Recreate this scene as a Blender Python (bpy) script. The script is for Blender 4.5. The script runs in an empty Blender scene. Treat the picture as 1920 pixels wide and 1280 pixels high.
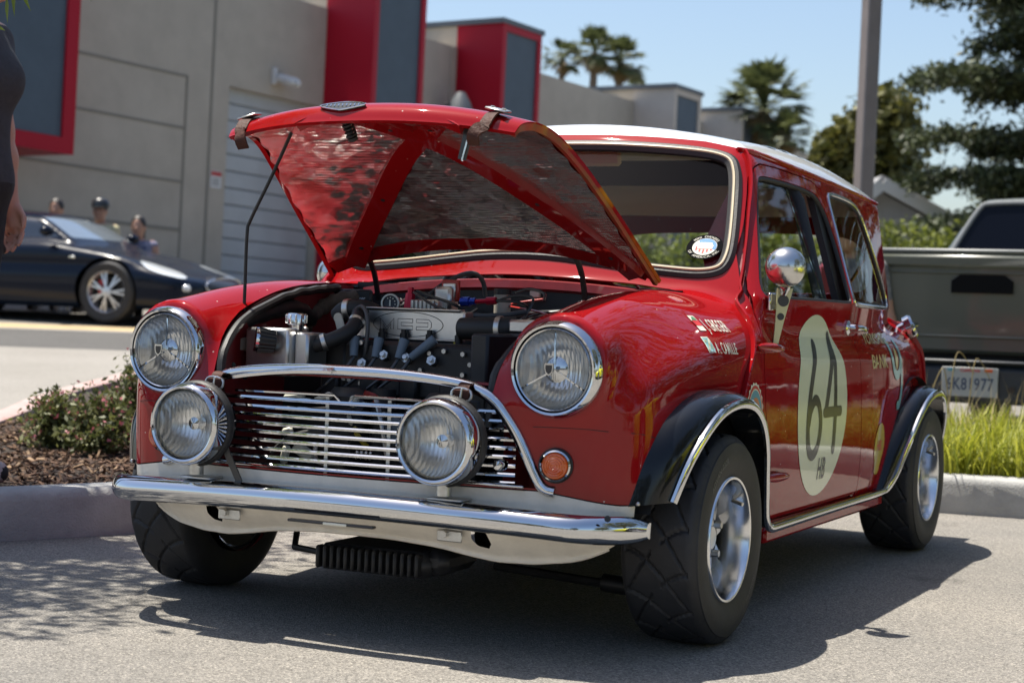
import bpy, bmesh, math, random
import numpy as np
from mathutils import Vector, Matrix
D = bpy.data
SC = bpy.context.scene
COL = SC.collection
PI = math.pi
rng = np.random.default_rng(7)
random.seed(7)

# ------------------------------------------------------------------ camera, sky, sun, exposure
CAM_C = np.array([2.0731332, -3.86395274, 0.753809835])
CAM_R = np.array([0.89671627, 0.44125774, 0.03451872])
CAM_U = np.array([-0.0386535136, 0.000381432081, 0.999252601])
CAM_F = np.array([-0.44091477, 0.89738034, -0.0173982])
cam_data = D.cameras.new('camera')
cam = D.objects.new('camera', cam_data)
COL.objects.link(cam)
cam.matrix_world = Matrix(((CAM_R[0], CAM_U[0], -CAM_F[0], CAM_C[0]), (CAM_R[1], CAM_U[1], -CAM_F[1], CAM_C[1]),
                           (CAM_R[2], CAM_U[2], -CAM_F[2], CAM_C[2]), (0, 0, 0, 1)))
cam_data.sensor_width = 36
cam_data.lens = 3301.87 * 36 / 1920
cam_data.clip_start = .05
cam_data.clip_end = 3000
cam_data.dof.use_dof = True
cam_data.dof.focus_distance = 4.30
cam_data.dof.aperture_fstop = 5.0
SC.camera = cam

SUN_DIR = Vector((-.34, .035, 1.0)).normalized()      # towards the sun
world = D.worlds.new('World')
SC.world = world
world.use_nodes = True
wn = world.node_tree
bg = wn.nodes['Background']
sky = wn.nodes.new('ShaderNodeTexSky')
sky.sky_type = 'NISHITA'
sky.sun_disc = False
sky.sun_elevation = math.asin(SUN_DIR.z)
sky.sun_rotation = math.atan2(SUN_DIR.x, SUN_DIR.y)
sky.altitude = 0
sky.air_density = 1.0
sky.dust_density = 1.6
sky.ozone_density = 1.6
wn.links.new(sky.outputs[0], bg.inputs[0])
bg.inputs[1].default_value = .097
sun_data = D.lights.new('sun', 'SUN')
sun_data.energy = 5.0
sun_data.angle = math.radians(.5)
sun_data.color = (1, .94, .84)
sun = D.objects.new('sun', sun_data)
COL.objects.link(sun)
sun.rotation_euler = SUN_DIR.to_track_quat('Z', 'Y').to_euler()
SC.view_settings.view_transform = 'Standard'
SC.view_settings.look = 'None'
SC.view_settings.gamma = 1
SC.view_settings.use_curve_mapping = False
SC.view_settings.exposure = .80
SC.render.engine = 'CYCLES'
SC.cycles.max_bounces = 10
SC.cycles.transparent_max_bounces = 24
SC.cycles.caustics_reflective = False
SC.cycles.caustics_refractive = False
SC.cycles.sample_clamp_indirect = 8

# ------------------------------------------------------------------ materials
def N(nt, t, **kw):
    n = nt.nodes.new(t)
    for k, v in kw.items():
        setattr(n, k, v)
    return n

def mat(name, base, rough=.5, metal=0., coat=0., spec=.5, var=0., vscale=6., bump=0., bscale=60., second=None, trans=0.,
        alpha=1., ior=None, sheen=0., coat_rough=.03, detail=4., sub=0., aniso=0.):
    m = D.materials.new(name)
    m.use_nodes = True
    nt = m.node_tree
    p = nt.nodes['Principled BSDF']
    c = tuple(base) + (1,)
    p.inputs['Base Color'].default_value = c
    p.inputs['Roughness'].default_value = rough
    p.inputs['Metallic'].default_value = metal
    p.inputs['Coat Weight'].default_value = coat
    p.inputs['Coat Roughness'].default_value = coat_rough
    p.inputs['Specular IOR Level'].default_value = spec
    p.inputs['Transmission Weight'].default_value = trans
    p.inputs['Alpha'].default_value = alpha
    if sub:
        p.inputs['Subsurface Weight'].default_value = sub
        p.inputs['Subsurface Scale'].default_value = .02
    if ior: p.inputs['IOR'].default_value = ior
    if var > 0 or bump > 0 or second:
        tc = N(nt, 'ShaderNodeTexCoord')
    if var > 0 or second:
        nz = N(nt, 'ShaderNodeTexNoise')
        nz.inputs['Scale'].default_value = vscale
        nz.inputs['Detail'].default_value = detail
        nz.inputs['Roughness'].default_value = .65
        nt.links.new(tc.outputs['Object'], nz.inputs['Vector'])
        rp = N(nt, 'ShaderNodeValToRGB')
        a = second if second else tuple(x * (1 - var) for x in base)
        b = tuple(min(1, x * (1 + var)) for x in base) if not second else base
        rp.color_ramp.elements[0].position = .32
        rp.color_ramp.elements[1].position = .68
        rp.color_ramp.elements[0].color = tuple(a) + (1,)
        rp.color_ramp.elements[1].color = tuple(b) + (1,)
        nt.links.new(nz.outputs['Fac'], rp.inputs[0])
        nt.links.new(rp.outputs[0], p.inputs['Base Color'])
    if bump > 0:
        nb = N(nt, 'ShaderNodeTexNoise')
        nb.inputs['Scale'].default_value = bscale
        nb.inputs['Detail'].default_value = 5
        nt.links.new(tc.outputs['Object'], nb.inputs['Vector'])
        bp = N(nt, 'ShaderNodeBump')
        bp.inputs['Strength'].default_value = bump
        bp.inputs['Distance'].default_value = .01
        nt.links.new(nb.outputs['Fac'], bp.inputs['Height'])
        nt.links.new(bp.outputs[0], p.inputs['Normal'])
    return m

def glass_mat(name, tint=(1, 1, 1), ior=1.45, rough=0., bump=None, dark=0.):
    """thin pane: transparent mixed with a mirror by Fresnel"""
    m = D.materials.new(name)
    m.use_nodes = True
    nt = m.node_tree
    nt.nodes.remove(nt.nodes['Principled BSDF'])
    out = nt.nodes['Material Output']
    tr = N(nt, 'ShaderNodeBsdfTransparent')
    tr.inputs[0].default_value = tuple(tint) + (1,)
    gl = N(nt, 'ShaderNodeBsdfGlossy')
    gl.inputs['Roughness'].default_value = rough
    fr = N(nt, 'ShaderNodeFresnel')
    fr.inputs[0].default_value = ior
    mx = N(nt, 'ShaderNodeMixShader')
    nt.links.new(fr.outputs[0], mx.inputs[0])
    nt.links.new(tr.outputs[0], mx.inputs[1])
    nt.links.new(gl.outputs[0], mx.inputs[2])
    nt.links.new(mx.outputs[0], out.inputs[0])
    return m

M = {}
M['red'] = mat('red_paint', (.28, .006, .008), .4, coat=.8, spec=0.)
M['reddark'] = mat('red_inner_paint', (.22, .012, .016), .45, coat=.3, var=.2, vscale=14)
M['white'] = mat('white_paint', (.80, .80, .78), .3, coat=1.0)
M['cream'] = mat('cream_paint', (.80, .75, .66), .42, coat=.35, var=.07, vscale=22, bump=.05, bscale=90)
M['chrome'] = mat('chrome', (.64, .655, .68), .045, 1.0)
M['chromeold'] = mat('chrome_worn', (.64, .64, .65), .10, 1.0, bump=.05, bscale=200)
M['steel'] = mat('zinc_steel', (.55, .55, .53), .35, 1.0, var=.15, vscale=40)
M['alu'] = mat('brushed_aluminium', (.62, .62, .61), .34, 1.0, var=.10, vscale=16, bump=.04, bscale=220)
M['silverwheel'] = mat('silver_wheel_paint', (.62, .63, .65), .30, .75, coat=.5)
M['polished'] = mat('polished_alloy', (.80, .80, .80), .10, 1.0, bump=.02, bscale=150)
M['black'] = mat('black_gloss', (.004, .005, .007), .22, coat=.5, spec=.2)
M['rubber'] = mat('black_rubber', (.016, .016, .017), .55, bump=.08, bscale=150)
M['tyre'] = mat('tyre_rubber', (.022, .022, .024), .62, var=.25, vscale=12, bump=.08, bscale=180)
M['tyreprint'] = mat('tyre_lettering', (.13, .13, .12), .6)
M['plastic'] = mat('black_plastic', (.012, .012, .013), .4)
M['void'] = mat('dark_interior', (.010, .010, .011), .8)
M['engineblack'] = mat('engine_black', (.012, .012, .013), .5, var=.4, vscale=18)
M['leather'] = mat('brown_leather', (.055, .018, .011), .65, spec=.25, var=.3, vscale=50, bump=.3, bscale=120)
M['creamstrip'] = mat('cream_filler_strip', (.62, .53, .36), .25, coat=.4)
M['headliner'] = mat('taupe_headliner', (.80, .73, .64), .9, bump=.1, bscale=300)
M['navy'] = mat('navy_padding', (.016, .022, .035), .8)
M['amber'] = mat('amber_lens', (.62, .10, .008), .15, coat=1.0)
M['greyboot'] = mat('grey_boot', (.13, .17, .21), .55)
M['bluefit'] = mat('blue_anodised', (.02, .06, .45), .25, .6)
M['redfit'] = mat('red_anodised', (.5, .01, .04), .3, .4)
M['duct'] = mat('brown_duct', (.12, .085, .06), .8, var=.3, vscale=60)
M['beige'] = mat('beige_plate', (.55, .50, .40), .5)
M['gold'] = mat('champagne_alloy', (.55, .53, .30), .38, .35)
M['dialblack'] = mat('dial_black', (.02, .025, .035), .4)
M['roundel'] = mat('roundel_cream', (.70, .75, .55), .3, coat=.7)
M['ink'] = mat('black_vinyl', (.018, .019, .022), .35, coat=.4)
M['vinylwhite'] = mat('white_vinyl', (.72, .70, .58), .35, coat=.3)
M['decalblue'] = mat('blue_vinyl', (.10, .30, .38), .4)
M['decalteal'] = mat('teal_vinyl', (.20, .46, .48), .4, coat=.5)
M['decalyellow'] = mat('yellow_vinyl', (.48, .35, .02), .4, coat=.5)
M['decalgold'] = mat('gold_vinyl', (.55, .48, .20), .4, coat=.5)
M['decalred'] = mat('red_vinyl', (.50, .03, .03), .4)
M['decalorange'] = mat('orange_vinyl', (.55, .20, .08), .4)
M['decalgreen'] = mat('green_vinyl', (.05, .20, .09), .4)
M['glass'] = glass_mat('window_glass', (.88, .91, .89), 1.24)
M['lens'] = glass_mat('lamp_glass', (.93, .95, .96), 1.5)

def foil_mat():
    m = mat('silver_foil', (.58, .56, .55), .20, .95)
    nt = m.node_tree
    p = nt.nodes['Principled BSDF']
    tc = N(nt, 'ShaderNodeTexCoord')
    n1 = N(nt, 'ShaderNodeTexNoise'); n1.inputs['Scale'].default_value = 15; n1.inputs['Detail'].default_value = 5
    n1.inputs['Distortion'].default_value = .5; n1.noise_type = 'RIDGED_MULTIFRACTAL' if hasattr(n1, 'noise_type') else 'FBM'
    nt.links.new(tc.outputs['Object'], n1.inputs['Vector'])
    w = N(nt, 'ShaderNodeTexWave'); w.inputs['Scale'].default_value = 55; w.inputs['Distortion'].default_value = 1.0
    w.bands_direction = 'X'
    w2 = N(nt, 'ShaderNodeTexWave'); w2.inputs['Scale'].default_value = 55; w2.inputs['Distortion'].default_value = 1.0
    w2.bands_direction = 'Z'
    for q in (w, w2): nt.links.new(tc.outputs['Object'], q.inputs['Vector'])
    ad = N(nt, 'ShaderNodeMath', operation='ADD'); nt.links.new(w.outputs['Fac'], ad.inputs[0]); nt.links.new(w2.outputs['Fac'], ad.inputs[1])
    b1 = N(nt, 'ShaderNodeBump'); b1.inputs['Strength'].default_value = .35; b1.inputs['Distance'].default_value = .012
    nt.links.new(n1.outputs['Fac'], b1.inputs['Height'])
    n5 = N(nt, 'ShaderNodeTexNoise'); n5.inputs['Scale'].default_value = 28; n5.inputs['Detail'].default_value = 4
    mp5 = N(nt, 'ShaderNodeMapping'); mp5.inputs['Scale'].default_value = (.6, 2.2, 2.2); mp5.inputs['Rotation'].default_value = (0, 0, .5)
    nt.links.new(tc.outputs['Object'], mp5.inputs[0]); nt.links.new(mp5.outputs[0], n5.inputs['Vector'])
    # crinkle facets: every crease cell leans its own way
    geo = N(nt, 'ShaderNodeNewGeometry'); nacc = geo.outputs['Normal']
    wn_ = N(nt, 'ShaderNodeTexNoise'); wn_.inputs['Scale'].default_value = 18; wn_.inputs['Detail'].default_value = 2
    nt.links.new(tc.outputs['Object'], wn_.inputs['Vector'])
    wv = N(nt, 'ShaderNodeVectorMath', operation='SCALE'); wv.inputs['Scale'].default_value = .035; nt.links.new(wn_.outputs['Color'], wv.inputs[0])
    wa = N(nt, 'ShaderNodeVectorMath', operation='ADD'); nt.links.new(tc.outputs['Object'], wa.inputs[0]); nt.links.new(wv.outputs[0], wa.inputs[1])
    for sc_, am in ((26, .34), (70, .30)):
        mv = N(nt, 'ShaderNodeMapping'); mv.inputs['Scale'].default_value = (.75, 1.3, 1.3); nt.links.new(wa.outputs[0], mv.inputs[0])
        vo = N(nt, 'ShaderNodeTexVoronoi'); vo.inputs['Scale'].default_value = sc_; nt.links.new(mv.outputs[0], vo.inputs['Vector'])
        su = N(nt, 'ShaderNodeVectorMath', operation='SUBTRACT'); nt.links.new(vo.outputs['Color'], su.inputs[0]); su.inputs[1].default_value = (.5, .5, .5)
        sv = N(nt, 'ShaderNodeVectorMath', operation='SCALE'); sv.inputs['Scale'].default_value = am; nt.links.new(su.outputs[0], sv.inputs[0])
        av = N(nt, 'ShaderNodeVectorMath', operation='ADD'); nt.links.new(nacc, av.inputs[0]); nt.links.new(sv.outputs[0], av.inputs[1]); nacc = av.outputs[0]
    nv = N(nt, 'ShaderNodeVectorMath', operation='NORMALIZE'); nt.links.new(nacc, nv.inputs[0])
    nt.links.new(nv.outputs[0], b1.inputs['Normal'])
    b5 = N(nt, 'ShaderNodeBump'); b5.inputs['Strength'].default_value = .22; b5.inputs['Distance'].default_value = .010
    nt.links.new(n5.outputs['Fac'], b5.inputs['Height']); nt.links.new(b1.outputs[0], b5.inputs['Normal']); b1 = b5
    b2 = N(nt, 'ShaderNodeBump'); b2.inputs['Strength'].default_value = .22; b2.inputs['Distance'].default_value = .004
    nt.links.new(ad.outputs[0], b2.inputs['Height']); nt.links.new(b1.outputs[0], b2.inputs['Normal'])
    nt.links.new(b2.outputs[0], p.inputs['Normal'])
    n3 = N(nt, 'ShaderNodeTexNoise'); n3.inputs['Scale'].default_value = 9; n3.inputs['Detail'].default_value = 5
    nt.links.new(tc.outputs['Object'], n3.inputs['Vector'])
    rp = N(nt, 'ShaderNodeValToRGB')
    rp.color_ramp.elements[0].position = .30; rp.color_ramp.elements[0].color = (.52, .45, .40, 1)
    rp.color_ramp.elements[1].position = .48; rp.color_ramp.elements[1].color = (.86, .84, .83, 1)
    nt.links.new(n3.outputs['Fac'], rp.inputs[0]); nt.links.new(rp.outputs[0], p.inputs['Base Color'])
    return m
M['foil'] = foil_mat()

# ------------------------------------------------------------------ scene-graph helpers
def thing(name, label, cat, loc=(0, 0, 0), rotz=0., group=None):
    o = D.objects.new(name, None)
    COL.objects.link(o)
    o.empty_display_size = .2
    o.location = loc
    o.rotation_euler = (0, 0, rotz)
    return tag(o, label, cat, group)

def tag(o, label=None, cat=None, group=None, kind=None):
    if label: o['label'] = label
    if cat: o['category'] = cat
    if group: o['group'] = group
    if kind: o['kind'] = kind
    return o

def mk(name, V, Fc, m, parent=None, smooth=40, label=None, loc=None, fm=None):
    me = D.meshes.new(name)
    V = np.asarray(V, dtype=float)
    Fl = [list(map(int, f)) for f in Fc]
    me.from_pydata(V.tolist(), [], Fl)
    ms = m if isinstance(m, (list, tuple)) else [m]
    for q in ms: me.materials.append(q)
    if fm is not None: me.polygons.foreach_set('material_index', np.asarray(fm, dtype=np.int32))
    if smooth:
        me.shade_smooth()
        if smooth < 180: me.set_sharp_from_angle(angle=math.radians(smooth))
    me.update()
    o = D.objects.new(name, me)
    COL.objects.link(o)
    if parent is not None: o.parent = parent
    if loc is not None: o.location = loc
    if label: o['label'] = label
    return o

def copy_tree(o, parent=None):
    c = o.copy()
    COL.objects.link(c)
    if parent is not None: c.parent = parent
    for ch in list(o.children): copy_tree(ch, c)
    return c

def frame(z, x=None):
    z = Vector(z).normalized()
    if x is None: x = Vector((0, 0, 1)) if abs(z.z) < .9 else Vector((1, 0, 0))
    x = Vector(x)
    y = z.cross(x).normalized()
    x = y.cross(z).normalized()
    return np.array([x, y, z]).T

def catmull(P, n=8, closed=False):
    P = np.asarray(P, float)
    m = len(P)
    out = []
    segs = m if closed else m - 1
    for i in range(segs):
        if closed: p0, p1, p2, p3 = P[(i - 1) % m], P[i], P[(i + 1) % m], P[(i + 2) % m]
        else: p0, p1, p2, p3 = P[max(i - 1, 0)], P[i], P[i + 1], P[min(i + 2, m - 1)]
        for k in range(n):
            t = k / n
            out.append(.5 * ((2 * p1) + (-p0 + p2) * t + (2 * p0 - 5 * p1 + 4 * p2 - p3) * t * t + (-p0 + 3 * p1 - 3 * p2 + p3) * t ** 3))
    if not closed: out.append(P[-1])
    return np.array(out)

def chaikin(P, n=2, closed=True):
    P = np.asarray(P, float)
    for _ in range(n):
        if closed:
            Q = np.roll(P, -1, 0)
            P = np.stack([.75 * P + .25 * Q, .25 * P + .75 * Q], 1).reshape(-1, P.shape[1])
        else:
            Q = P[1:]; R = P[:-1]
            S = np.stack([.75 * R + .25 * Q, .25 * R + .75 * Q], 1).reshape(-1, P.shape[1])
            P = np.concatenate([P[:1], S, P[-1:]])
    return P

class MB:
    """collects simple solids into one mesh"""
    def __init__(s): s.V = []; s.F = []; s.n = 0; s.FM = []
    def add(s, V, Fc, mi=0):
        V = np.asarray(V, float)
        s.V.append(V)
        s.F += [[int(i) + s.n for i in f] for f in Fc]
        s.FM += [mi] * len(Fc)
        s.n += len(V)
        return s
    def box(s, c, size, R=None, ch=0., mi=0):
        hx, hy, hz = [q / 2 for q in size]
        c = np.asarray(c, float)
        if ch <= 0:
            V = np.array([[sx * hx, sy * hy, sz * hz] for sx in (-1, 1) for sy in (-1, 1) for sz in (-1, 1)])
            Fc = [(0, 1, 3, 2), (4, 6, 7, 5), (0, 4, 5, 1), (2, 3, 7, 6), (0, 2, 6, 4), (1, 5, 7, 3)]
        else:
            ch = min(ch, hx * .9, hy * .9, hz * .9)
            V = []; idx = {}
            for sx in (-1, 1):
                for sy in (-1, 1):
                    for sz in (-1, 1):
                        for a in range(3):
                            q = [sx * (hx - ch), sy * (hy - ch), sz * (hz - ch)]
                            q[a] = (sx, sy, sz)[a] * (hx, hy, hz)[a]
                            idx[(sx, sy, sz, a)] = len(V); V.append(q)
            V = np.array(V); Fc = []
            for a in range(3):
                b, d = (a + 1) % 3, (a + 2) % 3
                for sg in (-1, 1):
                    f = []
                    for sb, sd in ((-1, -1), (1, -1), (1, 1), (-1, 1)):
                        k = [0, 0, 0]; k[a] = sg; k[b] = sb; k[d] = sd
                        f.append(idx[(k[0], k[1], k[2], a)])
                    Fc.append(f if sg > 0 else f[::-1])
            for a in range(3):                    # edges along axis a
                b, d = (a + 1) % 3, (a + 2) % 3
                for sb in (-1, 1):
                    for sd in (-1, 1):
                        def g(sa, ax):
                            k = [0, 0, 0]; k[a] = sa; k[b] = sb; k[d] = sd
                            return idx[(k[0], k[1], k[2], ax)]
                        f = [g(-1, b), g(1, b), g(1, d), g(-1, d)]
                        Fc.append(f if sb * sd < 0 else f[::-1])
            for sx in (-1, 1):
                for sy in (-1, 1):
                    for sz in (-1, 1):
                        f = [idx[(sx, sy, sz, a)] for a in range(3)]
                        Fc.append(f if sx * sy * sz > 0 else f[::-1])
        if R is not None: V = V @ np.asarray(R).T
        return s.add(V + c, Fc, mi)
    def bar(s, p0, p1, w, h, up=(0, 0, 1), ch=0., mi=0):
        p0 = np.asarray(p0, float); p1 = np.asarray(p1, float)
        z = p1 - p0; L = np.linalg.norm(z)
        R = frame(z, up)                      # x -> up, y -> side
        return s.box((p0 + p1) / 2, (h, w, L), R, ch, mi)
    def cyl(s, p0, p1, r0, r1=None, n=20, caps=True, mi=0):
        if r1 is None: r1 = r0
        p0 = np.asarray(p0, float); p1 = np.asarray(p1, float)
        R = frame(p1 - p0)
        a = np.arange(n) * 2 * PI / n
        d = np.outer(np.cos(a), R[:, 0]) + np.outer(np.sin(a), R[:, 1])
        V = np.concatenate([p0 + d * r0, p1 + d * r1])
        Fc = [(i, (i + 1) % n, n + (i + 1) % n, n + i) for i in range(n)]
        if caps: Fc += [list(range(n))[::-1], list(range(n, 2 * n))]
        return s.add(V, Fc, mi)
    def tube(s, P, r, n=8, closed=False, caps=True, mi=0):
        P = np.asarray(P, float); m = len(P)
        r = np.broadcast_to(np.asarray(r, float), (m,))
        T = np.roll(P, -1, 0) - np.roll(P, 1, 0)
        if not closed: T[0] = P[1] - P[0]; T[-1] = P[-1] - P[-2]
        T /= np.linalg.norm(T, axis=1)[:, None] + 1e-12
        x = frame(T[0])[:, 0]
        a = np.arange(n) * 2 * PI / n
        V = []
        for i in range(m):
            x = x - T[i] * (x @ T[i]); x /= np.linalg.norm(x) + 1e-12
            y = np.cross(T[i], x)
            V.append(P[i] + r[i] * (np.outer(np.cos(a), x) + np.outer(np.sin(a), y)))
        V = np.concatenate(V)
        Fc = []
        for i in range(m if closed else m - 1):
            j = (i + 1) % m
            Fc += [(i * n + k, i * n + (k + 1) % n, j * n + (k + 1) % n, j * n + k) for k in range(n)]
        if caps and not closed: Fc += [list(range(n))[::-1], list(range((m - 1) * n, m * n))]
        return s.add(V, Fc, mi)
    def sweep(s, P, NN, prof, closed=False, pclosed=True, caps=True, mi=0):
        """prof: (a along T x N, b along N)"""
        P = np.asarray(P, float); NN = np.asarray(NN, float); m = len(P); n = len(prof)
        T = np.roll(P, -1, 0) - np.roll(P, 1, 0)
        if not closed: T[0] = P[1] - P[0]; T[-1] = P[-1] - P[-2]
        T /= np.linalg.norm(T, axis=1)[:, None] + 1e-12
        NN = NN - T * (NN * T).sum(1)[:, None]; NN /= np.linalg.norm(NN, axis=1)[:, None] + 1e-12
        B = np.cross(T, NN)
        pr = np.asarray(prof, float)
        V = (P[:, None] + pr[None, :, 0, None] * B[:, None] + pr[None, :, 1, None] * NN[:, None]).reshape(-1, 3)
        Fc = []
        for i in range(m if closed else m - 1):
            j = (i + 1) % m
            for k in range(n if pclosed else n - 1):
                k2 = (k + 1) % n
                Fc.append((i * n + k, j * n + k, j * n + k2, i * n + k2))
        if caps and not closed and pclosed: Fc += [list(range(n)), list(range((m - 1) * n, m * n))[::-1]]
        return s.add(V, Fc, mi)
    def lathe(s, prof, o=(0, 0, 0), axis=(0, 0, 1), n=32, xdir=None, a0=0., a1=2 * PI, mi=0):
        """prof: (r, h along axis)"""
        R = frame(axis, xdir); o = np.asarray(o, float)
        full = abs(a1 - a0 - 2 * PI) < 1e-6
        a = a0 + (a1 - a0) * np.arange(n if full else n + 1) / n
        m = len(prof); k = len(a)
        V = []
        for r, h in prof:
            V.append(o + h * R[:, 2] + r * (np.outer(np.cos(a), R[:, 0]) + np.outer(np.sin(a), R[:, 1])))
        V = np.concatenate(V); Fc = []
        for i in range(m - 1):
            for j in range(k if full else k - 1):
                j2 = (j + 1) % k
                Fc.append((i * k + j, i * k + j2, (i + 1) * k + j2, (i + 1) * k + j))
        return s.add(V, Fc, mi)
    def grid(s, V, nu, nv, closed_u=False, flip=False, mi=0):
        Fc = []
        for i in range(nu if closed_u else nu - 1):
            for j in range(nv - 1):
                a = i * nv + j; b = ((i + 1) % nu) * nv + j
                f = (a, b, b + 1, a + 1)
                Fc.append(f[::-1] if flip else f)
        return s.add(np.asarray(V).reshape(-1, 3), Fc, mi)
    def sphere(s, c, r, n=16, m=10, mi=0):
        r = np.broadcast_to(np.asarray(r, float), (3,))
        V = []
        for i in range(m + 1):
            t = PI * i / m
            for j in range(n):
                p = 2 * PI * j / n
                V.append([math.sin(t) * math.cos(p), math.sin(t) * math.sin(p), math.cos(t)])
        Fc = [(i * n + j, (i + 1) * n + j, (i + 1) * n + (j + 1) % n, i * n + (j + 1) % n) for i in range(m) for j in range(n)]
        return s.add(np.asarray(c) + np.array(V) * r, Fc, mi)
    def build(s, name, m, parent=None, smooth=40, label=None, loc=None):
        multi = isinstance(m, (list, tuple))
        return mk(name, np.concatenate(s.V), s.F, m, parent, smooth, label, loc, s.FM if multi else None)

# ------------------------------------------------------------------ implicit-surface helpers
def smax(ds, r):
    d = np.stack(ds) + r
    return np.sqrt((np.maximum(d, 0) ** 2).sum(0)) + np.minimum(d.max(0), 0) - r

def smin2(a, b, k):
    h = np.maximum(k - np.abs(a - b), 0) / k
    return np.minimum(a, b) - h * h * k * .25

def fgrad(F, P, e=1e-4):
    g = np.empty_like(P)
    for i in range(3):
        d = np.zeros(3); d[i] = e
        g[:, i] = (F(P + d) - F(P - d)) / (2 * e)
    return g

def project(F, P, it=4):
    P = P.copy()
    for _ in range(it):
        g = fgrad(F, P)
        v = F(P)
        P -= (np.clip(v, -.02, .02) / ((g * g).sum(1) + 1e-9))[:, None] * g
    return P

def snet(F, lo, hi, h, it=4):
    lo = np.asarray(lo, float)
    n = np.ceil((np.asarray(hi) - lo) / h).astype(int) + 1
    ax = [lo[i] + h * np.arange(n[i]) for i in range(3)]
    vals = np.empty(tuple(n))
    yy, zz = np.meshgrid(ax[1], ax[2], indexing='ij')
    step = max(1, int(300000 // (n[1] * n[2])))
    for i in range(0, n[0], step):
        xs = ax[0][i:i + step]
        P = np.empty((len(xs), n[1], n[2], 3))
        P[..., 0] = xs[:, None, None]; P[..., 1] = yy; P[..., 2] = zz
        vals[i:i + step] = F(P.reshape(-1, 3)).reshape(len(xs), n[1], n[2])
    ins = vals < 0
    cn = n - 1
    acc = np.zeros(tuple(cn) + (3,)); cnt = np.zeros(tuple(cn))
    edges = []
    for a in range(3):
        s0 = [slice(None)] * 3; s1 = [slice(None)] * 3
        s0[a] = slice(0, -1); s1[a] = slice(1, None)
        cross = ins[tuple(s0)] != ins[tuple(s1)]
        I = np.argwhere(cross)
        v0 = vals[tuple(s0)][cross]; v1 = vals[tuple(s1)][cross]
        t = v0 / (v0 - v1)
        P = I.astype(float); P[:, a] += t
        b, c = (a + 1) % 3, (a + 2) % 3
        for ob in (0, -1):
            for oc in (0, -1):
                J = I.copy(); J[:, b] += ob; J[:, c] += oc
                ok = (J[:, b] >= 0) & (J[:, c] >= 0) & (J[:, b] < cn[b]) & (J[:, c] < cn[c])
                J = J[ok]
                np.add.at(acc, tuple(J.T), P[ok]); np.add.at(cnt, tuple(J.T), 1)
        edges.append((a, I, v0 < 0))
    act = cnt > 0
    idx = -np.ones(tuple(cn), int)
    idx[act] = np.arange(act.sum())
    V = acc[act] / cnt[act][:, None] * h + lo
    Q = []
    for a, I, pos in edges:
        b, c = (a + 1) % 3, (a + 2) % 3
        ok = (I[:, b] > 0) & (I[:, c] > 0) & (I[:, b] < cn[b]) & (I[:, c] < cn[c])
        I = I[ok]; p = pos[ok]
        def id_(ob, oc):
            J = I.copy(); J[:, b] += ob; J[:, c] += oc
            return idx[tuple(J.T)]
        q = np.stack([id_(0, 0), id_(-1, 0), id_(-1, -1), id_(0, -1)], 1)
        q[~p] = q[~p][:, ::-1]
        Q.append(q)
    Q = np.concatenate(Q)
    V = project(F, V, it)
    T = np.concatenate([Q[:, [0, 1, 2]], Q[:, [0, 2, 3]]])
    return V, T

def clip(V, T, g, F=None, keep_attr=None):
    """keep the part of the triangle mesh where g(V) > 0, with a clean cut along g = 0"""
    s = g(V)
    ins = s > 0
    c = ins[T].sum(1)
    keep = T[c == 3]
    mixed = T[(c == 1) | (c == 2)]
    if len(mixed):
        E = np.concatenate([mixed[:, [0, 1]], mixed[:, [1, 2]], mixed[:, [2, 0]]])
        E = np.sort(E, 1)
        E = E[ins[E[:, 0]] != ins[E[:, 1]]]
        E, inv = np.unique(E, axis=0, return_inverse=True)
        a = np.where(ins[E[:, 0]], E[:, 0], E[:, 1]); b = np.where(ins[E[:, 0]], E[:, 1], E[:, 0])
        lo = np.zeros(len(E)); hi = np.ones(len(E))
        A = V[a]; B = V[b]
        for _ in range(14):
            m = (lo + hi) / 2
            gi = g(A + (B - A) * m[:, None]) > 0
            lo = np.where(gi, m, lo); hi = np.where(gi, hi, m)
        PN = A + (B - A) * lo[:, None]
        if F is not None: PN = project(F, PN, 2)
        base = len(V)
        key = {(int(x), int(y)): base + k for k, (x, y) in enumerate(E)}
        def kk(i, j): return key[(i, j) if i < j else (j, i)]
        new = []
        for t in mixed.tolist():
            f = [ins[t[0]], ins[t[1]], ins[t[2]]]
            if sum(f) == 1:
                k = f.index(True); p, q, r = t[k], t[(k + 1) % 3], t[(k + 2) % 3]
                new.append((p, kk(p, q), kk(p, r)))
            else:
                k = f.index(False); p, q, r = t[k], t[(k + 1) % 3], t[(k + 2) % 3]
                x, y = kk(p, q), kk(p, r)
                new.append((x, q, r)); new.append((x, r, y))
        V = np.concatenate([V, PN])
        keep = np.concatenate([keep, np.array(new, int).reshape(-1, 3)])
    u, inv = np.unique(keep, return_inverse=True)
    return V[u], inv.reshape(-1, 3)

def sdpoly(P, x, y):
    """signed distance to a closed polygon (negative inside)"""
    P = np.asarray(P, float)
    d = np.full(x.shape, 1e9); s = np.ones(x.shape)
    Q = np.roll(P, 1, 0)
    for (ax, ay), (bx, by) in zip(P, Q):
        ex, ey = bx - ax, by - ay
        wx, wy = x - ax, y - ay
        t = np.clip((wx * ex + wy * ey) / (ex * ex + ey * ey + 1e-12), 0, 1)
        d = np.minimum(d, (wx - ex * t) ** 2 + (wy - ey * t) ** 2)
        c1 = y >= ay; c2 = y < by; c3 = ex * wy > ey * wx
        fl = (c1 & c2 & c3) | (~c1 & ~c2 & ~c3)
        s = np.where(fl, -s, s)
    return s * np.sqrt(d)

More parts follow.
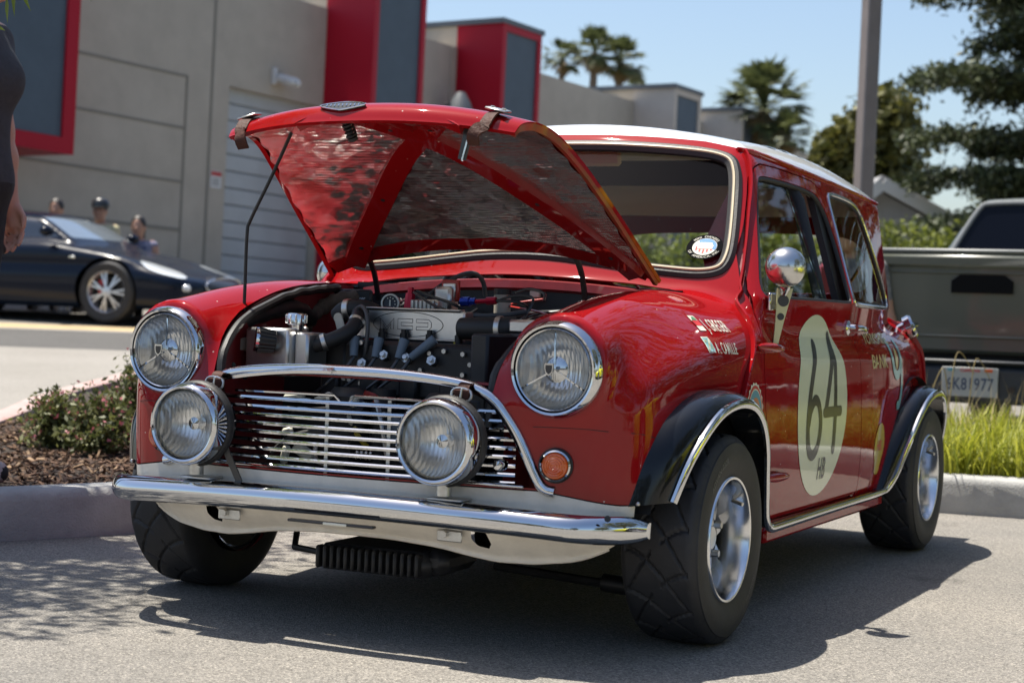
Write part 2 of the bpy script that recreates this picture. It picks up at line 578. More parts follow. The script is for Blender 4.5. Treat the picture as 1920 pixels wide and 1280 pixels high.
def inset(P, d):
    P = np.asarray(P, float)
    T = np.roll(P, -1, 0) - np.roll(P, 1, 0)
    T /= np.linalg.norm(T, axis=1)[:, None]
    n = np.stack([-T[:, 1], T[:, 0]], 1)
    A = .5 * np.sum(P[:, 0] * np.roll(P[:, 1], -1) - np.roll(P[:, 0], -1) * P[:, 1])
    return P + n * d * (1 if A > 0 else -1)

def shell(V, T, NRM, t):
    """surface + inner copy + rim; returns V, F, loop normals"""
    n = len(V)
    E = np.concatenate([T[:, [0, 1]], T[:, [1, 2]], T[:, [2, 0]]])
    k = np.sort(E, 1)
    _, inv, cnt = np.unique(k, axis=0, return_inverse=True, return_counts=True)
    bd = E[cnt[inv.ravel()] == 1]
    VI = V - NRM * t
    Vn = np.concatenate([V, VI])
    rim = np.stack([bd[:, 1], bd[:, 0], bd[:, 0] + n, bd[:, 1] + n], 1)
    return Vn, T, T[:, ::-1] + n, rim

def mk_shell(name, V, T, NRM, t, m, parent=None, label=None):
    Vn, T1, T2, rim = shell(V, T, NRM, t)
    faces = T1.tolist() + T2.tolist() + rim.tolist()
    me = D.meshes.new(name)
    me.from_pydata(Vn.tolist(), [], faces)
    me.materials.append(m)
    me.shade_smooth()
    ln = np.empty((len(T1) * 3 + len(T2) * 3 + len(rim) * 4, 3))
    ln[:len(T1) * 3] = NRM[T1.ravel()]
    ln[len(T1) * 3:len(T1) * 6] = -NRM[T1[:, ::-1].ravel()]
    a = Vn[rim]
    rn = np.cross(a[:, 1] - a[:, 0], a[:, 3] - a[:, 0])
    rn /= np.linalg.norm(rn, axis=1)[:, None] + 1e-12
    ln[len(T1) * 6:] = np.repeat(rn, 4, 0)
    me.normals_split_custom_set(ln.tolist())
    me.update()
    o = D.objects.new(name, me)
    COL.objects.link(o)
    if parent is not None: o.parent = parent
    if label: o['label'] = label
    return o

def text_mesh(txt, size=1., bold=0., spacing=1., xs=1., align='LEFT', shear=0.):
    cu = D.curves.new('text', 'FONT')
    cu.body = txt
    cu.size = size
    cu.offset = bold
    cu.space_character = spacing
    cu.align_x = align
    cu.shear = shear
    cu.resolution_u = 4
    o = D.objects.new('text', cu)
    me = D.meshes.new_from_object(o)
    V = np.array([v.co[:] for v in me.vertices])
    Fc = [list(p.vertices) for p in me.polygons]
    D.objects.remove(o); D.curves.remove(cu); D.meshes.remove(me)
    if len(V): V[:, 0] *= xs
    return V, Fc

from mathutils import noise as _noise
def noise_v(p, f): return _noise.noise(Vector((float(p[0]) * f, float(p[1]) * f, float(p[2]) * f)))
M['rustyred'] = mat('rusty_red_edge', (.34, .012, .012), .5, coat=.3, second=(.17, .055, .015), vscale=38)
M['greyrubber'] = mat('grey_rubber', (.07, .07, .07), .5)
M['redrod'] = mat('red_rod_paint', (.45, .03, .02), .4, coat=.4)
M['decalteal2'] = mat('pale_script', (.55, .60, .66), .35, .3)
M['seamdark'] = mat('seam_shadow_paint', (.05, .004, .005), .6)
M['satin'] = mat('satin_chrome', (.62, .62, .61), .22, 1.0)
M['skyvinyl'] = mat('sky_blue_vinyl', (.04, .22, .50), .4)
M['revealshade'] = mat('reveal_shade', (.25, .235, .20), .95)  # darker tone carries the shade of the wall's recess lines
M['platewhite'] = mat('plate_white', (.34, .35, .34), .5)
M['platenavy'] = mat('plate_navy', (.05, .07, .12), .5)
M['decalorange2'] = mat('plate_tag_orange', (.60, .10, .02), .5)

def add_specks(m, c=(.55, .40, .36)):
    """a scatter of small stone chips and dust on the paint"""
    nt = m.node_tree; p = nt.nodes['Principled BSDF']
    tc = N(nt, 'ShaderNodeTexCoord'); v = N(nt, 'ShaderNodeTexVoronoi'); v.inputs['Scale'].default_value = 34
    nt.links.new(tc.outputs['Object'], v.inputs['Vector'])
    sp = N(nt, 'ShaderNodeSeparateColor'); nt.links.new(v.outputs['Color'], sp.inputs[0])
    a = N(nt, 'ShaderNodeMath', operation='LESS_THAN'); nt.links.new(v.outputs['Distance'], a.inputs[0]); a.inputs[1].default_value = .065
    b = N(nt, 'ShaderNodeMath', operation='GREATER_THAN'); nt.links.new(sp.outputs[0], b.inputs[0]); b.inputs[1].default_value = .72
    q = N(nt, 'ShaderNodeMath', operation='MULTIPLY'); nt.links.new(a.outputs[0], q.inputs[0]); nt.links.new(b.outputs[0], q.inputs[1])
    mx = N(nt, 'ShaderNodeMix', data_type='RGBA'); nt.links.new(q.outputs[0], mx.inputs[0])
    mx.inputs[6].default_value = p.inputs['Base Color'].default_value; mx.inputs[7].default_value = tuple(c) + (1,)
    nt.links.new(mx.outputs[2], p.inputs['Base Color'])
    # very slight ripple of old hand-sprayed paint
    n = N(nt, 'ShaderNodeTexNoise'); n.inputs['Scale'].default_value = 9; n.inputs['Detail'].default_value = 1
    nt.links.new(tc.outputs['Object'], n.inputs['Vector'])
    bp = N(nt, 'ShaderNodeBump'); bp.inputs['Strength'].default_value = .05; bp.inputs['Distance'].default_value = .01
    nt.links.new(n.outputs['Fac'], bp.inputs['Height']); nt.links.new(bp.outputs[0], p.inputs['Coat Normal'])
add_specks(M['red'])
M['stickerblack'] = mat('matt_black_vinyl', (.012, .012, .013), .9, spec=.0)
M['carpet'] = mat('light_grey_cabin_trim', (.42, .39, .35), .9)
M['lampred'] = mat('dark_red_lamp', (.16, .008, .008), .3, coat=.5)
# ================================================================== THE SMALL RED CAR
# frame: x to the car's left side, y backwards, z up; origin on the ground under the front axle
car = thing('car', 'small red vintage race car with white roof, its bonnet propped open over the engine', 'car')
TY = [-.60, -.50, -.40, -.30, -.20, -.05, .10, .25, .40, .50, .60, .9, 2.0, 2.6]
TZ = [.60, .655, .700, .735, .758, .785, .803, .820, .842, .835, .80, .79, .79, .79]
_fx = np.linspace(-.6, 2.6, 321)
_k = np.exp(-.5 * (np.arange(-12, 13) / 5.) ** 2); _k /= _k.sum()
_fz = np.convolve(np.pad(np.interp(_fx, TY, TZ), 12, mode='edge'), _k, 'valid')
PY = np.linspace(-.6, .6, 121)
_k2 = np.exp(-.5 * (np.arange(-20, 21) / 6.) ** 2); _k2 /= _k2.sum()
def _sm(v): return np.convolve(np.pad(v, 20, mode='edge'), _k2, 'valid')
PZ = _sm(np.interp(PY, [-.6, -.44, -.32, -.20, -.05, .10, .25, .40, .60], [.633, .633, .655, .673, .685, .694, .698, .70, .70]))
PR = _sm(np.interp(PY, [-.6, -.44, -.32, -.20, -.05, .10, .25, .40, .60], [.116, .116, .119, .121, .125, .123, .115, .095, .06]))

def Xs(y, z):
    X = .703 - .30 * (z - .50) ** 2
    t = np.maximum(.15 - y, 0) / .65; X = X - .040 * t * t
    t = np.maximum(y - 1.3, 0) / 1.1; X = X - .060 * t * t
    return X

def FB(P):
    x = np.abs(P[:, 0]); y = P[:, 1]; z = P[:, 2]
    yf = -.512 + .056 * (x / .507) ** 2 + .10 * np.maximum(z - .55, 0)
    yr = 2.43 - .28 * np.maximum(z - .55, 0) - .06 * (x / .6) ** 2
    Zt = np.interp(y, _fx, _fz) - .045 * (x / .6) ** 2
    tub = smax([smax([x - Xs(y, z), yf - y, y - yr], .085), z - Zt], .10)
    tub = np.maximum(tub, .20 - z)
    zc = np.interp(y, PY, PZ); rc = np.interp(y, PY, PR); xc = .507 - .012 * np.clip((y + .44) / .4, 0, 1)
    pod = smax([np.sqrt((x - xc) ** 2 + (z - zc) ** 2) - rc, -.458 - y], .014)
    tub = smin2(tub, pod, .05)
    xs = np.minimum(.690 - .385 * (z - .78), .675 + .1 * (z - .78)) - (.018 + .09 * np.clip((1.15 - z) / .35, 0, 1)) * (np.maximum(y - 1.2, 0) / .9) ** 2
    ws = .43 + .79 * (z - .865) - .07 * (1 - (x / .55) ** 2) - y
    top = z - (1.308 - .060 * (x / .5) ** 2 - .060 * ((y - 1.2) / .9) ** 2)
    re = y - (2.17 + .15 * (1.16 - z) - .07 * (x / .5) ** 2)
    gh = np.maximum(smax([x - xs, ws, top, re], .05), .6 - z)
    return smin2(tub, gh, .03)

def on_front(x, z, y0=-.62, y1=.9):
    """first body surface met going backwards along y"""
    x = np.asarray(x, float); z = np.asarray(z, float)
    ys = np.linspace(y0, y1, 260)
    P = np.stack([np.repeat(x[:, None], 260, 1), np.repeat(ys[None], len(x), 0), np.repeat(z[:, None], 260, 1)], -1)
    v = FB(P.reshape(-1, 3)).reshape(len(x), 260)
    k = np.argmax(v < 0, 1)
    lo = ys[np.maximum(k - 1, 0)]; hi = ys[k]
    for _ in range(20):
        m = (lo + hi) / 2
        i = FB(np.stack([x, m, z], 1)) < 0
        hi = np.where(i, m, hi); lo = np.where(i, lo, m)
    return np.stack([x, hi, z], 1)

def on_side(y, z, sgn=1):
    y = np.asarray(y, float); z = np.asarray(z, float)
    lo = np.full(y.shape, .30); hi = np.full(y.shape, .85)
    for _ in range(26):
        m = (lo + hi) / 2
        i = FB(np.stack([m, y, z], 1)) < 0
        lo = np.where(i, m, lo); hi = np.where(i, hi, m)
    return np.stack([sgn * lo, y, z], 1)

def nrm(P):
    g = fgrad(FB, P)
    return g / (np.linalg.norm(g, axis=1)[:, None] + 1e-12)

# outlines ---------------------------------------------------------
def mirror_x(H):
    H = np.asarray(H, float)
    return np.concatenate([H, (H * [-1, 1])[::-1]])
WS = mirror_x([(.10, 1.237), (.24, 1.231), (.372, 1.221), (.455, 1.209), (.500, 1.190), (.522, 1.150), (.537, 1.10), (.553, 1.03), (.567, .96),
               (.572, .915), (.566, .880), (.545, .860), (.50, .852), (.44, .855), (.334, .864), (.20, .880), (.08, .893)])
WS = chaikin(WS, 2)
ARCH = mirror_x([(.10, .611), (.20, .606), (.285, .596), (.335, .583), (.375, .556), (.403, .516), (.422, .48), (.440, .44), (.455, .405), (.470, .381), (.470, .376)])
DOOR = np.array([(.497, .238), (.47, .24), (.445, .27), (.418, .375), (.380, .539), (.374, .62), (.378, .69), (.394, .765), (.419, .825), (.49, .93), (.573, 1.031), (.655, 1.13),
                 (.705, 1.165), (.76, 1.178), (.90, 1.180), (1.10, 1.176), (1.245, 1.169), (1.315, 1.150), (1.345, 1.11), (1.350, 1.05), (1.335, .95), (1.315, .87), (1.295, .80), (1.285, .74), (1.285, .635),
                 (1.296, .492), (1.325, .363), (1.345, .27), (1.34, .245), (1.32, .238)])
WIN = chaikin([(.447, .812), (.447, .835), (.52, .93), (.60, 1.035), (.685, 1.125), (.72, 1.143), (.80, 1.147), (1.00, 1.147), (1.18, 1.141), (1.255, 1.130), (1.29, 1.095), (1.30, 1.04),
               (1.29, .95), (1.265, .84), (1.255, .812), (1.23, .808), (.90, .810), (.48, .808)], 2)
QWIN = chaikin([(1.365, 1.120), (1.385, 1.142), (1.43, 1.148), (1.60, 1.143), (1.68, 1.135), (1.735, 1.115), (1.765, 1.085), (1.80, 1.02), (1.865, .92), (1.92, .84), (1.91, .808), (1.86, .800),
                (1.45, .802), (1.30, .804), (1.275, .812), (1.275, .84), (1.30, .92), (1.34, 1.03)], 2)
RWIN = chaikin(mirror_x([(.10, 1.062), (.36, 1.055), (.44, 1.035), (.47, .99), (.49, .92), (.485, .875), (.44, .855), (.2, .85)]), 2)
FFL = np.array([(-.40, .30), (-.384, .345), (-.351, .447), (-.289, .513), (-.231, .546), (-.152, .574), (-.043, .589), (.077, .579), (.172, .552), (.254, .51), (.335, .43), (.40, .32), (.44, .225)])
RFL = np.array([(1.60, .225), (1.625, .262), (1.68, .352), (1.79, .467), (1.91, .525), (2.05, .548), (2.20, .520), (2.31, .44), (2.37, .33), (2.39, .25)])
def bay_half(y):
    return np.interp(y, [-.60, -.47, -.43, -.318, -.122, .11, .30, .36], [.364, .366, .380, .407, .431, .453, .475, .490])
BAY = np.array([(bay_half(y), y) for y in np.linspace(-.70, .355, 40)] + [(.44, .366), (.36, .362), (.25, .353), (.12, .348)])
BAY = mirror_x(BAY)

def arch_void(P, c, q):                        # wheel opening cut, in (y, z)
    return sdpoly(q, P[:, 1], P[:, 2])
FCUT = np.concatenate([inset(np.vstack([FFL, [(.40, .0), (-.40, .0)]]), .012)])
RCUT = np.concatenate([inset(np.vstack([RFL, [(2.39, .0), (1.60, .0)]]), .012)])

BV, BT = snet(FB, (-.76, -.56, .17), (.76, 2.50, 1.36), .0145)
def off(P, a): return np.maximum(a, 0)
def g_side(P, poly, grow=0.):
    return np.maximum(sdpoly(poly, P[:, 1], P[:, 2]) - grow, .42 - np.abs(P[:, 0]))
def g_front(P, poly, ylim, grow=0.):
    return np.maximum(sdpoly(poly, P[:, 0], P[:, 2]) - grow, P[:, 1] - ylim)
def g_rear(P): return np.maximum(sdpoly(RWIN, P[:, 0], P[:, 2]), 1.6 - P[:, 1])
def roofline(P): return P[:, 2] - (1.255 - .030 * (P[:, 0] / .5) ** 2 - .040 * (P[:, 1] - .7) - .012 * np.clip((np.abs(P[:, 0]) - .40) / .12, 0, 1))
def creamline(P): return .373 - .024 * np.clip((np.abs(P[:, 0]) - .48) / .16, 0, 1)
def cl(V, T, *gs):
    for g in gs: V, T = clip(V, T, g, FB)
    return V, T

# fixed red bodywork
V, T = cl(BV, BT, lambda P: -roofline(P), lambda P: g_front(P, WS, .95), g_rear, lambda P: g_front(P, ARCH, -.30),
          lambda P: np.maximum(np.maximum(sdpoly(BAY, P[:, 0], P[:, 1]), .575 - P[:, 2]), P[:, 1] - .5),
          lambda P: g_side(P, DOOR, .0025), lambda P: g_side(P, QWIN),
          lambda P: g_side(P, FCUT), lambda P: g_side(P, RCUT),
          lambda P: np.maximum(P[:, 2] - creamline(P), P[:, 1] + .365), lambda P: np.maximum(np.hypot(np.abs(P[:, 0]) - .509, P[:, 2] - .632) - .093, P[:, 1] + .38), lambda P: P[:, 2] - .212)
body = mk_shell('body', V, T, nrm(V), .004, M['red'], car)
V, T = cl(BV, BT, roofline)
mk_shell('roof', V, T, nrm(V), .004, M['white'], car)
V, T = cl(BV, BT, lambda P: creamline(P) - .003 - P[:, 2], lambda P: -(P[:, 1] + .368), lambda P: P[:, 2] - .285, lambda P: g_front(P, ARCH, -.30))
mk_shell('lower_panel', V, T, nrm(V), .004, M['cream'], car)
doors = []
for sgn in (1, -1):
    V, T = cl(BV, BT, lambda P: sgn * P[:, 0] - .42, lambda P: -g_side(P, DOOR, -.002), lambda P: g_side(P, WIN))
    d = mk_shell('door', V, T, nrm(V), .004, M['red'], car)
    doors.append(d)
    # dark lining just behind the shut line
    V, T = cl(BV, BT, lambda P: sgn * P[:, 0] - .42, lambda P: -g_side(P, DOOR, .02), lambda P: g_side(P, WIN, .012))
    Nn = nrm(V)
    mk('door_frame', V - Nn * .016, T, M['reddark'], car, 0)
    # glass
    V, T = cl(BV, BT, lambda P: sgn * P[:, 0] - .42, lambda P: -g_side(P, QWIN, -.004))
    mk('quarter_window', V - nrm(V) * .006, T, M['glass'], car, 180)
    V, T = cl(BV, BT, lambda P: sgn * P[:, 0] - .42, lambda P: -g_side(P, WIN, -.003),
              lambda P: (1.0 - (P[:, 2] - .81) * -.02) - P[:, 1])
    mk('window_glass', V - nrm(V) * .013, T, M['glass'], d, 180)
V, T = cl(BV, BT, lambda P: -g_front(P, WS, .95, -.012))
mk('windscreen', V - nrm(V) * .008, T, M['glass'], car, 180)
V, T = cl(BV, BT, lambda P: -g_rear(P))
mk('rear_window', V - nrm(V) * .006, T, M['glass'], car, 180)

def loop_front(poly, ins, smooth_pts=None):
    q = inset(poly, ins)
    P = on_front(q[:, 0], q[:, 1])
    return P, nrm(P)
def loop_side(poly, ins, sgn):
    q = inset(poly, ins)
    P = on_side(q[:, 0], q[:, 1], sgn)
    return P, nrm(P)
def rect(w, h, o=0., c=.25):
    w /= 2
    return [(-w, o), (w, o), (w, o + h * (1 - c)), (w * (1 - c), o + h), (-w * (1 - c), o + h), (-w, o + h * (1 - c))]
P, Nn = loop_front(WS, .014)
seal = MB().sweep(P, Nn, rect(.036, .016, -.006, .5), True).build('windscreen_seal', M['rubber'], car)
P, Nn = loop_front(WS, .017)
MB().sweep(P, Nn, rect(.0085, .008, .006, .5), True).build('filler_strip', M['creamstrip'], seal)
for sgn in (1, -1):
    P, Nn = loop_side(QWIN, .002, sgn)
    MB().sweep(P, Nn, rect(.014, .007, -.003, .4), True).build('quarter_window_trim', M['chromeold'], car)
    P, Nn = loop_side(QWIN, .012, sgn)
    MB().sweep(P, Nn, rect(.006, .006, -.006, .4), True).build('quarter_window_seal', M['rubber'], car)
    P, Nn = loop_side(WIN, .004, sgn)
    MB().sweep(P, Nn, rect(.012, .010, -.012, .4), True).build('window_channel', M['rubber'], doors[0 if sgn > 0 else 1])
    # front edge of the sliding pane
    P = on_side([1.0] * 2, [.815, 1.142], sgn)
    MB().bar(P[0] - [sgn * .012, 0, 0], P[1] - [sgn * .012, 0, 0], .006, .008).build('pane_edge', M['glass'], doors[0 if sgn > 0 else 1])
    # roof gutter
    ys = np.linspace(.70, 2.10, 30)
    zs = 1.214 - .040 * (ys - .7) - .004
    P = on_side(ys, zs, sgn); Nn = nrm(P)
    MB().sweep(P, Nn, rect(.010, .013, -.003, .5), False).build('roof_gutter', M['red'], car)
    # external weld seam: up the screen pillar and down the front wing
    fl = catmull([(.712, 1.205), (.655, 1.125), (.575, 1.03), (.495, .93), (.43, .845), (.408, .815), (.365, .775), (.325, .735), (.300, .70), (.262, .655), (.228, .62), (.19, .57), (.165, .54)], 6)
    P = on_side(fl[:, 0], fl[:, 1], sgn); Nn = nrm(P)
    Nn = Nn + np.array([0, -.5, 0]); Nn /= np.linalg.norm(Nn, axis=1)[:, None]
    MB().sweep(P, Nn, rect(.009, .018, -.004, .4), False).build('wing_seam', M['red'], car)
    rs = catmull([(2.17, 1.16), (2.20, 1.0), (2.25, .84), (2.30, .72), (2.36, .55), (2.37, .40)], 6)
    P = on_side(rs[:, 0] - .07, rs[:, 1], sgn); Nn = nrm(P)
    MB().sweep(P, Nn, rect(.008, .016, -.004, .4), False).build('rear_seam', M['red'], car)

# headliner, interior
V, T = cl(BV, BT, lambda P: P[:, 2] - 1.12, lambda P: g_front(P, WS, .95, .0), g_rear, lambda P: g_side(P, QWIN, .0), lambda P: g_side(P, WIN, .0))
Nn = nrm(V)
mk('headliner', V - Nn * .022, T[:, ::-1], M['headliner'], car, 180)
mb = MB()
mb.box((0, 1.3, .24), (1.24, 1.9, .02)); mb.box((0, 2.02, .62), (1.16, .40, .02)); mb.box((0, 1.80, .45), (1.16, .02, .36))
mb.build('cabin_floor', M['carpet'], car)
for sgn in (1, -1): MB().bar((sgn * .640, 1.262, .80), (sgn * .528, 1.300, 1.145), .10, .02, (sgn, 0, .3), .0).build('door_post_trim', M['plastic'], car)
mb = MB(); mb.box((0, .60, .80), (1.20, .30, .03), ch=.01); mb.box((0, .72, .74), (1.16, .03, .12), ch=.01); mb.build('dash_shelf', M['plastic'], car)
mb = MB(); mb.tube([(-.50, 1.10, 1.165), (-.30, 1.10, 1.18), (0, 1.10, 1.186), (.30, 1.10, 1.18), (.50, 1.10, 1.165)], .030, 10)
for sx in (-1, 1): mb.tube([(sx * .50, 1.10, 1.165), (sx * .545, 1.10, 1.10), (sx * .62, 1.12, .80), (sx * .62, 1.12, .28)], .020, 10)
mb.build('roll_hoop', M['navy'], car)
mb = MB(); mb.box((0, 1.04, 1.178), (.92, .012, .075), ch=.005); mb.build('sun_strip', M['navy'], car)
mb = MB()
for sx in (-.30, .30):
    mb.box((sx, 1.05, .36), (.42, .44, .12), ch=.04)
    mb.box((sx, 1.30, .55), (.42, .10, .44), np.array([[1, 0, 0], [0, .97, .24], [0, -.24, .97]]), ch=.04)
    mb.build('bucket_seat', M['void'], car); mb = MB()
MB().tube([(-.30 + .17 * math.cos(a), .86 + .06 * math.sin(a), .74 + .16 * math.sin(a)) for a in np.linspace(0, 2 * PI, 25)[:-1]], .013, 8, True).build('steering_wheel', M['plastic'], car)
mb = MB(); mb.box((.0, .80, 1.205), (.22, .02, .055), ch=.008); mb.cyl((0, .79, 1.225), (0, .77, 1.26), .006)
mb.build('interior_mirror', M['headliner'], car)

# underbody and wheel wells
mb = MB()
mb.box((0, 1.15, .215), (1.10, 1.60, .03)); mb.box((0, -.05, .40), (.86, .02, .02))
for sgn in (1, -1):
    for yc in (0., 2.036):
        a = np.linspace(.12, PI - .25, 22) if yc == 0 else np.linspace(.1, PI - .1, 22)
        for r0, r1, x0, x1 in ((.36, .36, .45, .69),):
            Vq = []
            for t in a:
                Vq += [(sgn * x0, yc + r0 * math.cos(t), .245 + r0 * math.sin(t) * .93), (sgn * x1, yc + r1 * math.cos(t), .245 + r1 * math.sin(t) * .93)]
            mb.grid(Vq, 22, 2)
        mb.box((sgn * .445, yc, .43), (.012, .56, .30))
mb.build('underbody', M['void'], car)

# engine bay sides
mb = MB()
ys = np.linspace(-.44, .33, 14)
for sgn in (1, -1):
    Vq = []
    for y in ys:
        xx = bay_half(y) * sgn
        zt = FB_z = None
        zs_ = np.linspace(.5, .9, 60)
        v = FB(np.stack([np.full(60, xx), np.full(60, y), zs_], 1))
        k = int(np.argmax(v > 0)); zt = zs_[max(k - 1, 0)]
        Vq += [(xx, y, zt - .003), (xx + sgn * .002, y, zt - .05), (xx + sgn * .004, y, .30)]
    MB().grid(Vq, 14, 3, flip=sgn > 0).build('inner_wing', M['reddark'], car)
mb = MB(); mb.box((0, .352, .60), (.96, .01, .44)); mb.box((0, -.02, .30), (.9, .80, .02)); mb.build('bulkhead', M['engineblack'], car)
mb = MB(); mb.box((0, -.437, .592), (.70, .050, .006), ch=.002); mb.build('slam_panel', M['reddark'], car)
# black weather seal along both edges of the bay
for sgn in (1, -1):
    P = []
    for y in np.linspace(-.455, .20, 26):
        xx = bay_half(y) - .012
        zs_ = np.linspace(.5, .9, 120); v = FB(np.stack([np.full(120, xx), np.full(120, y), zs_], 1))
        k = int(np.argmax(v > 0)); P.append((sgn * xx, y, zs_[max(k - 1, 0)] - .010))
    P = catmull([(sgn * .352, -.47, .50)] + P, 2)
    MB().tube(P, .0105, 8).build('bay_seal', M['rubber'], car)
# scuttle channel under the bonnet's rear edge
P = catmull([(x, .352 + .012 * abs(x) / .45, .822 - .03 * (x / .45) ** 2) for x in np.linspace(-.46, .46, 15)], 3)
MB().sweep(P, [(0, -1, .2)] * len(P), rect(.03, .03, -.01, .3)).build('scuttle_lip', M['reddark'], car)
# ------------------------------------------------------------------ lamps
def lamp_lens_bump(m, sc, strength, dist):
    nt = m.node_tree
    tc = N(nt, 'ShaderNodeTexCoord')
    w = N(nt, 'ShaderNodeTexWave'); w.bands_direction = 'X'
    w.inputs['Scale'].default_value = sc; w.inputs['Distortion'].default_value = .6; w.inputs['Detail Scale'].default_value = 3
    nt.links.new(tc.outputs['Object'], w.inputs['Vector'])
    b = N(nt, 'ShaderNodeBump'); b.inputs['Strength'].default_value = strength; b.inputs['Distance'].default_value = dist
    nt.links.new(w.outputs['Fac'], b.inputs['Height'])
    return b
M['fluted'] = glass_mat('fluted_lens', (.98, .99, .99), 1.52, .03)
_b = lamp_lens_bump(M['fluted'], 30, .45, .003)
for q in M['fluted'].node_tree.nodes:
    if q.type in ('BSDF_GLOSSY', 'FRESNEL'): M['fluted'].node_tree.links.new(_b.outputs[0], q.inputs['Normal'])
def reflector_mat():
    m = mat('lamp_reflector', (.96, .96, .95), .16, .62)
    b = lamp_lens_bump(m, 34, .16, .003)
    m.node_tree.links.new(b.outputs[0], m.node_tree.nodes['Principled BSDF'].inputs['Normal'])
    return m
M['reflector'] = reflector_mat()

def headlamp(x, y, z):
    ax = (0, -1, 0)
    o = (x, y, z)
    ring = MB().lathe([(.098, -.030), (.1055, -.012), (.1065, .004), (.103, .018), (.0965, .026), (.092, .024), (.0905, .014), (.0905, .004)], o, ax, 48).build('headlamp_rim', M['chrome'], car)
    MB().lathe([(.0925, -.006), (.0925, .012), (.0890, .012), (.0890, -.006)], o, ax, 48).build('headlamp_gap', M['plastic'], ring)
    MB().lathe([(.0895, .004), (.0895, .021), (.0865, .025), (.084, .023), (.083, .012)], o, ax, 48).build('inner_rim', M['chrome'], ring)
    MB().lathe([(.084, .012), (.078, -.018), (.062, -.045), (.040, -.062), (.012, -.070), (.0, -.070)], o, ax, 40).build('reflector', M['reflector'], ring, 180)
    prof = [(.0845 * math.sin(t), .012 + .030 * math.cos(t)) for t in np.linspace(PI / 2, 0, 9)]
    MB().lathe(prof, o, ax, 40).build('lens', M['fluted'], ring, 180)
    mb = MB()
    R = frame(ax)
    def pt(a, r, h): return np.array([x + r * math.cos(a), y - h, z + r * math.sin(a)])
    for a in (PI / 2 + .05, math.radians(208), math.radians(-32)):
        mb.bar(pt(a, .012, .010), pt(a, .080, .004), .0036, .004, (0, -1, 0))
    mb.build('tri_bar', M['chrome'], ring)
    mb = MB().lathe([(.026, -.004), (.028, .004), (.021, .009), (.0, .010)], o, ax, 28)
    mb.build('bulb_cap', M['chrome'], ring)
    sh = [(-.010, .014), (.010, .014), (.0105, .004), (.008, -.006), (0, -.013), (-.008, -.006), (-.0105, .004)]
    V = [(x + a, y - .043, z + b) for a, b in sh] + [(x + a, y - .039, z + b) for a, b in sh]
    n = len(sh)
    mk('lamp_badge', V, [list(range(n))] + [(i, n + i, n + (i + 1) % n, (i + 1) % n) for i in range(n)], M['satin'], ring, 30)
    V = [(x + a * .72, y - .0436, z + b * .72) for a, b in sh]
    mk('badge_shield', V, [list(range(n))], M['ink'], ring, 0)
for sx in (.509, -.509): headlamp(sx, -.458, .632)

def K_(pr): return [(r * 1.05, h) for r, h in pr]
def spotlamp(x, y, z):
    ax = (0, -1, 0); o = (x, y, z); K = 1.05
    shell_ = MB().lathe(K_([(.040, -.120), (.064, -.104), (.080, -.078), (.0885, -.048)]), o, ax, 40).build('lamp_shell', M['black'], car)
    MB().lathe(K_([(.090, -.056), (.0945, -.050), (.0945, -.036), (.090, -.030)]), o, ax, 40).build('rubber_band', M['rubber'], shell_)
    MB().lathe(K_([(.0885, -.040), (.0905, -.020), (.0895, .002), (.086, .013), (.081, .017), (.077, .015), (.076, .006)]), o, ax, 48).build('lamp_rim', M['chrome'], shell_)
    prof = [(.0775 * math.sin(t), .006 + .016 * math.cos(t)) for t in np.linspace(PI / 2, 0, 9)]
    MB().lathe(K_(prof), o, ax, 40).build('lens', M['fluted'], shell_, 180)
    MB().lathe(K_([(.0775, .004), (.074, .007), (.070, .004)]), o, ax, 40).build('lens_gasket', M['vinylwhite'], shell_)
    MB().lathe(K_([(.076, .003), (.066, -.022), (.046, -.045), (.02, -.058), (.0, -.060)]), o, ax, 36).build('reflector', M['reflector'], shell_, 180)
    MB().lathe(K_([(.014, -.058), (.014, -.030), (.0, -.026)]), o, ax, 16).build('bulb_cap', M['chrome'], shell_)
    mb = MB()
    mb.cyl((x, y + .045, z - .083), (x, y + .045, z - .118), .017, n=16)
    mb.cyl((x, y + .045, z - .132), (x, y + .045, z - .150), .013, n=6)
    mb.build('lamp_stem', M['steel'], shell_)
    mb = MB(); mb.box((x + .01, y + .052, z - .124), (.085, .055, .005), ch=.002); mb.box((x + .045, y + .075, z - .136), (.010, .010, .026))
    mb.build('lamp_bracket', M['steel'], shell_)
    mb = MB()
    for k in range(13):
        a = math.radians(-38 + k * 6.4)
        p = np.array([x + .0885 * math.cos(a), y + .018, z + .0885 * math.sin(a)])
        mb.bar(p, p + [0, .022, 0], .003, .004)
    mb.build('rim_vent', M['plastic'], shell_)
    mb = MB().box((x + .0905, y + .006, z - .006), (.006, .010, .022), ch=.002); mb.build('rim_clip', M['polished'], shell_)
for sx in (-.363, .287): spotlamp(sx, -.580, .470)

for sx in (.513, -.525):
    P = on_front([sx], [.428])[0]; nn = np.array([.25 * np.sign(sx), -1, 0])
    b = MB().lathe([(.037, -.004), (.038, .006), (.034, .010), (.032, .006)], P, nn, 32).build('indicator_base', M['rubber'], car)
    MB().lathe([(.0335, .004), (.0335, .014), (.030, .017), (.0285, .013)], P, nn, 32).build('indicator_rim', M['chrome'], b)
    pr = []
    for i, r in enumerate(np.linspace(.029, .0, 12)): pr.append((r, .012 + .016 * math.sqrt(max(0, 1 - (r / .030) ** 2)) + (.0016 if i % 2 else 0)))
    MB().lathe(pr, P, nn, 32).build('indicator_lens', M['amber'], b, 20)

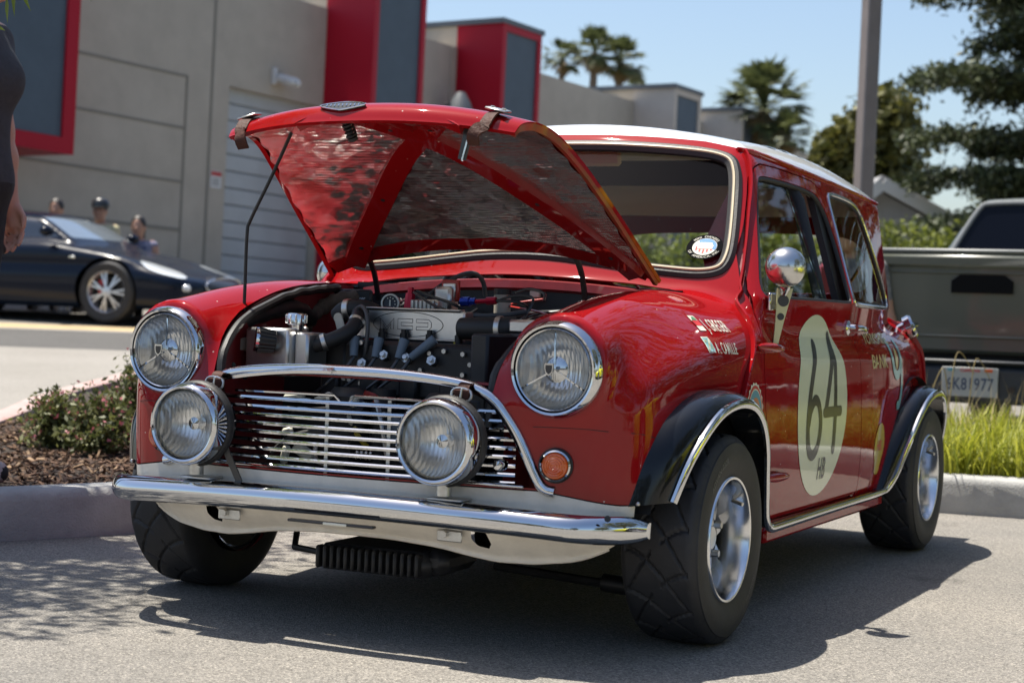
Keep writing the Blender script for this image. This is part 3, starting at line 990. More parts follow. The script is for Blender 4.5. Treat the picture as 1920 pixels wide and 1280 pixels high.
# ------------------------------------------------------------------ grille
sl_z = [.536, .516, .496, .476, .457, .438, .419, .400, .382]
A_ = ARCH[:17]
def arch_half(z):
    q = ARCH[:17]
    return float(np.interp(z, q[::-1, 1], q[::-1, 0]))
def grille_y(x): return -.500 + .050 * (x / .45) ** 2
grille = None
for i, z in enumerate(sl_z):
    w = arch_half(z) - .016
    xs_ = np.linspace(-w, w, 19)
    P = [(x, grille_y(x), z) for x in xs_]
    pr = [(-.0042, -.002), (-.0028, .007), (.0018, .0085), (.0050, .0055), (.0045, -.002)]
    o = MB().sweep(P, [(0, -1, 0)] * 19, pr, False).build('grille_slat', M['chrome'], car)
for xa, xb in ((-.30, -.017), (.035, .30)):
    mb = MB()
    mb.tube([(xa, grille_y(xa), .548), (xb, grille_y(xb), .551), (xb + (.016 if xb < 0 else 0), grille_y(xb), .537)] if xb < 0 else
            [(xa - .014, grille_y(xa), .537), (xa, grille_y(xa), .551), (xb, grille_y(xb), .548)], .0035, 6)
    mb.build('grille_top_bar', M['chrome'], car)
for x in (-.045, .115):
    MB().box((x, grille_y(x) + .016, .455), (.009, .003, .185)).build('grille_stay', M['steel'], car)
MB().box((0, -.478, .3785), (.90, .014, .006), ch=.002).build('grille_sill', M['chromeold'], car)
# chrome surround
q = catmull([(.506, .367), (.488, .370), (.474, .381), (.460, .405), (.444, .44), (.424, .48), (.402, .514), (.372, .550), (.333, .575), (.285, .588), (.20, .597), (.10, .602), (0, .603)], 4)
q = np.concatenate([q, (q * [-1, 1])[::-1][1:]])
P = on_front(q[:, 0] * 1.012, q[:, 1] + .004, -.62, -.40); P[:, 1] = np.minimum(P[:, 1], grille_y(P[:, 0]) + .02)
P[:, 1] = np.convolve(np.pad(P[:, 1], 4, mode='edge'), np.ones(9) / 9, 'valid')
Nn = np.tile(np.array([0, -1., .25]), (len(P), 1))
pr = [(.0125 * math.cos(t), .0105 * math.sin(t)) for t in np.linspace(0, 2 * PI, 13)[:-1]]
MB().sweep(P, Nn, pr, False).build('grille_surround', M['chrome'], car)
mb = MB()                                                     # wide cap over the middle of the surround
P2 = [(x, -.498 + .05 * (x / .45) ** 2, .608 - .06 * (x / .35) ** 2 * .55) for x in np.linspace(-.345, -.02, 14)]
mb.sweep(P2, [(0, -.35, 1)] * 14, [(-.018, -.003), (-.016, .003), (0, .006), (.016, .003), (.018, -.003)], False)
mb.build('surround_cap', M['chromeold'], car)
for sx, zc in ((-.338, .566), (.308, .572)):                   # buckles with leather
    b = MB()
    b.tube(chaikin([(sx - .025, -.512, zc - .014), (sx + .022, -.512, zc - .019), (sx + .026, -.508, zc + .009), (sx - .022, -.508, zc + .014)], 2, True), .0030, 6, True)
    b.cyl((sx - .001, -.515, zc - .016), (sx + .002, -.512, zc + .011), .0025, n=6)
    bo = b.build('buckle', M['steel'], car)
    P = catmull([(sx + .004, -.470, zc - .03), (sx + .003, -.502, zc - .012), (sx + .003, -.509, zc + .004), (sx + .004, -.500, zc + .020), (sx + .006, -.47, zc + .020)], 4)
    MB().box((sx + .001, -.508, zc - .002), (.040, .010, .024), None, .003).build('buckle_leather', M['leather'], bo)
    MB().sweep(P, [(0, -.8, .5)] * len(P), [(-.014, -.002), (.014, -.002), (.014, .002), (-.014, .002)], False).build('buckle_strap', M['leather'], bo)
MB().lathe([(.012, -.02), (.0125, .004), (.009, .010), (0, .012)], (.402, -.505, .424), (0, -1, 0), 20).build('grille_button', M['chrome'], car)
MB().sweep([(-.30, -.535, .445), (-.27, -.53, .385), (-.235, -.535, .330)], [(0, -1, 0)] * 3, [(-.008, -.002), (.008, -.002), (.008, .002), (-.008, .002)]).build('webbing_strap', M['ink'], car)

for sg in (1, -1):
    q = catmull([(.462, .508), (.52, .509), (.576, .508), (.615, .505)], 5)
    P1 = on_front(q[:, 0] * sg, q[:, 1])
    P2 = on_side([-.385, -.36, -.33, -.30], [.502, .499, .493, .486], sg)
    P = np.concatenate([P1, P2]); P = P - nrm(P) * .0004
    MB().tube(P, .0013, 5).build('panel_seam', M['seamdark'], car)
# ------------------------------------------------------------------ bumper and valance
xs_ = np.concatenate([np.linspace(-.692, -.60, 12), np.linspace(-.58, .58, 41), np.linspace(.60, .692, 12)])
P = []; sc = []
for x in xs_:
    u = abs(x) / .692
    P.append((x, -.568 + .060 * u ** 2 + .12 * max(0, (u - .80) / .2) ** 2.2, .318 - .020 * u ** 2))
    e = max(0, (u - .95) / .05) * .86
    sc.append(math.sqrt(max(.02, 1 - e * e)))
prof = [(-.027, -.034), (-.030, -.020), (-.027, -.002), (-.018, .011), (-.006, .018), (.007, .018), (.018, .011), (.027, -.002), (.032, -.020), (.030, -.034)]
mb = MB(); Vq = []
for p, s in zip(P, sc):
    for a, b in prof: Vq.append((p[0] + np.sign(p[0]) * .012 * (1 - s), p[1] - b * s + .020 * (1 - s), p[2] - a * (.12 + .88 * s) - .004 * (1 - s)))
mb.grid(Vq, len(P), len(prof), flip=True)
for s_, k in ((0, 0), (len(P) - 1, 1)):
    mb.add(np.array(Vq[s_ * len(prof):(s_ + 1) * len(prof)]), [list(range(len(prof)))])
bump = mb.build('bumper', M['chrome'], car, 60)
MB().lathe([(.007, 0), (.007, .001), (0, .001)], (.655, -.500, .330), (.6, -1, .2), 12).build('bumper_hole', M['ink'], bump)
mb = MB(); mb.box((.03, -.573, .2745), (.22, .018, .006), ch=.002); mb.build('bumper_slot', M['ink'], bump)
mb = MB(); mb.box((.045, -.5835, .2745), (.060, .003, .006), ch=.001); mb.build('number_light', M['vinylwhite'], bump)

def val_low(x):
    return np.interp(abs(x), [0, .10, .22, .30, .36, .44, .52, .58, .615, .635], [.236, .235, .226, .212, .205, .206, .216, .234, .256, .285])
nx, nz = 121, 15
Vq = []
for i in range(nx):
    x = -.635 + 1.27 * i / (nx - 1)
    zl = val_low(x)
    for j in range(nz):
        t = j / (nz - 1)
        z = .315 + (zl - .315) * t
        yb = -.487 + .075 * (x / .6) ** 2
        bulge = .010 * math.sin(PI * min(t * 1.15, 1)) * math.exp(-((abs(x) - .36) / .14) ** 2)
        Vq.append((x, yb + .060 * t ** 2 - (.010 if t > .93 else 0) - bulge, z))
Vq = np.array(Vq)
T_ = []
for i in range(nx - 1):
    for j in range(nz - 1):
        a = i * nz + j
        T_ += [(a, a + 1, a + nz + 1), (a, a + nz + 1, a + nz)]
T_ = np.array(T_)
for hx in (-.372, .337):
    Vq, T_ = clip(Vq, T_, lambda P: sdpoly([(hx - .022, .252), (hx - .017, .276), (hx + .002, .281), (hx + .018, .268), (hx + .023, .246), (hx + .012, .233), (hx - .012, .237)], P[:, 0], P[:, 2]))
val = mk('valance', Vq, T_, M['cream'], car, 60)
for hx in (-.372, .337): MB().lathe([(.04, -.02), (.04, .02), (.03, .03), (0, .03)], (hx, -.385, .256), (0, 1, 0), 16).build('hole_backing', M['void'], val)
for sx in (-1, 1):
    for px_, n_ in ((-.310, 'valance_plate'), (.272, 'valance_plate')):
        if (px_ < 0) == (sx < 0):
            MB().box((px_, -.474, .258), (.062, .004, .024), ch=.002).build(n_, M['steel'], val)
            MB().cyl((px_ - .01, -.472, .262), (px_ - .01, -.486, .262), .008, n=6).build('bolt', M['steel'], val)
P = catmull([(x, -.487 + .075 * (x / .6) ** 2 + .055, val_low(x) + .001) for x in np.linspace(-.60, .60, 31)], 2)
MB().tube(P, .005, 6).build('valance_lip', M['cream'], val)
mb = MB(); mb.box((.045, -.30, .176), (.30, .26, .060), ch=.02)
for k in range(15): mb.box((-.085 + k * .0185, -.432, .178), (.0095, .030, .052), None, .004)
mb.box((.20, -.36, .185), (.06, .10, .06), ch=.02)
mb.build('sump_fins', M['engineblack'], car)
MB().tube([(-.30, -.20, .19), (-.24, -.30, .17), (-.15, -.31, .165), (-.08, -.30, .17)], .008, 8).build('shift_rod', M['engineblack'], car)
mb = MB(); mb.tube([(.15, .0, .127), (.52, .0, .109)], .011, 8)
mb.cyl((.44, 0, .115), (.58, 0, .108), .022); mb.build('drive_shaft', M['engineblack'], car)

# ------------------------------------------------------------------ wheel-arch flares and sill trim
def resample(P, n):
    P = np.asarray(P, float)
    d = np.r_[0, np.cumsum(np.linalg.norm(np.diff(P, axis=0), axis=1))]
    t = np.linspace(0, d[-1], n)
    return np.stack([np.interp(t, d, P[:, k]) for k in range(P.shape[1])], 1)
for sgn in (1, -1):
    lips = []
    for kind in ('front', 'rear'):
        if kind == 'front':
            inner = resample(catmull(FFL[1:], 6), 60)
            lip = catmull([(-.305, .352, .722), (-.275, .43, .742), (-.215, .495, .757), (-.13, .542, .766), (-.02, .560, .770), (.09, .548, .767), (.18, .505, .760), (.25, .44, .748), (.32, .355, .728), (.40, .255, .706), (.445, .224, .700)], 6)
        else:
            inner = resample(catmull(RFL[:-1], 6), 60)
            lip = catmull([(1.645, .2265, .694), (1.69, .275, .715), (1.76, .38, .738), (1.83, .455, .750), (1.92, .510, .758), (2.03, .530, .760), (2.14, .516, .756), (2.24, .465, .742), (2.31, .39, .722), (2.35, .32, .70)], 6)
        lip = resample(lip, 60)
        pin = on_side(inner[:, 0], inner[:, 1], 1)
        po = np.stack([lip[:, 2], lip[:, 0], lip[:, 1]], 1)
        rows = []
        for t in np.linspace(0, 1, 9):
            b = (1 - t) * pin + t * po
            b[:, 0] += .012 * math.sin(PI * t)
            c = np.stack([np.zeros(60), b[:, 1] - (0 if kind == 'front' else 2.036), b[:, 2] - .247], 1)
            c /= np.linalg.norm(c, axis=1)[:, None]
            b += c * .010 * math.sin(PI * t)
            rows.append(b)
        inn = po.copy(); inn[:, 0] -= .012
        rows.append(inn - 0)
        inn2 = inn.copy(); inn2[:, 0] = pin[:, 0] - .02; rows.append(inn2)
        G = np.array(rows).transpose(1, 0, 2).copy()
        if kind == 'front':                      # closing face at the front tip
            pass
        G[..., 0] *= sgn
        mb = MB(); mb.grid(G, 60, 11, flip=sgn < 0)
        mb.add(G[0], [list(range(11))])
        fl = mb.build('wheel_arch_flare', M['black'], car, 50)
        lips.append(po)
    # chrome strip: front lip, sill, rear lip
    a, b = lips
    sill = np.stack([np.linspace(.700, .694, 30), np.linspace(.47, 1.62, 30), np.linspace(.222, .226, 30)], 1)
    path = np.concatenate([a, sill, b])
    path = resample(path, 170)
    path[:, 0] += .004
    path[:, 0] *= sgn
    cen = np.tile([sgn * 1., 0, 0], (170, 1))
    pr = [(-.011, -.004), (-.011, .003), (-.005, .007), (.005, .007), (.011, .003), (.011, -.004)]
    MB().sweep(path, cen, pr, False).build('sill_trim', M['chrome'], car)
    mb = MB(); mb.box((sgn * .672, 1.06, .200), (.03, 1.18, .040), ch=.008); mb.build('sill', M['red'], car)
    P = on_side([-.372], [.352], sgn)[0]
    MB().sphere(P + [sgn * .012, -.006, 0], .005, 8, 6).build('flare_rivet', M['steel'], car)

# ------------------------------------------------------------------ wheels
M['rimalloy'] = mat('rim_alloy', (.74, .75, .76), .17, 1.0, var=.08, vscale=20)
def tyre_mesh(name, parent, sgn):
    nu, prof = 300, []
    # (x across, outwards positive; r)
    pts = [(-.100, .150), (-.106, .172), (-.108, .195), (-.103, .218), (-.094, .233), (-.085, .2395)]
    tread = [(x, .2445 - .004 * (x / .085) ** 2) for x in np.linspace(-.080, .080, 42)]
    pts2 = [(.085, .2395), (.094, .233), (.100, .224), (.1035, .2225), (.107, .205), (.108, .193), (.1065, .172), (.101, .156), (.098, .147)]
    pr = pts + tread + pts2
    m = len(pr)
    x = np.array([p[0] for p in pr]); r = np.array([p[1] for p in pr])
    th = np.arange(nu) * 2 * PI / nu
    X, TH = np.meshgrid(x, th, indexing='xy')
    Rr = np.tile(r, (nu, 1))
    # curved diagonal grooves
    per = 2 * PI / 15
    def groove(ph, w): return np.exp(-(((ph + per / 2) % per - per / 2) / w) ** 4)
    u = np.clip(X / .085, -1, 1)
    g = np.maximum(groove(TH - .34 * u - .16 * u * u, .021), groove(TH + .34 * u - .16 * u * u + per * .5, .021) * (np.abs(u) > .12))
    g *= (np.abs(X) < .082)
    side = groove(TH * 1.0 - .2, .018) * (X > .081) * (X < .098) * .5
    Rr = Rr - .0055 * g - .003 * side
    V = np.stack([sgn * (X * .89 + .0115), Rr * np.cos(TH), Rr * np.sin(TH)], -1)
    mb = MB(); mb.grid(V, nu, m, closed_u=True, flip=sgn < 0)
    return mb.build(name, M['tyre'], parent, 30)
def ring(mb, prof, n=56, mi=0): return mb.lathe([(r, h) for r, h in prof], (0, 0, 0), (1, 0, 0), n, mi=mi)
def wheel(sgn, xo, y, zc=.245):
    """hub frame: outer face at x = xo"""
    e = mk('wheel', [(0, 0, 0)], [], M['tyre'], car, 0) if False else None
    xc = xo - .104
    mb = MB()
    pr = [(.128, .036), (.118, .012), (.121, -.02), (.128, -.06), (.140, -.092), (.146, -.098)]
    barrel = [(.1475, .092), (.1475, .100), (.1435, .1035), (.1385, .1025), (.1365, .098), (.1350, .088), (.1300, .070), (.1295, .020), (.128, -.02), (.132, -.06), (.142, -.092), (.1475, -.098)]
    mb.lathe([(r, sgn * h) for r, h in barrel], (0, 0, 0), (1, 0, 0), 64)
    rim = mb.build('wheel', M['rimalloy'], car, 50, loc=(sgn * xc, y, zc))
    tyre_mesh('tyre', rim, sgn)
    mb = MB()
    hx = 0
    mb.lathe([(0, sgn * .058), (.026, sgn * .058), (.034, sgn * .050), (.060, sgn * .044), (.060, sgn * .02)], (0, 0, 0), (1, 0, 0), 32)
    mb.build('hub', M['silverwheel'], rim)
    for k in range(8):
        a = 2 * PI * k / 8 + .2
        ca, sa = math.cos(a), math.sin(a); ta = np.array([0, -sa, ca]); ra = np.array([0, ca, sa]); xa = np.array([sgn, 0, 0])
        V = []
        for r, w, h0, h1 in ((.050, .017, .026, .050), (.075, .013, .026, .050), (.105, .014, .020, .042), (.129, .022, .010, .026)):
            for s_, hh in ((-1, h0), (-.6, h1), (.6, h1), (1, h0)): V.append(ra * r + ta * w * s_ + xa * hh)
        mb = MB().grid(V, 4, 4, flip=sgn < 0)
        mb.build('spoke', M['silverwheel'], rim, 35)
    for k in range(4):
        a = 2 * PI * k / 4 + .6
        p = np.array([0, .047 * math.cos(a), .047 * math.sin(a)])
        MB().cyl(p + [sgn * .040, 0, 0], p + [sgn * .066, 0, 0], .0085, n=6).build('wheel_nut', M['steel'], rim, 20)
    mb = MB().cyl((sgn * .07, .098, .080), (sgn * .098, .090, .073), .005, n=8); mb.build('valve', M['steel'], rim)
    MB().lathe([(.0, -sgn * .085), (.136, -sgn * .085)], (0, 0, 0), (1, 0, 0), 28).build('back_plate', M['engineblack'], rim)
    MB().lathe([(.0, sgn * .002), (.10, sgn * .002)], (0, 0, 0), (1, 0, 0), 24).build('brake_disc', M['engineblack'], rim)
    if sgn > 0:
        for txt, a_mid, sz, sp in (('ADVAN-032R', 2.15, .020, 1.05), ('165/70R10 72H', -.75, .011, 1.1)):
            V, Fc = text_mesh(txt, sz, .0, sp, 1., 'CENTER')
            if len(V):
                rr = .186 + V[:, 1]; aa = a_mid - V[:, 0] / .193
                # reading clockwise seen from outside (+x): y to the right, z up
                Vw = np.stack([np.full(len(V), .1086), rr * np.cos(aa), rr * np.sin(aa)], 1)
                mk('tyre_lettering', Vw, Fc, M['tyreprint'], rim, 0)
    return rim
for sgn, xo, y in ((1, .755, 0.), (-1, .798, 0.), (1, .745, 2.036), (-1, .745, 2.036)): wheel(sgn, xo, y)
# ------------------------------------------------------------------ the open bonnet
bon = MB().box((0, .30, .835), (.60, .012, .012)).build('bonnet_hinge_rod', M['plastic'], car) if False else None
S_E = np.array([0, .16, .33, .53, .70, .82, .92, 1.0])
EY = [.206, .096, -.013, -.156, -.263, -.345, -.405, -.432]; EZ = [.842, .92, .995, 1.091, 1.150, 1.170, 1.163, 1.140]; EW = [.479, .464, .45, .427, .406, .392, .382, .376]
CY = [.19, .085, -.03, -.17, -.28, -.385, -.462, -.490]; CZ = [.922, .995, 1.066, 1.147, 1.194, 1.214, 1.203, 1.166]
def bon_pt(s, t):
    s = np.asarray(s, float); t = np.asarray(t, float)
    a = np.abs(t) ** 2.3
    ey, ez, ew = (spl(s, v) for v in (EY, EZ, EW)); cy, cz = (spl(s, v) for v in (CY, CZ))
    return np.stack([ew * t, cy + (ey - cy) * a, cz + (ez - cz) * a], -1)
_cs = {}
def spl(s, v):
    k = id(v)
    if k not in _cs:
        q = catmull(np.stack([S_E, np.array(v)], 1), 12); _cs[k] = q
    q = _cs[k]
    return np.interp(s, q[:, 0], q[:, 1])
def bon_nrm(s, t):
    e = 1e-3
    a = bon_pt(np.clip(s + e, 0, 1), t) - bon_pt(np.clip(s - e, 0, 1), t); b = bon_pt(s, np.clip(t + e, -1, 1)) - bon_pt(s, np.clip(t - e, -1, 1))
    n = np.cross(b, a)
    n /= np.linalg.norm(n, axis=-1)[..., None] + 1e-12
    return n                      # towards the painted side?
ns, nt_ = 61, 61
ss, tt = np.meshgrid(np.linspace(0, 1, ns), np.linspace(-1, 1, nt_), indexing='ij')
Pb = bon_pt(ss, tt).reshape(-1, 3); Nb = bon_nrm(ss.ravel(), tt.ravel())
up_ = Nb[ns * nt_ // 2]
if up_[2] < 0: Nb = -Nb
Tb = []
for i in range(ns - 1):
    for j in range(nt_ - 1):
        a = i * nt_ + j
        Tb += [(a, a + 1, a + nt_ + 1), (a, a + nt_ + 1, a + nt_)]
Tb = np.array(Tb)
fn = np.cross(Pb[Tb[0, 1]] - Pb[Tb[0, 0]], Pb[Tb[0, 2]] - Pb[Tb[0, 0]])
if fn @ Nb[Tb[0, 0]] < 0: Tb = Tb[:, ::-1]
bonnet = mk_shell('bonnet', Pb, Tb, Nb, .010, M['red'], car)
# rolled edge down both sides
for sg in (-1, 1):
    s_ = np.linspace(.0, .99, 40)
    P = bon_pt(s_, np.full(40, sg * .985)); n_ = bon_nrm(s_, np.full(40, sg * .985)); n_ = n_ if n_[5][2] > 0 else -n_
    MB().sweep(P - n_ * .008, n_, [(-.006, -.012), (.006, -.012), (.006, .004), (-.006, .004)]).build('bonnet_edge', M['rustyred'] if sg > 0 else M['red'], bonnet)
# stiffening cross on the underside
def under(x, s, d):
    w = spl(s, EW)
    t = np.clip(x / w, -1, 1)
    n_ = bon_nrm(s, t); n_ = np.where(n_[:, 2:3] > 0, n_, -n_)
    return bon_pt(s, t) - n_ * d, n_
bars = [((-.385, .03), (.262, .955)), ((.435, .03), (-.165, .955))]
for (x0, s0), (x1, s1) in bars:
    k = np.linspace(0, 1, 40)
    P, n_ = under(x0 + (x1 - x0) * k, s0 + (s1 - s0) * k, .036)
    n_ = np.array([np.convolve(np.pad(n_[:, i], 4, mode='edge'), np.ones(9) / 9, 'valid') for i in range(3)]).T
    MB().sweep(P, n_, [(-.028, .0), (.028, .0), (.034, .026), (-.034, .026)]).build('bonnet_brace', M['red'], bonnet)
    for kk in (3, 12, 29, 37):
        c = P[kk]; MB().cyl(c - n_[kk] * .0006, c + n_[kk] * .004, .006, n=12).build('brace_hole', M['ink'], bonnet)
# red border of the underside, rear flange
k = np.linspace(-.455, .455, 40)
P, n_ = under(k, np.full(40, .035), .018)
MB().sweep(P, n_, [(-.020, -.004), (.022, -.004), (.024, .010), (-.022, .010)]).build('bonnet_flange', M['red'], bonnet)
P, n_ = under(np.linspace(-.36, .36, 40), np.full(40, .955), .014)
MB().sweep(P, n_, [(-.014, -.004), (.014, -.004), (.016, .008), (-.016, .008)]).build('bonnet_flange', M['red'], bonnet)
# foil insulation in four pieces between the braces
def side_of(P, a, b):
    (x0, s0), (x1, s1) = a, b
    return ((x1 - x0) * (P[:, 1] - s0) - (s1 - s0) * (P[:, 0] - x0)) / math.hypot(x1 - x0, s1 - s0)
gx, gs = np.meshgrid(np.linspace(-.47, .47, 150), np.linspace(.068, .935, 130), indexing='ij')
G2 = np.stack([gx.ravel(), gs.ravel(), np.zeros(gx.size)], 1)
T2 = []
for i in range(149):
    for j in range(129):
        a = i * 130 + j
        T2 += [(a, a + 1, a + 131), (a, a + 131, a + 130)]
T2 = np.array(T2)
inedge = lambda P: spl(P[:, 1], EW) * .965 - np.abs(P[:, 0]) - .004 * np.sin(P[:, 1] * 60) - .003 * np.sin(P[:, 0] * 95 + 1)
for s1_, s2_ in ((1, 1), (1, -1), (-1, 1), (-1, -1)):
    V2, Tq = clip(G2, T2, inedge)
    V2, Tq = clip(V2, Tq, lambda P: s1_ * side_of(P, *bars[0]) - .034 + .003 * np.sin(P[:, 1] * 70))
    V2, Tq = clip(V2, Tq, lambda P: s2_ * side_of(P, *bars[1]) - .034 + .003 * np.sin(P[:, 1] * 64 + 2))
    if len(Tq) < 10: continue
    P, n_ = under(V2[:, 0], V2[:, 1], .016)
    h = np.array([noise_v(p, 9) * .5 + noise_v(p * 1.0 + 5, 24) * .30 + abs(noise_v(p + 9, 45)) * .14 for p in P])
    P = P - n_ * (.004 + .007 * h[:, None])
    fn = np.cross(P[Tq[:, 1]] - P[Tq[:, 0]], P[Tq[:, 2]] - P[Tq[:, 0]]).mean(0)
    if fn @ n_.mean(0) > 0: Tq = Tq[:, ::-1]
    mk('foil_insulation', P, Tq, M['foil'], bonnet, 180)
MB().cyl(*[under(np.array([.30]), np.array([.86]), d)[0][0] for d in (.020, .026)], .022, n=9).build('foil_hole', M['ink'], bonnet)
# latch spring, safety catch
P0, n0 = under(np.array([-.045]), np.array([.93]), .02)
c0 = P0[0]; dirn = -n0[0]
th = np.linspace(0, 2 * PI * 5, 70)
R_ = frame(dirn)
mb = MB(); mb.tube([c0 + dirn * (.012 + .045 * a / th[-1]) + .011 * (math.cos(a) * R_[:, 0] + math.sin(a) * R_[:, 1]) for a in th], .0028, 6)
mb.cyl(c0, c0 + dirn * .064, .006, n=10); mb.cyl(c0 + dirn * .058, c0 + dirn * .066, .012, n=14)
mb.build('latch_pin', M['engineblack'], bonnet)
mb = MB(); P1, n1 = under(np.array([.012]), np.array([.95]), .018); mb.box(P1[0], (.075, .018, .010), ch=.003); mb.build('latch_plate', M['engineblack'], bonnet)
# leather straps with plates
for sg, x in ((-1, -.330), (1, .315)):
    s_ = np.array([.86, .92, .97, 1.0])
    P, n_ = [np.array(v) for v in (bon_pt(s_, np.full(4, x / .38)), bon_nrm(s_, np.full(4, x / .38)))]
    n_ = np.where(n_[:, 2:3] > 0, n_, -n_)
    pl = P + n_ * .006
    end = pl[-1]
    path = catmull(list(pl) + [end + [sg * -.010, -.016, -.010], end + [sg * -.016, -.020, -.026], end + [sg * -.018, -.010, -.042]], 6)
    nn = [(0, -.3, 1)] * 18 + [(0, -1, .1)] * (len(path) - 18)
    MB().sweep(path, nn, [(-.0145, -.002), (.0145, -.002), (.0145, .0025), (-.0145, .0025)]).build('leather_strap', M['leather'], bonnet)
    pp = pl[0] * .5 + pl[1] * .5
    R = frame(n_[0], (1, 0, 0))
    mb = MB(); mb.box(pp + n_[0] * .007, (.052, .034, .005), R, ch=.002); mb.build('strap_plate', M['steel'], bonnet)
    for dx in (-.014, .014): MB().cyl(pp + R[:, 0] * dx + n_[0] * .008, pp + R[:, 0] * dx + n_[0] * .0125, .005, n=10).build('rivet', M['steel'], bonnet)
# knife-shaped offcut of strap hanging inside the left corner
P1, n1 = under(np.array([.265]), np.array([.93]), .02)
a = P1[0]
mb = MB(); mb.sweep([a, a + [.0, .0, -.03], a + [-.012, .0, -.085]], [(0, -1, 0)] * 3, [(-.010, -.002), (.010, -.002), (.010, .002), (-.010, .002)]); mb.build('strap_tail', M['ink'], bonnet)
MB().bar(a + [.008, -.004, -.022], a + [-.010, -.004, -.088], .003, .004).build('tail_edge', M['polished'], bonnet)
# badge on the nose: dark oval with wings and raised lettering strokes
s0 = .93; t0 = -.04 / .38
def badge_pt(u, v, h=0.):
    P, n_ = bon_pt(np.array([s0 + v * 1.15]), np.array([t0 + u / .38])), bon_nrm(np.array([s0 + v * 1.15]), np.array([t0 + u / .38]))
    n_ = n_ if n_[0, 2] > 0 else -n_
    return P[0] + n_[0] * h
q = [(.060 * math.cos(a), .024 * math.sin(a) * (1 - .5 * abs(math.cos(a)))) for a in np.linspace(0, 2 * PI, 41)[:-1]]
V = [badge_pt(u, v, .001) for u, v in q] + [badge_pt(u, v, .005) for u, v in q] + [badge_pt(0, 0, .006)]
mk('bonnet_badge', V, [(i, (i + 1) % 40, 40 + (i + 1) % 40, 40 + i) for i in range(40)] + [(40 + i, 40 + (i + 1) % 40, 80) for i in range(40)], M['navy'], bonnet, 20)
mb = MB(); mb.tube([badge_pt(u, v, .006) for u, v in q], .0016, 6, True)
for i in range(-4, 5): mb.cyl(badge_pt(i * .0105, -.005, .006), badge_pt(i * .0105 + .002, .007, .006), .0016, n=6)
mb.build('badge_letters', M['polished'], bonnet)
# hinge arms
for x in (-.385, .235):
    MB().sweep(catmull([(x, .175, .915), (x, .22, .90), (x, .262, .862), (x, .285, .82), (x, .30, .77)], 5), [(0, -1, 0)] * 21, [(-.007, -.003), (.007, -.003), (.007, .003), (-.007, .003)]).build('bonnet_hinge', M['plastic'], car)
# prop rod
MB().tube(catmull([(-.285, -.30, 1.168), (-.35, -.285, 1.06), (-.412, -.278, .955), (-.421, -.279, .92), (-.421, -.281, .80), (-.420, -.283, .69), (-.417, -.283, .668), (-.436, -.283, .662)], 5), .0042, 8).build('bonnet_prop', M['plastic'], car)
# ------------------------------------------------------------------ engine bay contents
eng = MB()
eng.box((.0, -.045, .52), (.50, .20, .28), ch=.015); eng.box((-.02, -.16, .60), (.46, .05, .14), ch=.012); eng.box((0.02, -.12, .40), (.62, .34, .20), ch=.02)
for k in range(5): eng.box((-.22 + k * .11, -.19, .56), (.05, .03, .06), ch=.006)
engine = eng.build('engine_block', M['engineblack'], car)
# polished plate cover with engraved oval and letters
pc = MB(); pc.box((-.058, -.075, .7115), (.304, .05, .072), ch=.004)
pc.box((-.060, -.102, .6765), (.315, .010, .006), ch=.002); pc.box((-.060, -.095, .7495), (.292, .030, .005), ch=.002)
cover = pc.build('engine_cover', M['alu'], car)
MB().tube([(-.062 + .098 * math.cos(a), -.1005, .712 + .030 * math.sin(a)) for a in np.linspace(0, 2 * PI, 49)[:-1]], .0009, 5, True).build('engraved_oval', M['ink'], cover)
for k, (dx, st) in enumerate(((-.062, [(-.02, -.013), (-.02, .013), (0, -.008), (.02, .013), (.02, -.013), (.011, -.013), (.011, -.001), (0, -.016), (-.011, -.001), (-.011, -.013), (-.02, -.013)]),
                              (-.008, [(.022, .013), (-.022, .013), (-.022, -.013), (.022, -.013), (.022, -.004), (-.012, -.004), (-.012, .004), (.022, .004), (.022, .013)]),
                              (.047, [(-.022, -.013), (.014, -.013), (.022, -.006), (.022, .006), (.014, .013), (-.022, .013), (-.022, .005), (.012, .005), (.012, -.005), (-.022, -.005), (-.022, -.013)]))):
    MB().tube([(-.062 + dx * .95 + a * .95, -.1005, .712 + b) for a, b in st], .0008, 5).build('engraved_letter', M['ink'], cover)
for x in (-.128, -.066, .006, .086):
    mb = MB(); mb.cyl((x, -.112, .640), (x, -.112, .690), .0095, n=12); mb.cyl((x, -.112, .680), (x, -.112, .700), .007, n=8)
    st = mb.build('cover_stud', M['plastic'], car); MB().box((x - .006, -.1215, .668), (.004, .002, .012)).build('paint_mark', M['decalyellow'], st)
for k, (x, z, dx) in enumerate(((-.152, .668, -.006), (-.086, .668, .0), (-.018, .668, .004), (.046, .672, .034))):
    p0 = np.array([x + dx * .6, -.195, z + .008]); p1 = np.array([x - dx, -.212, z - .038])
    bt = MB().cyl(p0, p1, .0125, .0095, 14).build('spark_plug_boot', M['greyboot'], car)
    MB().tube(catmull([p1, p1 + [-.012, -.02, -.03], p1 + [-.05, -.035, -.065], p1 + [-.10, -.03, -.10]], 6), .0042, 8).build('spark_lead', M['ink'], bt)
for x, z in ((-.070, .634), (-.008, .630), (.062, .627), (-.13, .612)):
    mb = MB(); d = np.array([.1, -.9, .35]); d /= np.linalg.norm(d); c = np.array([x, -.195, z])
    mb.cyl(c - d * .02, c, .0095, n=10); mb.cyl(c, c + d * .010, .0125, n=6); mb.cyl(c + d * .010, c + d * .018, .006, n=10)
    mb.build('stud_nut', M['steel'], car, 20)
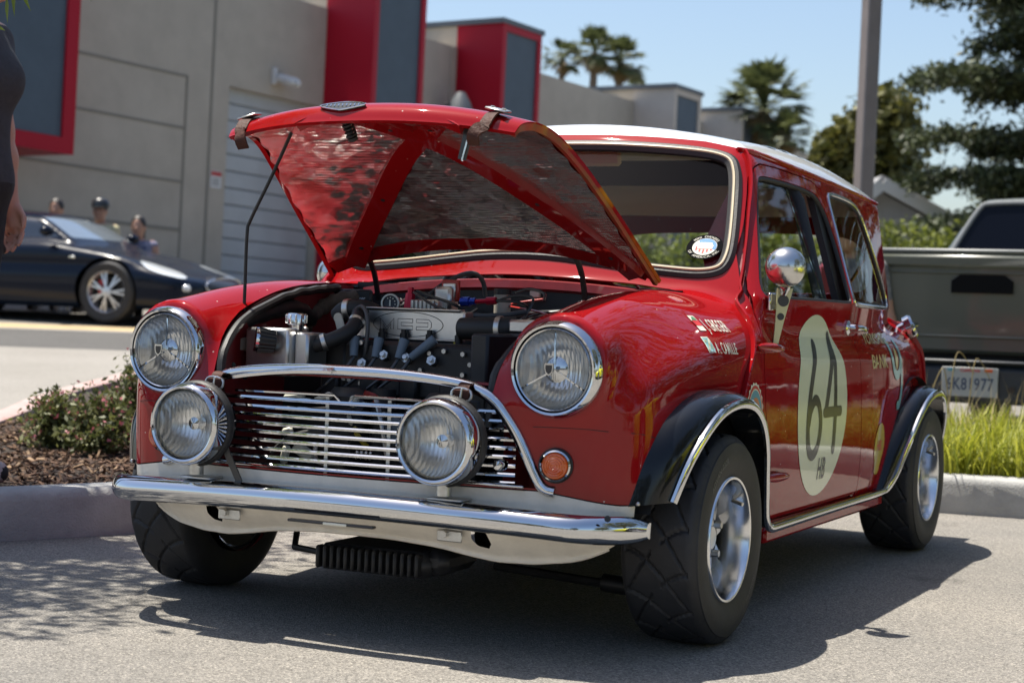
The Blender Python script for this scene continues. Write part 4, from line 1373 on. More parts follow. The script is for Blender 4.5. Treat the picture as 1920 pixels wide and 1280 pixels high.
# coolant pipe, hoses
hz = MB(); hz.tube(catmull([(.096, -.115, .707), (.14, -.12, .709), (.20, -.115, .711), (.235, -.10, .715)], 6), .0265, 20); hose = hz.build('rubber_hose', M['rubber'], car)
MB().lathe([(.0275, -.007), (.0295, -.006), (.0295, .006), (.0275, .007)], (.198, -.115, .711), (1, .08, .04), 24).build('hose_clamp', M['steel'], hose)
MB().box((.262, -.10, .717), (.070, .07, .034), ch=.007).build('reservoir', M['alu'], car)
rad = MB(); rad.box((.262, -.22, .60), (.045, .25, .20), ch=.006); rad.build('radiator_shroud', M['engineblack'], car)
# header tank with cap and breather filter
tank = MB().box((-.330, -.27, .635), (.125, .09, .115), ch=.006).build('header_tank', M['alu'], car)
MB().box((-.248, -.245, .632), (.040, .09, .105), ch=.006).build('tank_side', M['alu'], tank)
cap = MB().lathe([(.019, 0), (.019, .012), (.0245, .014), (.0245, .036), (.022, .040), (0, .040)], (-.285, -.255, .690), (0, 0, 1), 24).build('tank_cap', M['polished'], tank)
mb = MB()
for k in range(12):
    a = 2 * PI * k / 12; mb.box((-.285 + .0245 * math.cos(a), -.255 + .0245 * math.sin(a), .716), (.005, .005, .020), np.array([[math.cos(a), -math.sin(a), 0], [math.sin(a), math.cos(a), 0], [0, 0, 1]]), ch=.001)
mb.build('cap_grip', M['polished'], cap)
d = np.array([-.75, -.62, .10]); d /= np.linalg.norm(d); c = np.array([-.322, -.335, .662])
flt = MB().lathe([(.016, -.028), (.024, -.026), (.0285, .016), (.0285, .020)], c, d, 24).build('breather_filter', M['rubber'], car)
mb = MB()
R_ = frame(d)
for k in range(18):
    a = 2 * PI * k / 18; q = math.cos(a) * R_[:, 0] + math.sin(a) * R_[:, 1]
    mb.bar(c + q * .0255 - d * .024, c + q * .0295 + d * .016, .003, .004)
mb.build('filter_pleats', M['plastic'], flt)
MB().lathe([(.0295, .014), (.030, .022), (.026, .024), (0, .024)], c, d, 28).build('filter_cap', M['chrome'], flt)
hz = MB(); hz.tube(catmull([(-.235, -.25, .655), (-.195, -.235, .668), (-.165, -.205, .690), (-.165, -.17, .715), (-.19, -.12, .735)], 6), .019, 16); h2 = hz.build('rubber_hose', M['rubber'], car)
MB().lathe([(.020, -.006), (.0215, -.005), (.0215, .005), (.020, .006)], (-.212, -.243, .662), (1, .5, .4), 20).build('hose_clamp', M['steel'], h2)
MB().lathe([(.020, -.006), (.0215, -.005), (.0215, .005), (.020, .006)], (-.165, -.172, .713), (0, .7, .7), 20).build('hose_clamp', M['steel'], h2)
hz = MB(); hz.tube(catmull([(-.262, -.10, .725), (-.235, -.105, .742), (-.20, -.09, .745), (-.175, -.07, .735)], 6), .024, 16); h3 = hz.build('rubber_hose', M['rubber'], car)
MB().lathe([(.0245, -.008), (.0265, -.007), (.0265, .007), (.0245, .008)], (-.232, -.104, .743), (1, .1, .1), 20).build('hose_clamp', M['steel'], h3)
mb = MB(); p0 = np.array([-.222, -.165, .722]); p1 = np.array([-.198, -.175, .668]); R = frame(p1 - p0, (0, -1, 0))
mb.box((p0 + p1) / 2, (.006, .024, .06), R, ch=.003); mb.cyl(p0 + [0, -.003, 0], p0 + [0, .003, 0], .012, n=16); mb.build('mounting_plate', M['beige'], car)
MB().box((-.215, -.14, .60), (.09, .10, .16), ch=.02).build('thermostat_housing', M['engineblack'], car)
MB().tube(catmull([(-.145, -.17, .60), (-.125, -.19, .66), (-.13, -.18, .725), (-.165, -.15, .752), (-.20, -.13, .73), (-.205, -.14, .66)], 6), .0052, 8).build('rubber_pipe', M['greyrubber'], car)
pts = catmull([(-.46, .05, .690), (-.455, .10, .735), (-.42, .16, .768), (-.37, .20, .775)], 10)
r_ = .020 + .0025 * np.sin(np.arange(len(pts)) * 1.55)
MB().tube(pts, r_, 14).build('ribbed_duct', M['duct'], car)
pts = catmull([(-.436, -.32, .688), (-.430, -.20, .722), (-.43, -.05, .742), (-.44, .05, .715)], 8)
MB().tube(pts, .021 + .0015 * np.sin(np.arange(len(pts)) * 1.7), 12).build('loom_sleeve', M['engineblack'], car)
mb = MB(); mb.cyl((-.452, .02, .745), (-.385, -.06, .690), .0042, n=8); rod_ = mb.build('red_rod', M['redrod'], car)
mb = MB(); mb.sphere((-.452, .02, .746), .007, 10, 8); mb.sphere((-.383, -.062, .687), .009, 10, 8); mb.build('rod_end', M['steel'], rod_)
# inner-wing bracket for the prop
MB().box((-.425, -.30, .650), (.03, .05, .035), ch=.004).build('prop_bracket', M['beige'], car)
for y, z in ((-.35, .60), (-.30, .57), (-.38, .55)): MB().lathe([(.007, 0), (0, .0005)], (-.379 - .02, y, z), (1, -.3, 0), 10).build('panel_hole', M['ink'], car)
# behind the block: gauge, carburettor, cables
g = MB().lathe([(.023, -.012), (.0245, .0), (.0245, .006), (.020, .007)], (-.200, .05, .762), (.25, -1, .12), 28).build('gauge_bezel', M['vinylwhite'], car)
MB().lathe([(.0205, .002), (0, .002)], (-.200, .05, .762), (.25, -1, .12), 28).build('gauge_dial', M['dialblack'], g)
mb = MB()
for k in range(9):
    a = math.radians(-40 + k * 32); c = np.array([-.2005 + .015 * math.cos(a), .0474, .762 + .015 * math.sin(a)]); mb.box(c, (.003, .001, .003))
mb.box((-.2005, .0470, .763), (.004, .001, .016)); mb.build('gauge_marks', M['vinylwhite'], g)
mb = MB(); mb.cyl((-.150, .06, .752), (-.148, .06, .790), .0155, .0125, 8); mb.cyl((-.148, .06, .790), (-.147, .06, .805), .008, n=8); mb.build('fuel_fitting', M['redfit'], car, 20)
cb = MB(); cb.box((-.085, .04, .760), (.075, .04, .030), ch=.005); cb.box((-.055, .08, .775), (.05, .05, .07), ch=.008); carb = cb.build('carburettor', M['alu'], car)
for k in range(6): MB().cyl((-.118 + k * .012, .018, .748), (-.118 + k * .012, .018, .772), .0045, n=8).build('carb_screw', M['steel'], carb)
mb = MB(); mb.box((-.045, .085, .80), (.050, .012, .055), ch=.003); mb.build('carb_bracket', M['redrod'], carb); mb = MB(); mb.box((-.045, .077, .80), (.036, .006, .036), ch=.002); mb.cyl((-.045, .072, .80), (-.045, .065, .80), .008, n=10); mb.build('carb_plate', M['alu'], carb)
MB().tube(catmull([(-.11, .05, .768), (-.085, .10, .81), (-.055, .16, .842), (-.035, .20, .846), (-.028, .23, .825), (-.026, .24, .79)], 6), .0062, 8).build('breather_pipe', M['greyrubber'], car)
mb = MB(); mb.cyl((.005, .05, .772), (.028, .05, .773), .0125, n=8); mb.cyl((.028, .05, .773), (.045, .05, .774), .009, n=8); mb.build('hose_end', M['bluefit'], car, 20)
mb = MB(); mb.tube([(.045, .05, .774), (.08, .052, .776), (.10, .055, .778)], .006, 8); mb.cyl((.075, .052, .776), (.10, .054, .778), .010, n=8); mb.build('fuel_line', M['redfit'], car)
for P in ([(.10, .055, .778), (.15, .08, .775), (.165, .10, .76), (.15, .06, .735), (.06, .02, .738), (-.02, .0, .745)], [(.09, .06, .77), (.13, .08, .79), (.18, .10, .785), (.17, .06, .73), (.165, .0, .70)],
          [(-.105, .00, .792), (-.04, -.03, .765), (.03, -.06, .745), (.07, -.09, .725)], [(-.10, .005, .795), (-.05, .01, .78), (.0, .02, .765), (.03, .05, .74)], [(.13, .10, .80), (.16, .12, .81), (.20, .12, .80), (.21, .10, .78)]):
    MB().tube(catmull(P, 6), .0038, 6).build('cable', M['ink'], car)
for P in ([(.02, .0, .742), (.09, -.02, .738), (.15, .0, .742), (.19, .04, .752)], [(.02, .01, .735), (.09, -.01, .730), (.16, .01, .738)]):
    MB().tube(catmull(P, 6), .007, 8).build('grey_hose', M['greyrubber'], car)
rb = np.random.default_rng(44)
for k in range(14):
    x = -.40 + .058 * k + rb.normal(0, .02)
    z = .77 + rb.uniform(-.04, .035)
    P = [(x, .335, z), (x + rb.normal(0, .05), .25 + rb.normal(0, .03), z - .02), (x + rb.normal(0, .10), .14 + rb.normal(0, .04), z - .04), (x + rb.normal(0, .12), .06, z - .09)]
    MB().tube(catmull(P, 5), rb.uniform(.0025, .0055), 6).build('wire', M[('ink', 'greyrubber', 'ink', 'redrod', 'greyrubber')[k % 5]], car)
for k in range(16):
    p = np.array([rb.uniform(-.22, .22), -.187, rb.uniform(.55, .665)]); MB().cyl(p, p + [0, -.010, 0], .006, n=6).build('bolt', M['steel'], engine, 20)
for k in range(9):
    p = np.array([-.38 + .09 * k, .343, .70 + .05 * (k % 3)]); MB().box(p, (.03, .012, .02), ch=.003).build('wire_clip', M[('plastic', 'steel', 'beige')[k % 3]], car)
for x, z, r_ in ((.02, .775, .022), (.30, .74, .028)):
    MB().cyl((x, .25, z - .05), (x, .25, z + .02), r_, n=16).build('fluid_pot', M['beige'], car); MB().cyl((x, .25, z + .02), (x, .25, z + .035), r_ * 1.05, n=16).build('pot_cap', M['plastic'], car)
# script badge in the shade at the back of the bay
V, Fc = text_mesh('S', .040, .0012, 1, 1.2, 'CENTER', .3)
bb = mk('badge_script', np.stack([V[:, 0] - .395, np.full(len(V), .175), V[:, 1] + .757], 1), Fc, M['decalteal2'], car, 0)
MB().box((-.395, .185, .767), (.12, .015, .06), ch=.006).build('badge_box', M['plastic'], car)
for tx, dx in (('Coo', -.036), ('per', .034)):
    V, Fc = text_mesh(tx, .013, .0003, 1, 1., 'CENTER', .2)
    mk('badge_script', np.stack([V[:, 0] - .395 + dx, np.full(len(V), .1745), V[:, 1] + .769], 1), Fc, M['decalteal2'], bb, 0)
# what shows between the grille slats: radiator hoses, wiring, pale fittings
mb = MB(); mb.box((-.10, -.30, .46), (.10, .08, .20), ch=.02); mb.box((.20, -.32, .45), (.16, .06, .22), ch=.015); mb.cyl((-.02, -.28, .38), (-.02, -.28, .56), .03, n=14); mb.build('oil_filter', M['engineblack'], car)
for p, sz in (((-.215, -.36, .535), (.055, .02, .014)), ((-.135, -.36, .535), (.05, .02, .016)), ((-.205, -.40, .455), (.030, .012, .018)), ((-.210, -.40, .400), (.022, .012, .045)), ((-.045, -.37, .532), (.02, .02, .026)), ((-.055, -.37, .49), (.010, .012, .030)), ((-.16, -.40, .41), (.06, .012, .030))):
    a = rng.uniform(-.5, .5); R = np.array([[math.cos(a), 0, -math.sin(a)], [0, 1, 0], [math.sin(a), 0, math.cos(a)]])
    MB().box(p, sz, R, ch=.005).build('pale_fitting', M['vinylwhite'], car)
for P, m_ in (([(-.26, -.38, .40), (-.20, -.40, .44), (-.12, -.40, .46), (-.05, -.38, .44)], 'greyrubber'), ([(-.04, -.37, .47), (-.02, -.39, .455), (0, -.38, .43)], 'decalyellow'), ([(.02, -.38, .54), (.05, -.40, .48), (.06, -.39, .41)], 'alu'),
              ([(-.14, -.38, .42), (-.12, -.40, .39), (-.05, -.40, .39)], 'steel'), ([(.0, -.40, .555), (.02, -.38, .545), (.01, -.37, .53)], 'redrod'), ([(-.22, -.37, .50), (-.12, -.39, .505), (-.02, -.37, .51)], 'ink')):
    MB().tube(catmull(P, 6), .006, 8).build('wiring_pipe', M[m_], car)
mb = MB()
for k in range(8): mb.sphere((-.02 + .012 * (k % 4), -.39, .405 + .012 * (k // 4)), .005, 8, 6)
mb.build('terminal_block', M['polished'], car)
MB().lathe([(.03, 0), (.032, .02), (.02, .03), (0, .03)], (.075, -.36, .47), (-.2, -1, 0), 20).build('cap_disc', M['greyboot'], car)
# ------------------------------------------------------------------ race numbers, lettering and emblems on the left side
def side_map(u, v, h=.0015, sgn=1):
    P = on_side(u, v, sgn); return P + nrm(P) * h
def seg_d(P, lines):
    d = np.full(len(P), 9.)
    for L in lines:
        L = np.asarray(L, float)
        for a, b in zip(L[:-1], L[1:]):
            e = b - a; w_ = P[:, :2] - a; t = np.clip((w_ @ e) / (e @ e + 1e-12), 0, 1)
            d = np.minimum(d, np.linalg.norm(w_ - t[:, None] * e, axis=1))
    return d
def decal_stroke(name, lines, w, m, parent, h, step=.009):
    return decal_poly(name, np.concatenate([np.asarray(L, float) for L in lines]), m, parent, h, step, None, lambda P: w / 2 - seg_d(P, lines), w)
def decal_poly(name, outline, m, parent, h=.0012, step=.014, label=None, gfun=None, pad=0.):
    q = np.asarray(outline, float)
    lo, hi = q.min(0) - step - pad, q.max(0) + step + pad
    nx_, nz_ = int((hi[0] - lo[0]) / step) + 2, int((hi[1] - lo[1]) / step) + 2
    X, Z = np.meshgrid(lo[0] + step * np.arange(nx_), lo[1] + step * np.arange(nz_), indexing='ij')
    V = np.stack([X.ravel(), Z.ravel(), np.zeros(X.size)], 1)
    T = []
    for i in range(nx_ - 1):
        for j in range(nz_ - 1):
            a = i * nz_ + j; T += [(a, a + nz_, a + nz_ + 1), (a, a + nz_ + 1, a + 1)]
    V, T = clip(V, np.array(T), gfun or (lambda P: -sdpoly(q, P[:, 0], P[:, 1])))
    P = side_map(V[:, 0], V[:, 1], h)
    return mk(name, P, T, m, parent, 180, label)
def ell(cy, cz, a, b, n=60): return np.array([(cy + a * math.cos(t), cz + b * math.sin(t)) for t in np.linspace(0, 2 * PI, n + 1)[:-1]])
def stroke_poly(P, w):
    P = np.asarray(P, float)
    T = np.gradient(P, axis=0); T /= np.linalg.norm(T, axis=1)[:, None]
    n_ = np.stack([-T[:, 1], T[:, 0]], 1)
    return np.concatenate([P + n_ * w / 2, (P - n_ * w / 2)[::-1]])
door = doors[0]
cy, cz = .892, .522
decal_poly('race_roundel', ell(cy, cz, .240, .250), M['roundel'], door, .0012)
# 6 and 4 drawn as round-nibbed strokes
six = catmull([(cy - .045, .690), (cy - .085, .635), (cy - .125, .560), (cy - .142, .50), (cy - .140, .445), (cy - .118, .402), (cy - .082, .388), (cy - .046, .404), (cy - .026, .445), (cy - .028, .492), (cy - .052, .530), (cy - .088, .538), (cy - .122, .512), (cy - .138, .475)], 6)
decal_stroke('race_number', [six], .030, M['ink'], door, .0022)
decal_stroke('race_number', [[(cy + .118, .712), (cy + .118, .395)], [(cy + .118, .706), (cy + .020, .502)], [(cy + .012, .502), (cy + .170, .502)]], .030, M['ink'], door, .0022)
def side_text(txt, y, z, size, m, parent, xs=1., bold=0., sp=1., align='LEFT', h=.002, name='lettering', shear=0., slope=0.):
    V, Fc = text_mesh(txt, size, bold, sp, xs, align, shear)
    P = side_map(y + V[:, 0], z + V[:, 1] + slope * V[:, 0], h)
    return mk(name, P, Fc, m, parent, 0)
side_text('HB', cy + .02, .318, .085, M['ink'], door, .62, .0012, 1.15, 'CENTER', .0024)
# driver names on the front wing with two small flags
side_text('J. GREGER', .074, .722, .038, M['vinylwhite'], body, .64, .0002, 1.12, 'LEFT', .002, slope=-.02)
side_text('A. CAMILLE', .052, .670, .038, M['vinylwhite'], body, .60, .0002, 1.10, 'LEFT', .002, slope=-.02)
def flag(y0, y1, z0, z1, kind):
    b = decal_poly('flag_sticker', [(y0, z0), (y1, z0), (y1, z1), (y0, z1)], M['vinylwhite'], body, .0015, .01)
    if kind == 'stripes':
        h = (z1 - z0) / 3
        decal_poly('flag_stripe', [(y0, z0 + h), (y1, z0 + h), (y1, z0 + 2 * h), (y0, z0 + 2 * h)], M['decalred'], b, .0021, .01)
        decal_poly('flag_stripe', [(y0 + .004, z0 + 2.1 * h), (y1 - .004, z0 + 2.1 * h), (y1 - .004, z1 - .003), (y0 + .004, z1 - .003)], M['decalgreen'], b, .0021, .01)
    else:
        decal_poly('flag_field', [(y0 + .003, z0 + .003), (y1 - .003, z0 + .003), (y1 - .003, z1 - .003), (y0 + .003, z1 - .003)], M['decalteal'], b, .0019, .01)
        decal_poly('flag_stripe', stroke_poly(np.array([(y0 + .004 + (y1 - y0 - .008) * k, z0 + .004 + (z1 - z0 - .008) * k) for k in np.linspace(0, 1, 6)]), .008), M['vinylwhite'], b, .0024, .008)
        decal_poly('flag_stripe', stroke_poly(np.array([(y0 + .004 + (y1 - y0 - .008) * k, z1 - .004 - (z1 - z0 - .008) * k) for k in np.linspace(0, 1, 6)]), .006), M['decalgold'], b, .0027, .008)
flag(.030, .062, .722, .756, 'stripes')
flag(.002, .040, .672, .708, 'cross')
# rosette on the panel ahead of the door
ry, rz = .292, .515
sc_ = np.array([(ry + (.064 + .003 * math.cos(a * 22)) * math.cos(a), rz + (.082 + .003 * math.cos(a * 22)) * math.sin(a)) for a in np.linspace(0, 2 * PI, 133)[:-1]])
ro = decal_poly('rosette', sc_, M['vinylwhite'], body, .0012, .008)
for rx_, rz_, m_, h in ((.059, .076, 'decalred', .0017), (.053, .068, 'vinylwhite', .0021), (.050, .064, 'decalblue', .0025), (.038, .046, 'decalorange', .0029)):
    decal_poly('rosette_ring', ell(ry, rz, rx_, rz_), M[m_], ro, h, .008)
decal_poly('rosette_diamond', [(ry - .026, rz), (ry, rz - .034), (ry + .026, rz), (ry, rz + .034)], M['decalred'], ro, .0033, .008)
side_text('BMC', ry, rz - .008, .026, M['vinylwhite'], ro, .8, .0008, 1.0, 'CENTER', .0038)
for P, m_ in (([(ry + .03, rz - .05), (ry + .055, rz - .115)], 'decalblue'), ([(ry + .018, rz - .06), (ry + .03, rz - .13)], 'decalgold'), ([(ry + .006, rz - .075), (ry + .008, rz - .135)], 'vinylwhite')):
    decal_poly('rosette_tail', stroke_poly(np.array([np.array(P[0]) + (np.array(P[1]) - np.array(P[0])) * k for k in np.linspace(0, 1, 6)]), .016), M[m_], ro, .0016, .008)
# bank lettering and emblem on the rear quarter
side_text('YORKSHIRE', 1.40, .690, .045, M['decalgold'], body, 1.42, .0006, 1.0, 'LEFT', .002, 'lettering')
side_text('BANK', 1.425, .616, .060, M['decalgold'], body, 1.25, .0006, 1.0, 'LEFT', .002, 'lettering')
yb = 1.70
em = catmull([(yb, .690), (yb + .005, .640), (yb + .035, .598), (yb + .080, .590), (yb + .115, .615), (yb + .125, .65), (yb + .125, .690)], 5)
e1 = decal_stroke('bank_emblem', [em], .030, M['decalteal'], body, .0018)
em = catmull([(yb + .125, .660), (yb + .135, .60), (yb + .130, .54), (yb + .10, .500), (yb + .07, .492)], 5)
decal_stroke('emblem_tail', [em], .028, M['decalteal'], e1, .0023)
decal_poly('emblem_rose', ell(yb + .062, .642, .020, .034, 24), M['decalgold'], e1, .0020, .009)
# yellow fuel sticker with red letters, low on the quarter
ye = decal_poly('fuel_sticker', chaikin([(1.52, .285), (1.58, .285), (1.585, .32), (1.615, .36), (1.61, .405), (1.575, .445), (1.525, .445), (1.49, .405), (1.485, .36), (1.515, .32)], 1), M['decalyellow'], body, .0015, .012)
side_text('HEL', 1.550, .362, .042, M['decalred'], ye, .9, .0010, 1.0, 'CENTER', .0022)
# fittings: door handle, hinges, mirror, fuel cap
P = on_side([1.215], [.738])[0]
mb = MB(); mb.lathe([(.022, 0), (.022, .006), (.012, .012), (.010, .030)], P, (1, 0, 0), 20); h_ = mb.build('door_handle', M['chrome'], door)
MB().tube(catmull([P + [.032, -.01, 0], P + [.036, .02, .0], P + [.034, .07, -.002], P + [.028, .11, -.004]], 5), [.009] * 16, 10).build('handle_lever', M['chrome'], h_)
for z, y in ((.683, .41), (.352, .48)):
    P = on_side([y], [z])[0]
    V = []
    mb = MB()
    for k, yy in enumerate(np.linspace(-.105, .105, 13)):
        r = .013 * math.sqrt(max(.02, 1 - (yy / .107) ** 2))
        for a in np.linspace(0, 2 * PI, 11)[:-1]: V.append((P[0] + .010 + r * 1.1 * math.cos(a) * .9, P[1] + yy, P[2] + r * math.sin(a) - .03 * yy))
    mb.grid(np.array(V).reshape(13, 10, 3).transpose(1, 0, 2), 10, 13, closed_u=True, flip=False); mb.build('door_hinge', M['red'], door)
P = on_side([.462], [.690])[0]
mir = MB()
p0 = P + [.004, .0, .0]; p1 = on_side([.475], [.835])[0] + [.045, 0, 0]
V = []
for t, w in ((0, .008), (.35, .013), (.7, .020), (1, .026)):
    c = p0 * (1 - t) + p1 * t
    for a, b in ((-1, -1), (1, -1), (1, 1), (-1, 1)): V.append(c + np.array([.80, .60, 0]) * w * .8 * a + np.array([-.60, .80, 0]) * .003 * b)
mir.grid(np.array(V).reshape(4, 4, 3).transpose(1, 0, 2), 4, 4, closed_u=True)
mst = mir.build('mirror_bracket', M['gold'], car)
for t, r in ((.78, .013), (.50, .008)):
    c = p0 * (1 - t) + p1 * t
    MB().lathe([(r, 0), (r * 1.15, .001), (0, .001)], c + np.array([.60, -.80, 0]) * .0032, (.60, -.80, 0), 18).build('bracket_hole', M['ink'], mst)
head = p1 + [.018, -.05, .052]
mb = MB(); mb.cyl(p1 + [.0, -.01, -.012], head + [0, .015, -.038], .010, n=14); mb.sphere(p1 + [.006, -.02, .004], .015, 12, 8); mb.build('mirror_stem', M['chrome'], mst)
ax = np.array([.10, .985, -.05]); ax /= np.linalg.norm(ax)
pr = [(.0, -.058), (.018, -.0555), (.033, -.047), (.044, -.034), (.050, -.017), (.0515, .0), (.050, .006), (.047, .006)]
MB().lathe(pr, head, ax, 36).build('mirror_shell', M['satin'], mst, 180)
MB().lathe([(.047, .004), (.0, .004)], head, ax, 32).build('mirror_glass', M['chrome'], mst)
MB().box(on_side([.46], [.80])[0] + [.006, .0, .0], (.008, .05, .045), ch=.003).build('mirror_backplate', M['chromeold'], mst)
# second, right-hand mirror peeping over the wing
P = on_side([.60], [.80], -1)[0] + [-.035, 0, .045]
MB().lathe(pr, P, ax, 30).build('mirror_shell', M['satin'], car, 180)
MB().cyl(P + [.0, 0, -.04], P + [.04, .01, -.12], .008, n=10).build('mirror_stem', M['chrome'], car)
# fuel filler
c = np.array([.560, 2.20, .715]); ax = np.array([.88, .15, .45]); ax /= np.linalg.norm(ax)
fc = MB().lathe([(.022, -.05), (.026, .0), (.040, .004), (.042, .026), (.036, .034), (.0, .037)], c + ax * .05, ax, 28).build('fuel_cap', M['chrome'], car)
MB().bar(c + ax * .087 + [0, -.03, 0], c + ax * .087 + [0, .03, 0], .012, .008, ax).build('cap_lever', M['chrome'], fc)
# club sticker inside the screen
sq = np.array([(.492 + .046 * math.cos(a), .936 + .033 * math.sin(a)) for a in np.linspace(0, 2 * PI, 49)[:-1]])
def screen_map(x, z, h=.003):
    P = on_front(x, z); return P + nrm(P) * h
def screen_poly(name, q, m, parent, h):
    q = np.asarray(q); c = q.mean(0)
    V = np.concatenate([[c], q]); P = screen_map(V[:, 0], V[:, 1], h)
    return mk(name, P, [(0, 1 + i, 1 + (i + 1) % len(q)) for i in range(len(q))], m, parent, 0)
stc = screen_poly('club_sticker', sq, M['stickerblack'], car, .002)
in_ = np.array([(.492 + .031 * math.cos(a), .936 + .0225 * math.sin(a)) for a in np.linspace(0, 2 * PI, 41)[:-1]])
screen_poly('sticker_field', in_, M['vinylwhite'], stc, .0026)
up = np.array([(.492 + .030 * math.cos(a), .936 + .0215 * math.sin(a)) for a in np.linspace(-.4, PI * .72, 24)])
screen_poly('sticker_sky', np.vstack([up, [(.482, .940)]]), M['skyvinyl'], stc, .0030)
for k in range(5):
    x = .470 + k * .0095
    screen_poly('sticker_stripe', [(x, .918 + .004 * abs(k - 2)), (x + .0045, .918 + .004 * abs(k - 2)), (x + .0045, .936), (x, .936)], M['decalred'], stc, .0031)
screen_poly('sticker_car', [(.475, .930), (.512, .930), (.514, .938), (.508, .947), (.480, .947), (.474, .938)], M['vinylwhite'], stc, .0034)
for txt, sgn_, a_mid in (('MINI  OWNERS', 1, PI / 2), ('OF  AMERICA, INC', -1, -PI / 2)):
    V, Fc = text_mesh(txt, .0105, .0, 1.1, .95, 'CENTER')
    aa = a_mid - sgn_ * V[:, 0] / .0375; rr = (.0335 + V[:, 1] if sgn_ > 0 else .0425 - V[:, 1])
    P = screen_map(.492 + rr * np.cos(aa), .936 + rr * .72 * np.sin(aa), .0032)
    mk('sticker_lettering', P, Fc, M['vinylwhite'], stc, 0)
# roof lettering along the left edge: only its lower strokes show
def roof_map(x, y, h=.002):
    x = np.asarray(x, float); y = np.asarray(y, float)
    lo = np.full(x.shape, 1.0); hi = np.full(x.shape, 1.45)
    for _ in range(24):
        m_ = (lo + hi) / 2; i = FB(np.stack([x, y, m_], 1)) < 0
        lo = np.where(i, m_, lo); hi = np.where(i, hi, m_)
    P = np.stack([x, y, lo], 1); return P + nrm(P) * h
V, Fc = text_mesh('COOPER', .16, .003, 1.05, 1.15, 'LEFT')
mk('roof_lettering', roof_map(.475 - V[:, 1], .98 + V[:, 0]), Fc, M['ink'], car, 0)
# ================================================================== THE PLACE
def at(px, py, depth):
    """a point of the place at a measured direction and distance"""
    return CAM_C + depth * (CAM_F + (px - 960) / 3301.87 * CAM_R - (py - 640) / 3301.87 * CAM_U)
def gz(x, y):
    """height of the lot: level by the small car, rising towards the long building"""
    x = np.asarray(x, float); y = np.asarray(y, float)
    q = (x - CAM_C[0]) * -.44 + (y - CAM_C[1]) * .898
    l = ((x - CAM_C[0]) * .898 + (y - CAM_C[1]) * .44) / np.maximum(q, 1.)
    k = np.clip((l + .16) / .30, 0, 1); k = k * k * (3 - 2 * k)
    s = .046 * (1 - k) + .010 * k
    d = q - 9.2
    d = np.where(q > 48, 38.8 + (q - 48) * 0., d)
    sp = np.where(d > 12, d, np.log1p(np.exp(np.clip(d, -30, 12) / .7)) * .7)
    return s * sp

def ground_mat(name, c0, c1, scale, stone=.22, crack=True):
    m = mat(name, c0, .9, spec=.25)
    nt = m.node_tree; p = nt.nodes['Principled BSDF']
    tc = N(nt, 'ShaderNodeTexCoord')
    big = N(nt, 'ShaderNodeTexNoise'); big.inputs['Scale'].default_value = .9; big.inputs['Detail'].default_value = 7; big.inputs['Roughness'].default_value = .62
    nt.links.new(tc.outputs['Object'], big.inputs['Vector'])
    rp = N(nt, 'ShaderNodeValToRGB'); rp.color_ramp.elements[0].position = .33; rp.color_ramp.elements[1].position = .66
    rp.color_ramp.elements[0].color = tuple(c1) + (1,); rp.color_ramp.elements[1].color = tuple(c0) + (1,)
    nt.links.new(big.outputs['Fac'], rp.inputs[0])
    v = N(nt, 'ShaderNodeTexVoronoi'); v.inputs['Scale'].default_value = scale
    nt.links.new(tc.outputs['Object'], v.inputs['Vector'])
    sep = N(nt, 'ShaderNodeSeparateColor'); nt.links.new(v.outputs['Color'], sep.inputs[0])
    r2 = N(nt, 'ShaderNodeValToRGB')
    e = r2.color_ramp.elements
    e[0].position = .0; e[0].color = (1 - stone * 1.7,) * 3 + (1,)
    e[1].position = 1.; e[1].color = (1 + stone * 2.2, 1 + stone * 2.1, 1 + stone * 1.9, 1)
    q = e.new(.45); q.color = (1 - stone * .2,) * 3 + (1,)
    q = e.new(.82); q.color = (1 + stone * .5,) * 3 + (1,)
    nt.links.new(sep.outputs[0], r2.inputs[0])
    mx = N(nt, 'ShaderNodeMix', data_type='RGBA', blend_type='MULTIPLY'); mx.inputs[0].default_value = 1
    nt.links.new(rp.outputs[0], mx.inputs[6]); nt.links.new(r2.outputs[0], mx.inputs[7])
    last = mx.outputs[2]
    if crack:
        st = N(nt, 'ShaderNodeTexNoise'); st.inputs['Scale'].default_value = 2.6; st.inputs['Detail'].default_value = 3
        nt.links.new(tc.outputs['Object'], st.inputs['Vector'])
        r3 = N(nt, 'ShaderNodeValToRGB'); r3.color_ramp.elements[0].position = .22; r3.color_ramp.elements[0].color = (.45, .45, .46, 1)
        r3.color_ramp.elements[1].position = .33; r3.color_ramp.elements[1].color = (1, 1, 1, 1)
        nt.links.new(st.outputs['Fac'], r3.inputs[0])
        m3 = N(nt, 'ShaderNodeMix', data_type='RGBA', blend_type='MULTIPLY'); m3.inputs[0].default_value = .8
        nt.links.new(last, m3.inputs[6]); nt.links.new(r3.outputs[0], m3.inputs[7]); last = m3.outputs[2]
    nt.links.new(last, p.inputs['Base Color'])
    nb = N(nt, 'ShaderNodeTexNoise'); nb.inputs['Scale'].default_value = scale * .8; nb.inputs['Detail'].default_value = 4
    nt.links.new(tc.outputs['Object'], nb.inputs['Vector'])
    ad = N(nt, 'ShaderNodeMath', operation='ADD'); nt.links.new(v.outputs['Distance'], ad.inputs[0]); nt.links.new(nb.outputs['Fac'], ad.inputs[1])
    b = N(nt, 'ShaderNodeBump'); b.inputs['Strength'].default_value = .55; b.inputs['Distance'].default_value = .004
    nt.links.new(ad.outputs[0], b.inputs['Height']); nt.links.new(b.outputs[0], p.inputs['Normal'])
    return m
M['asphalt'] = ground_mat('aged_asphalt', (.245, .228, .202), (.190, .181, .166), 250, .30)
M['dark_band'] = ground_mat('dark_ground_band', (.105, .102, .098), (.09, .088, .085), 120, .15, False)
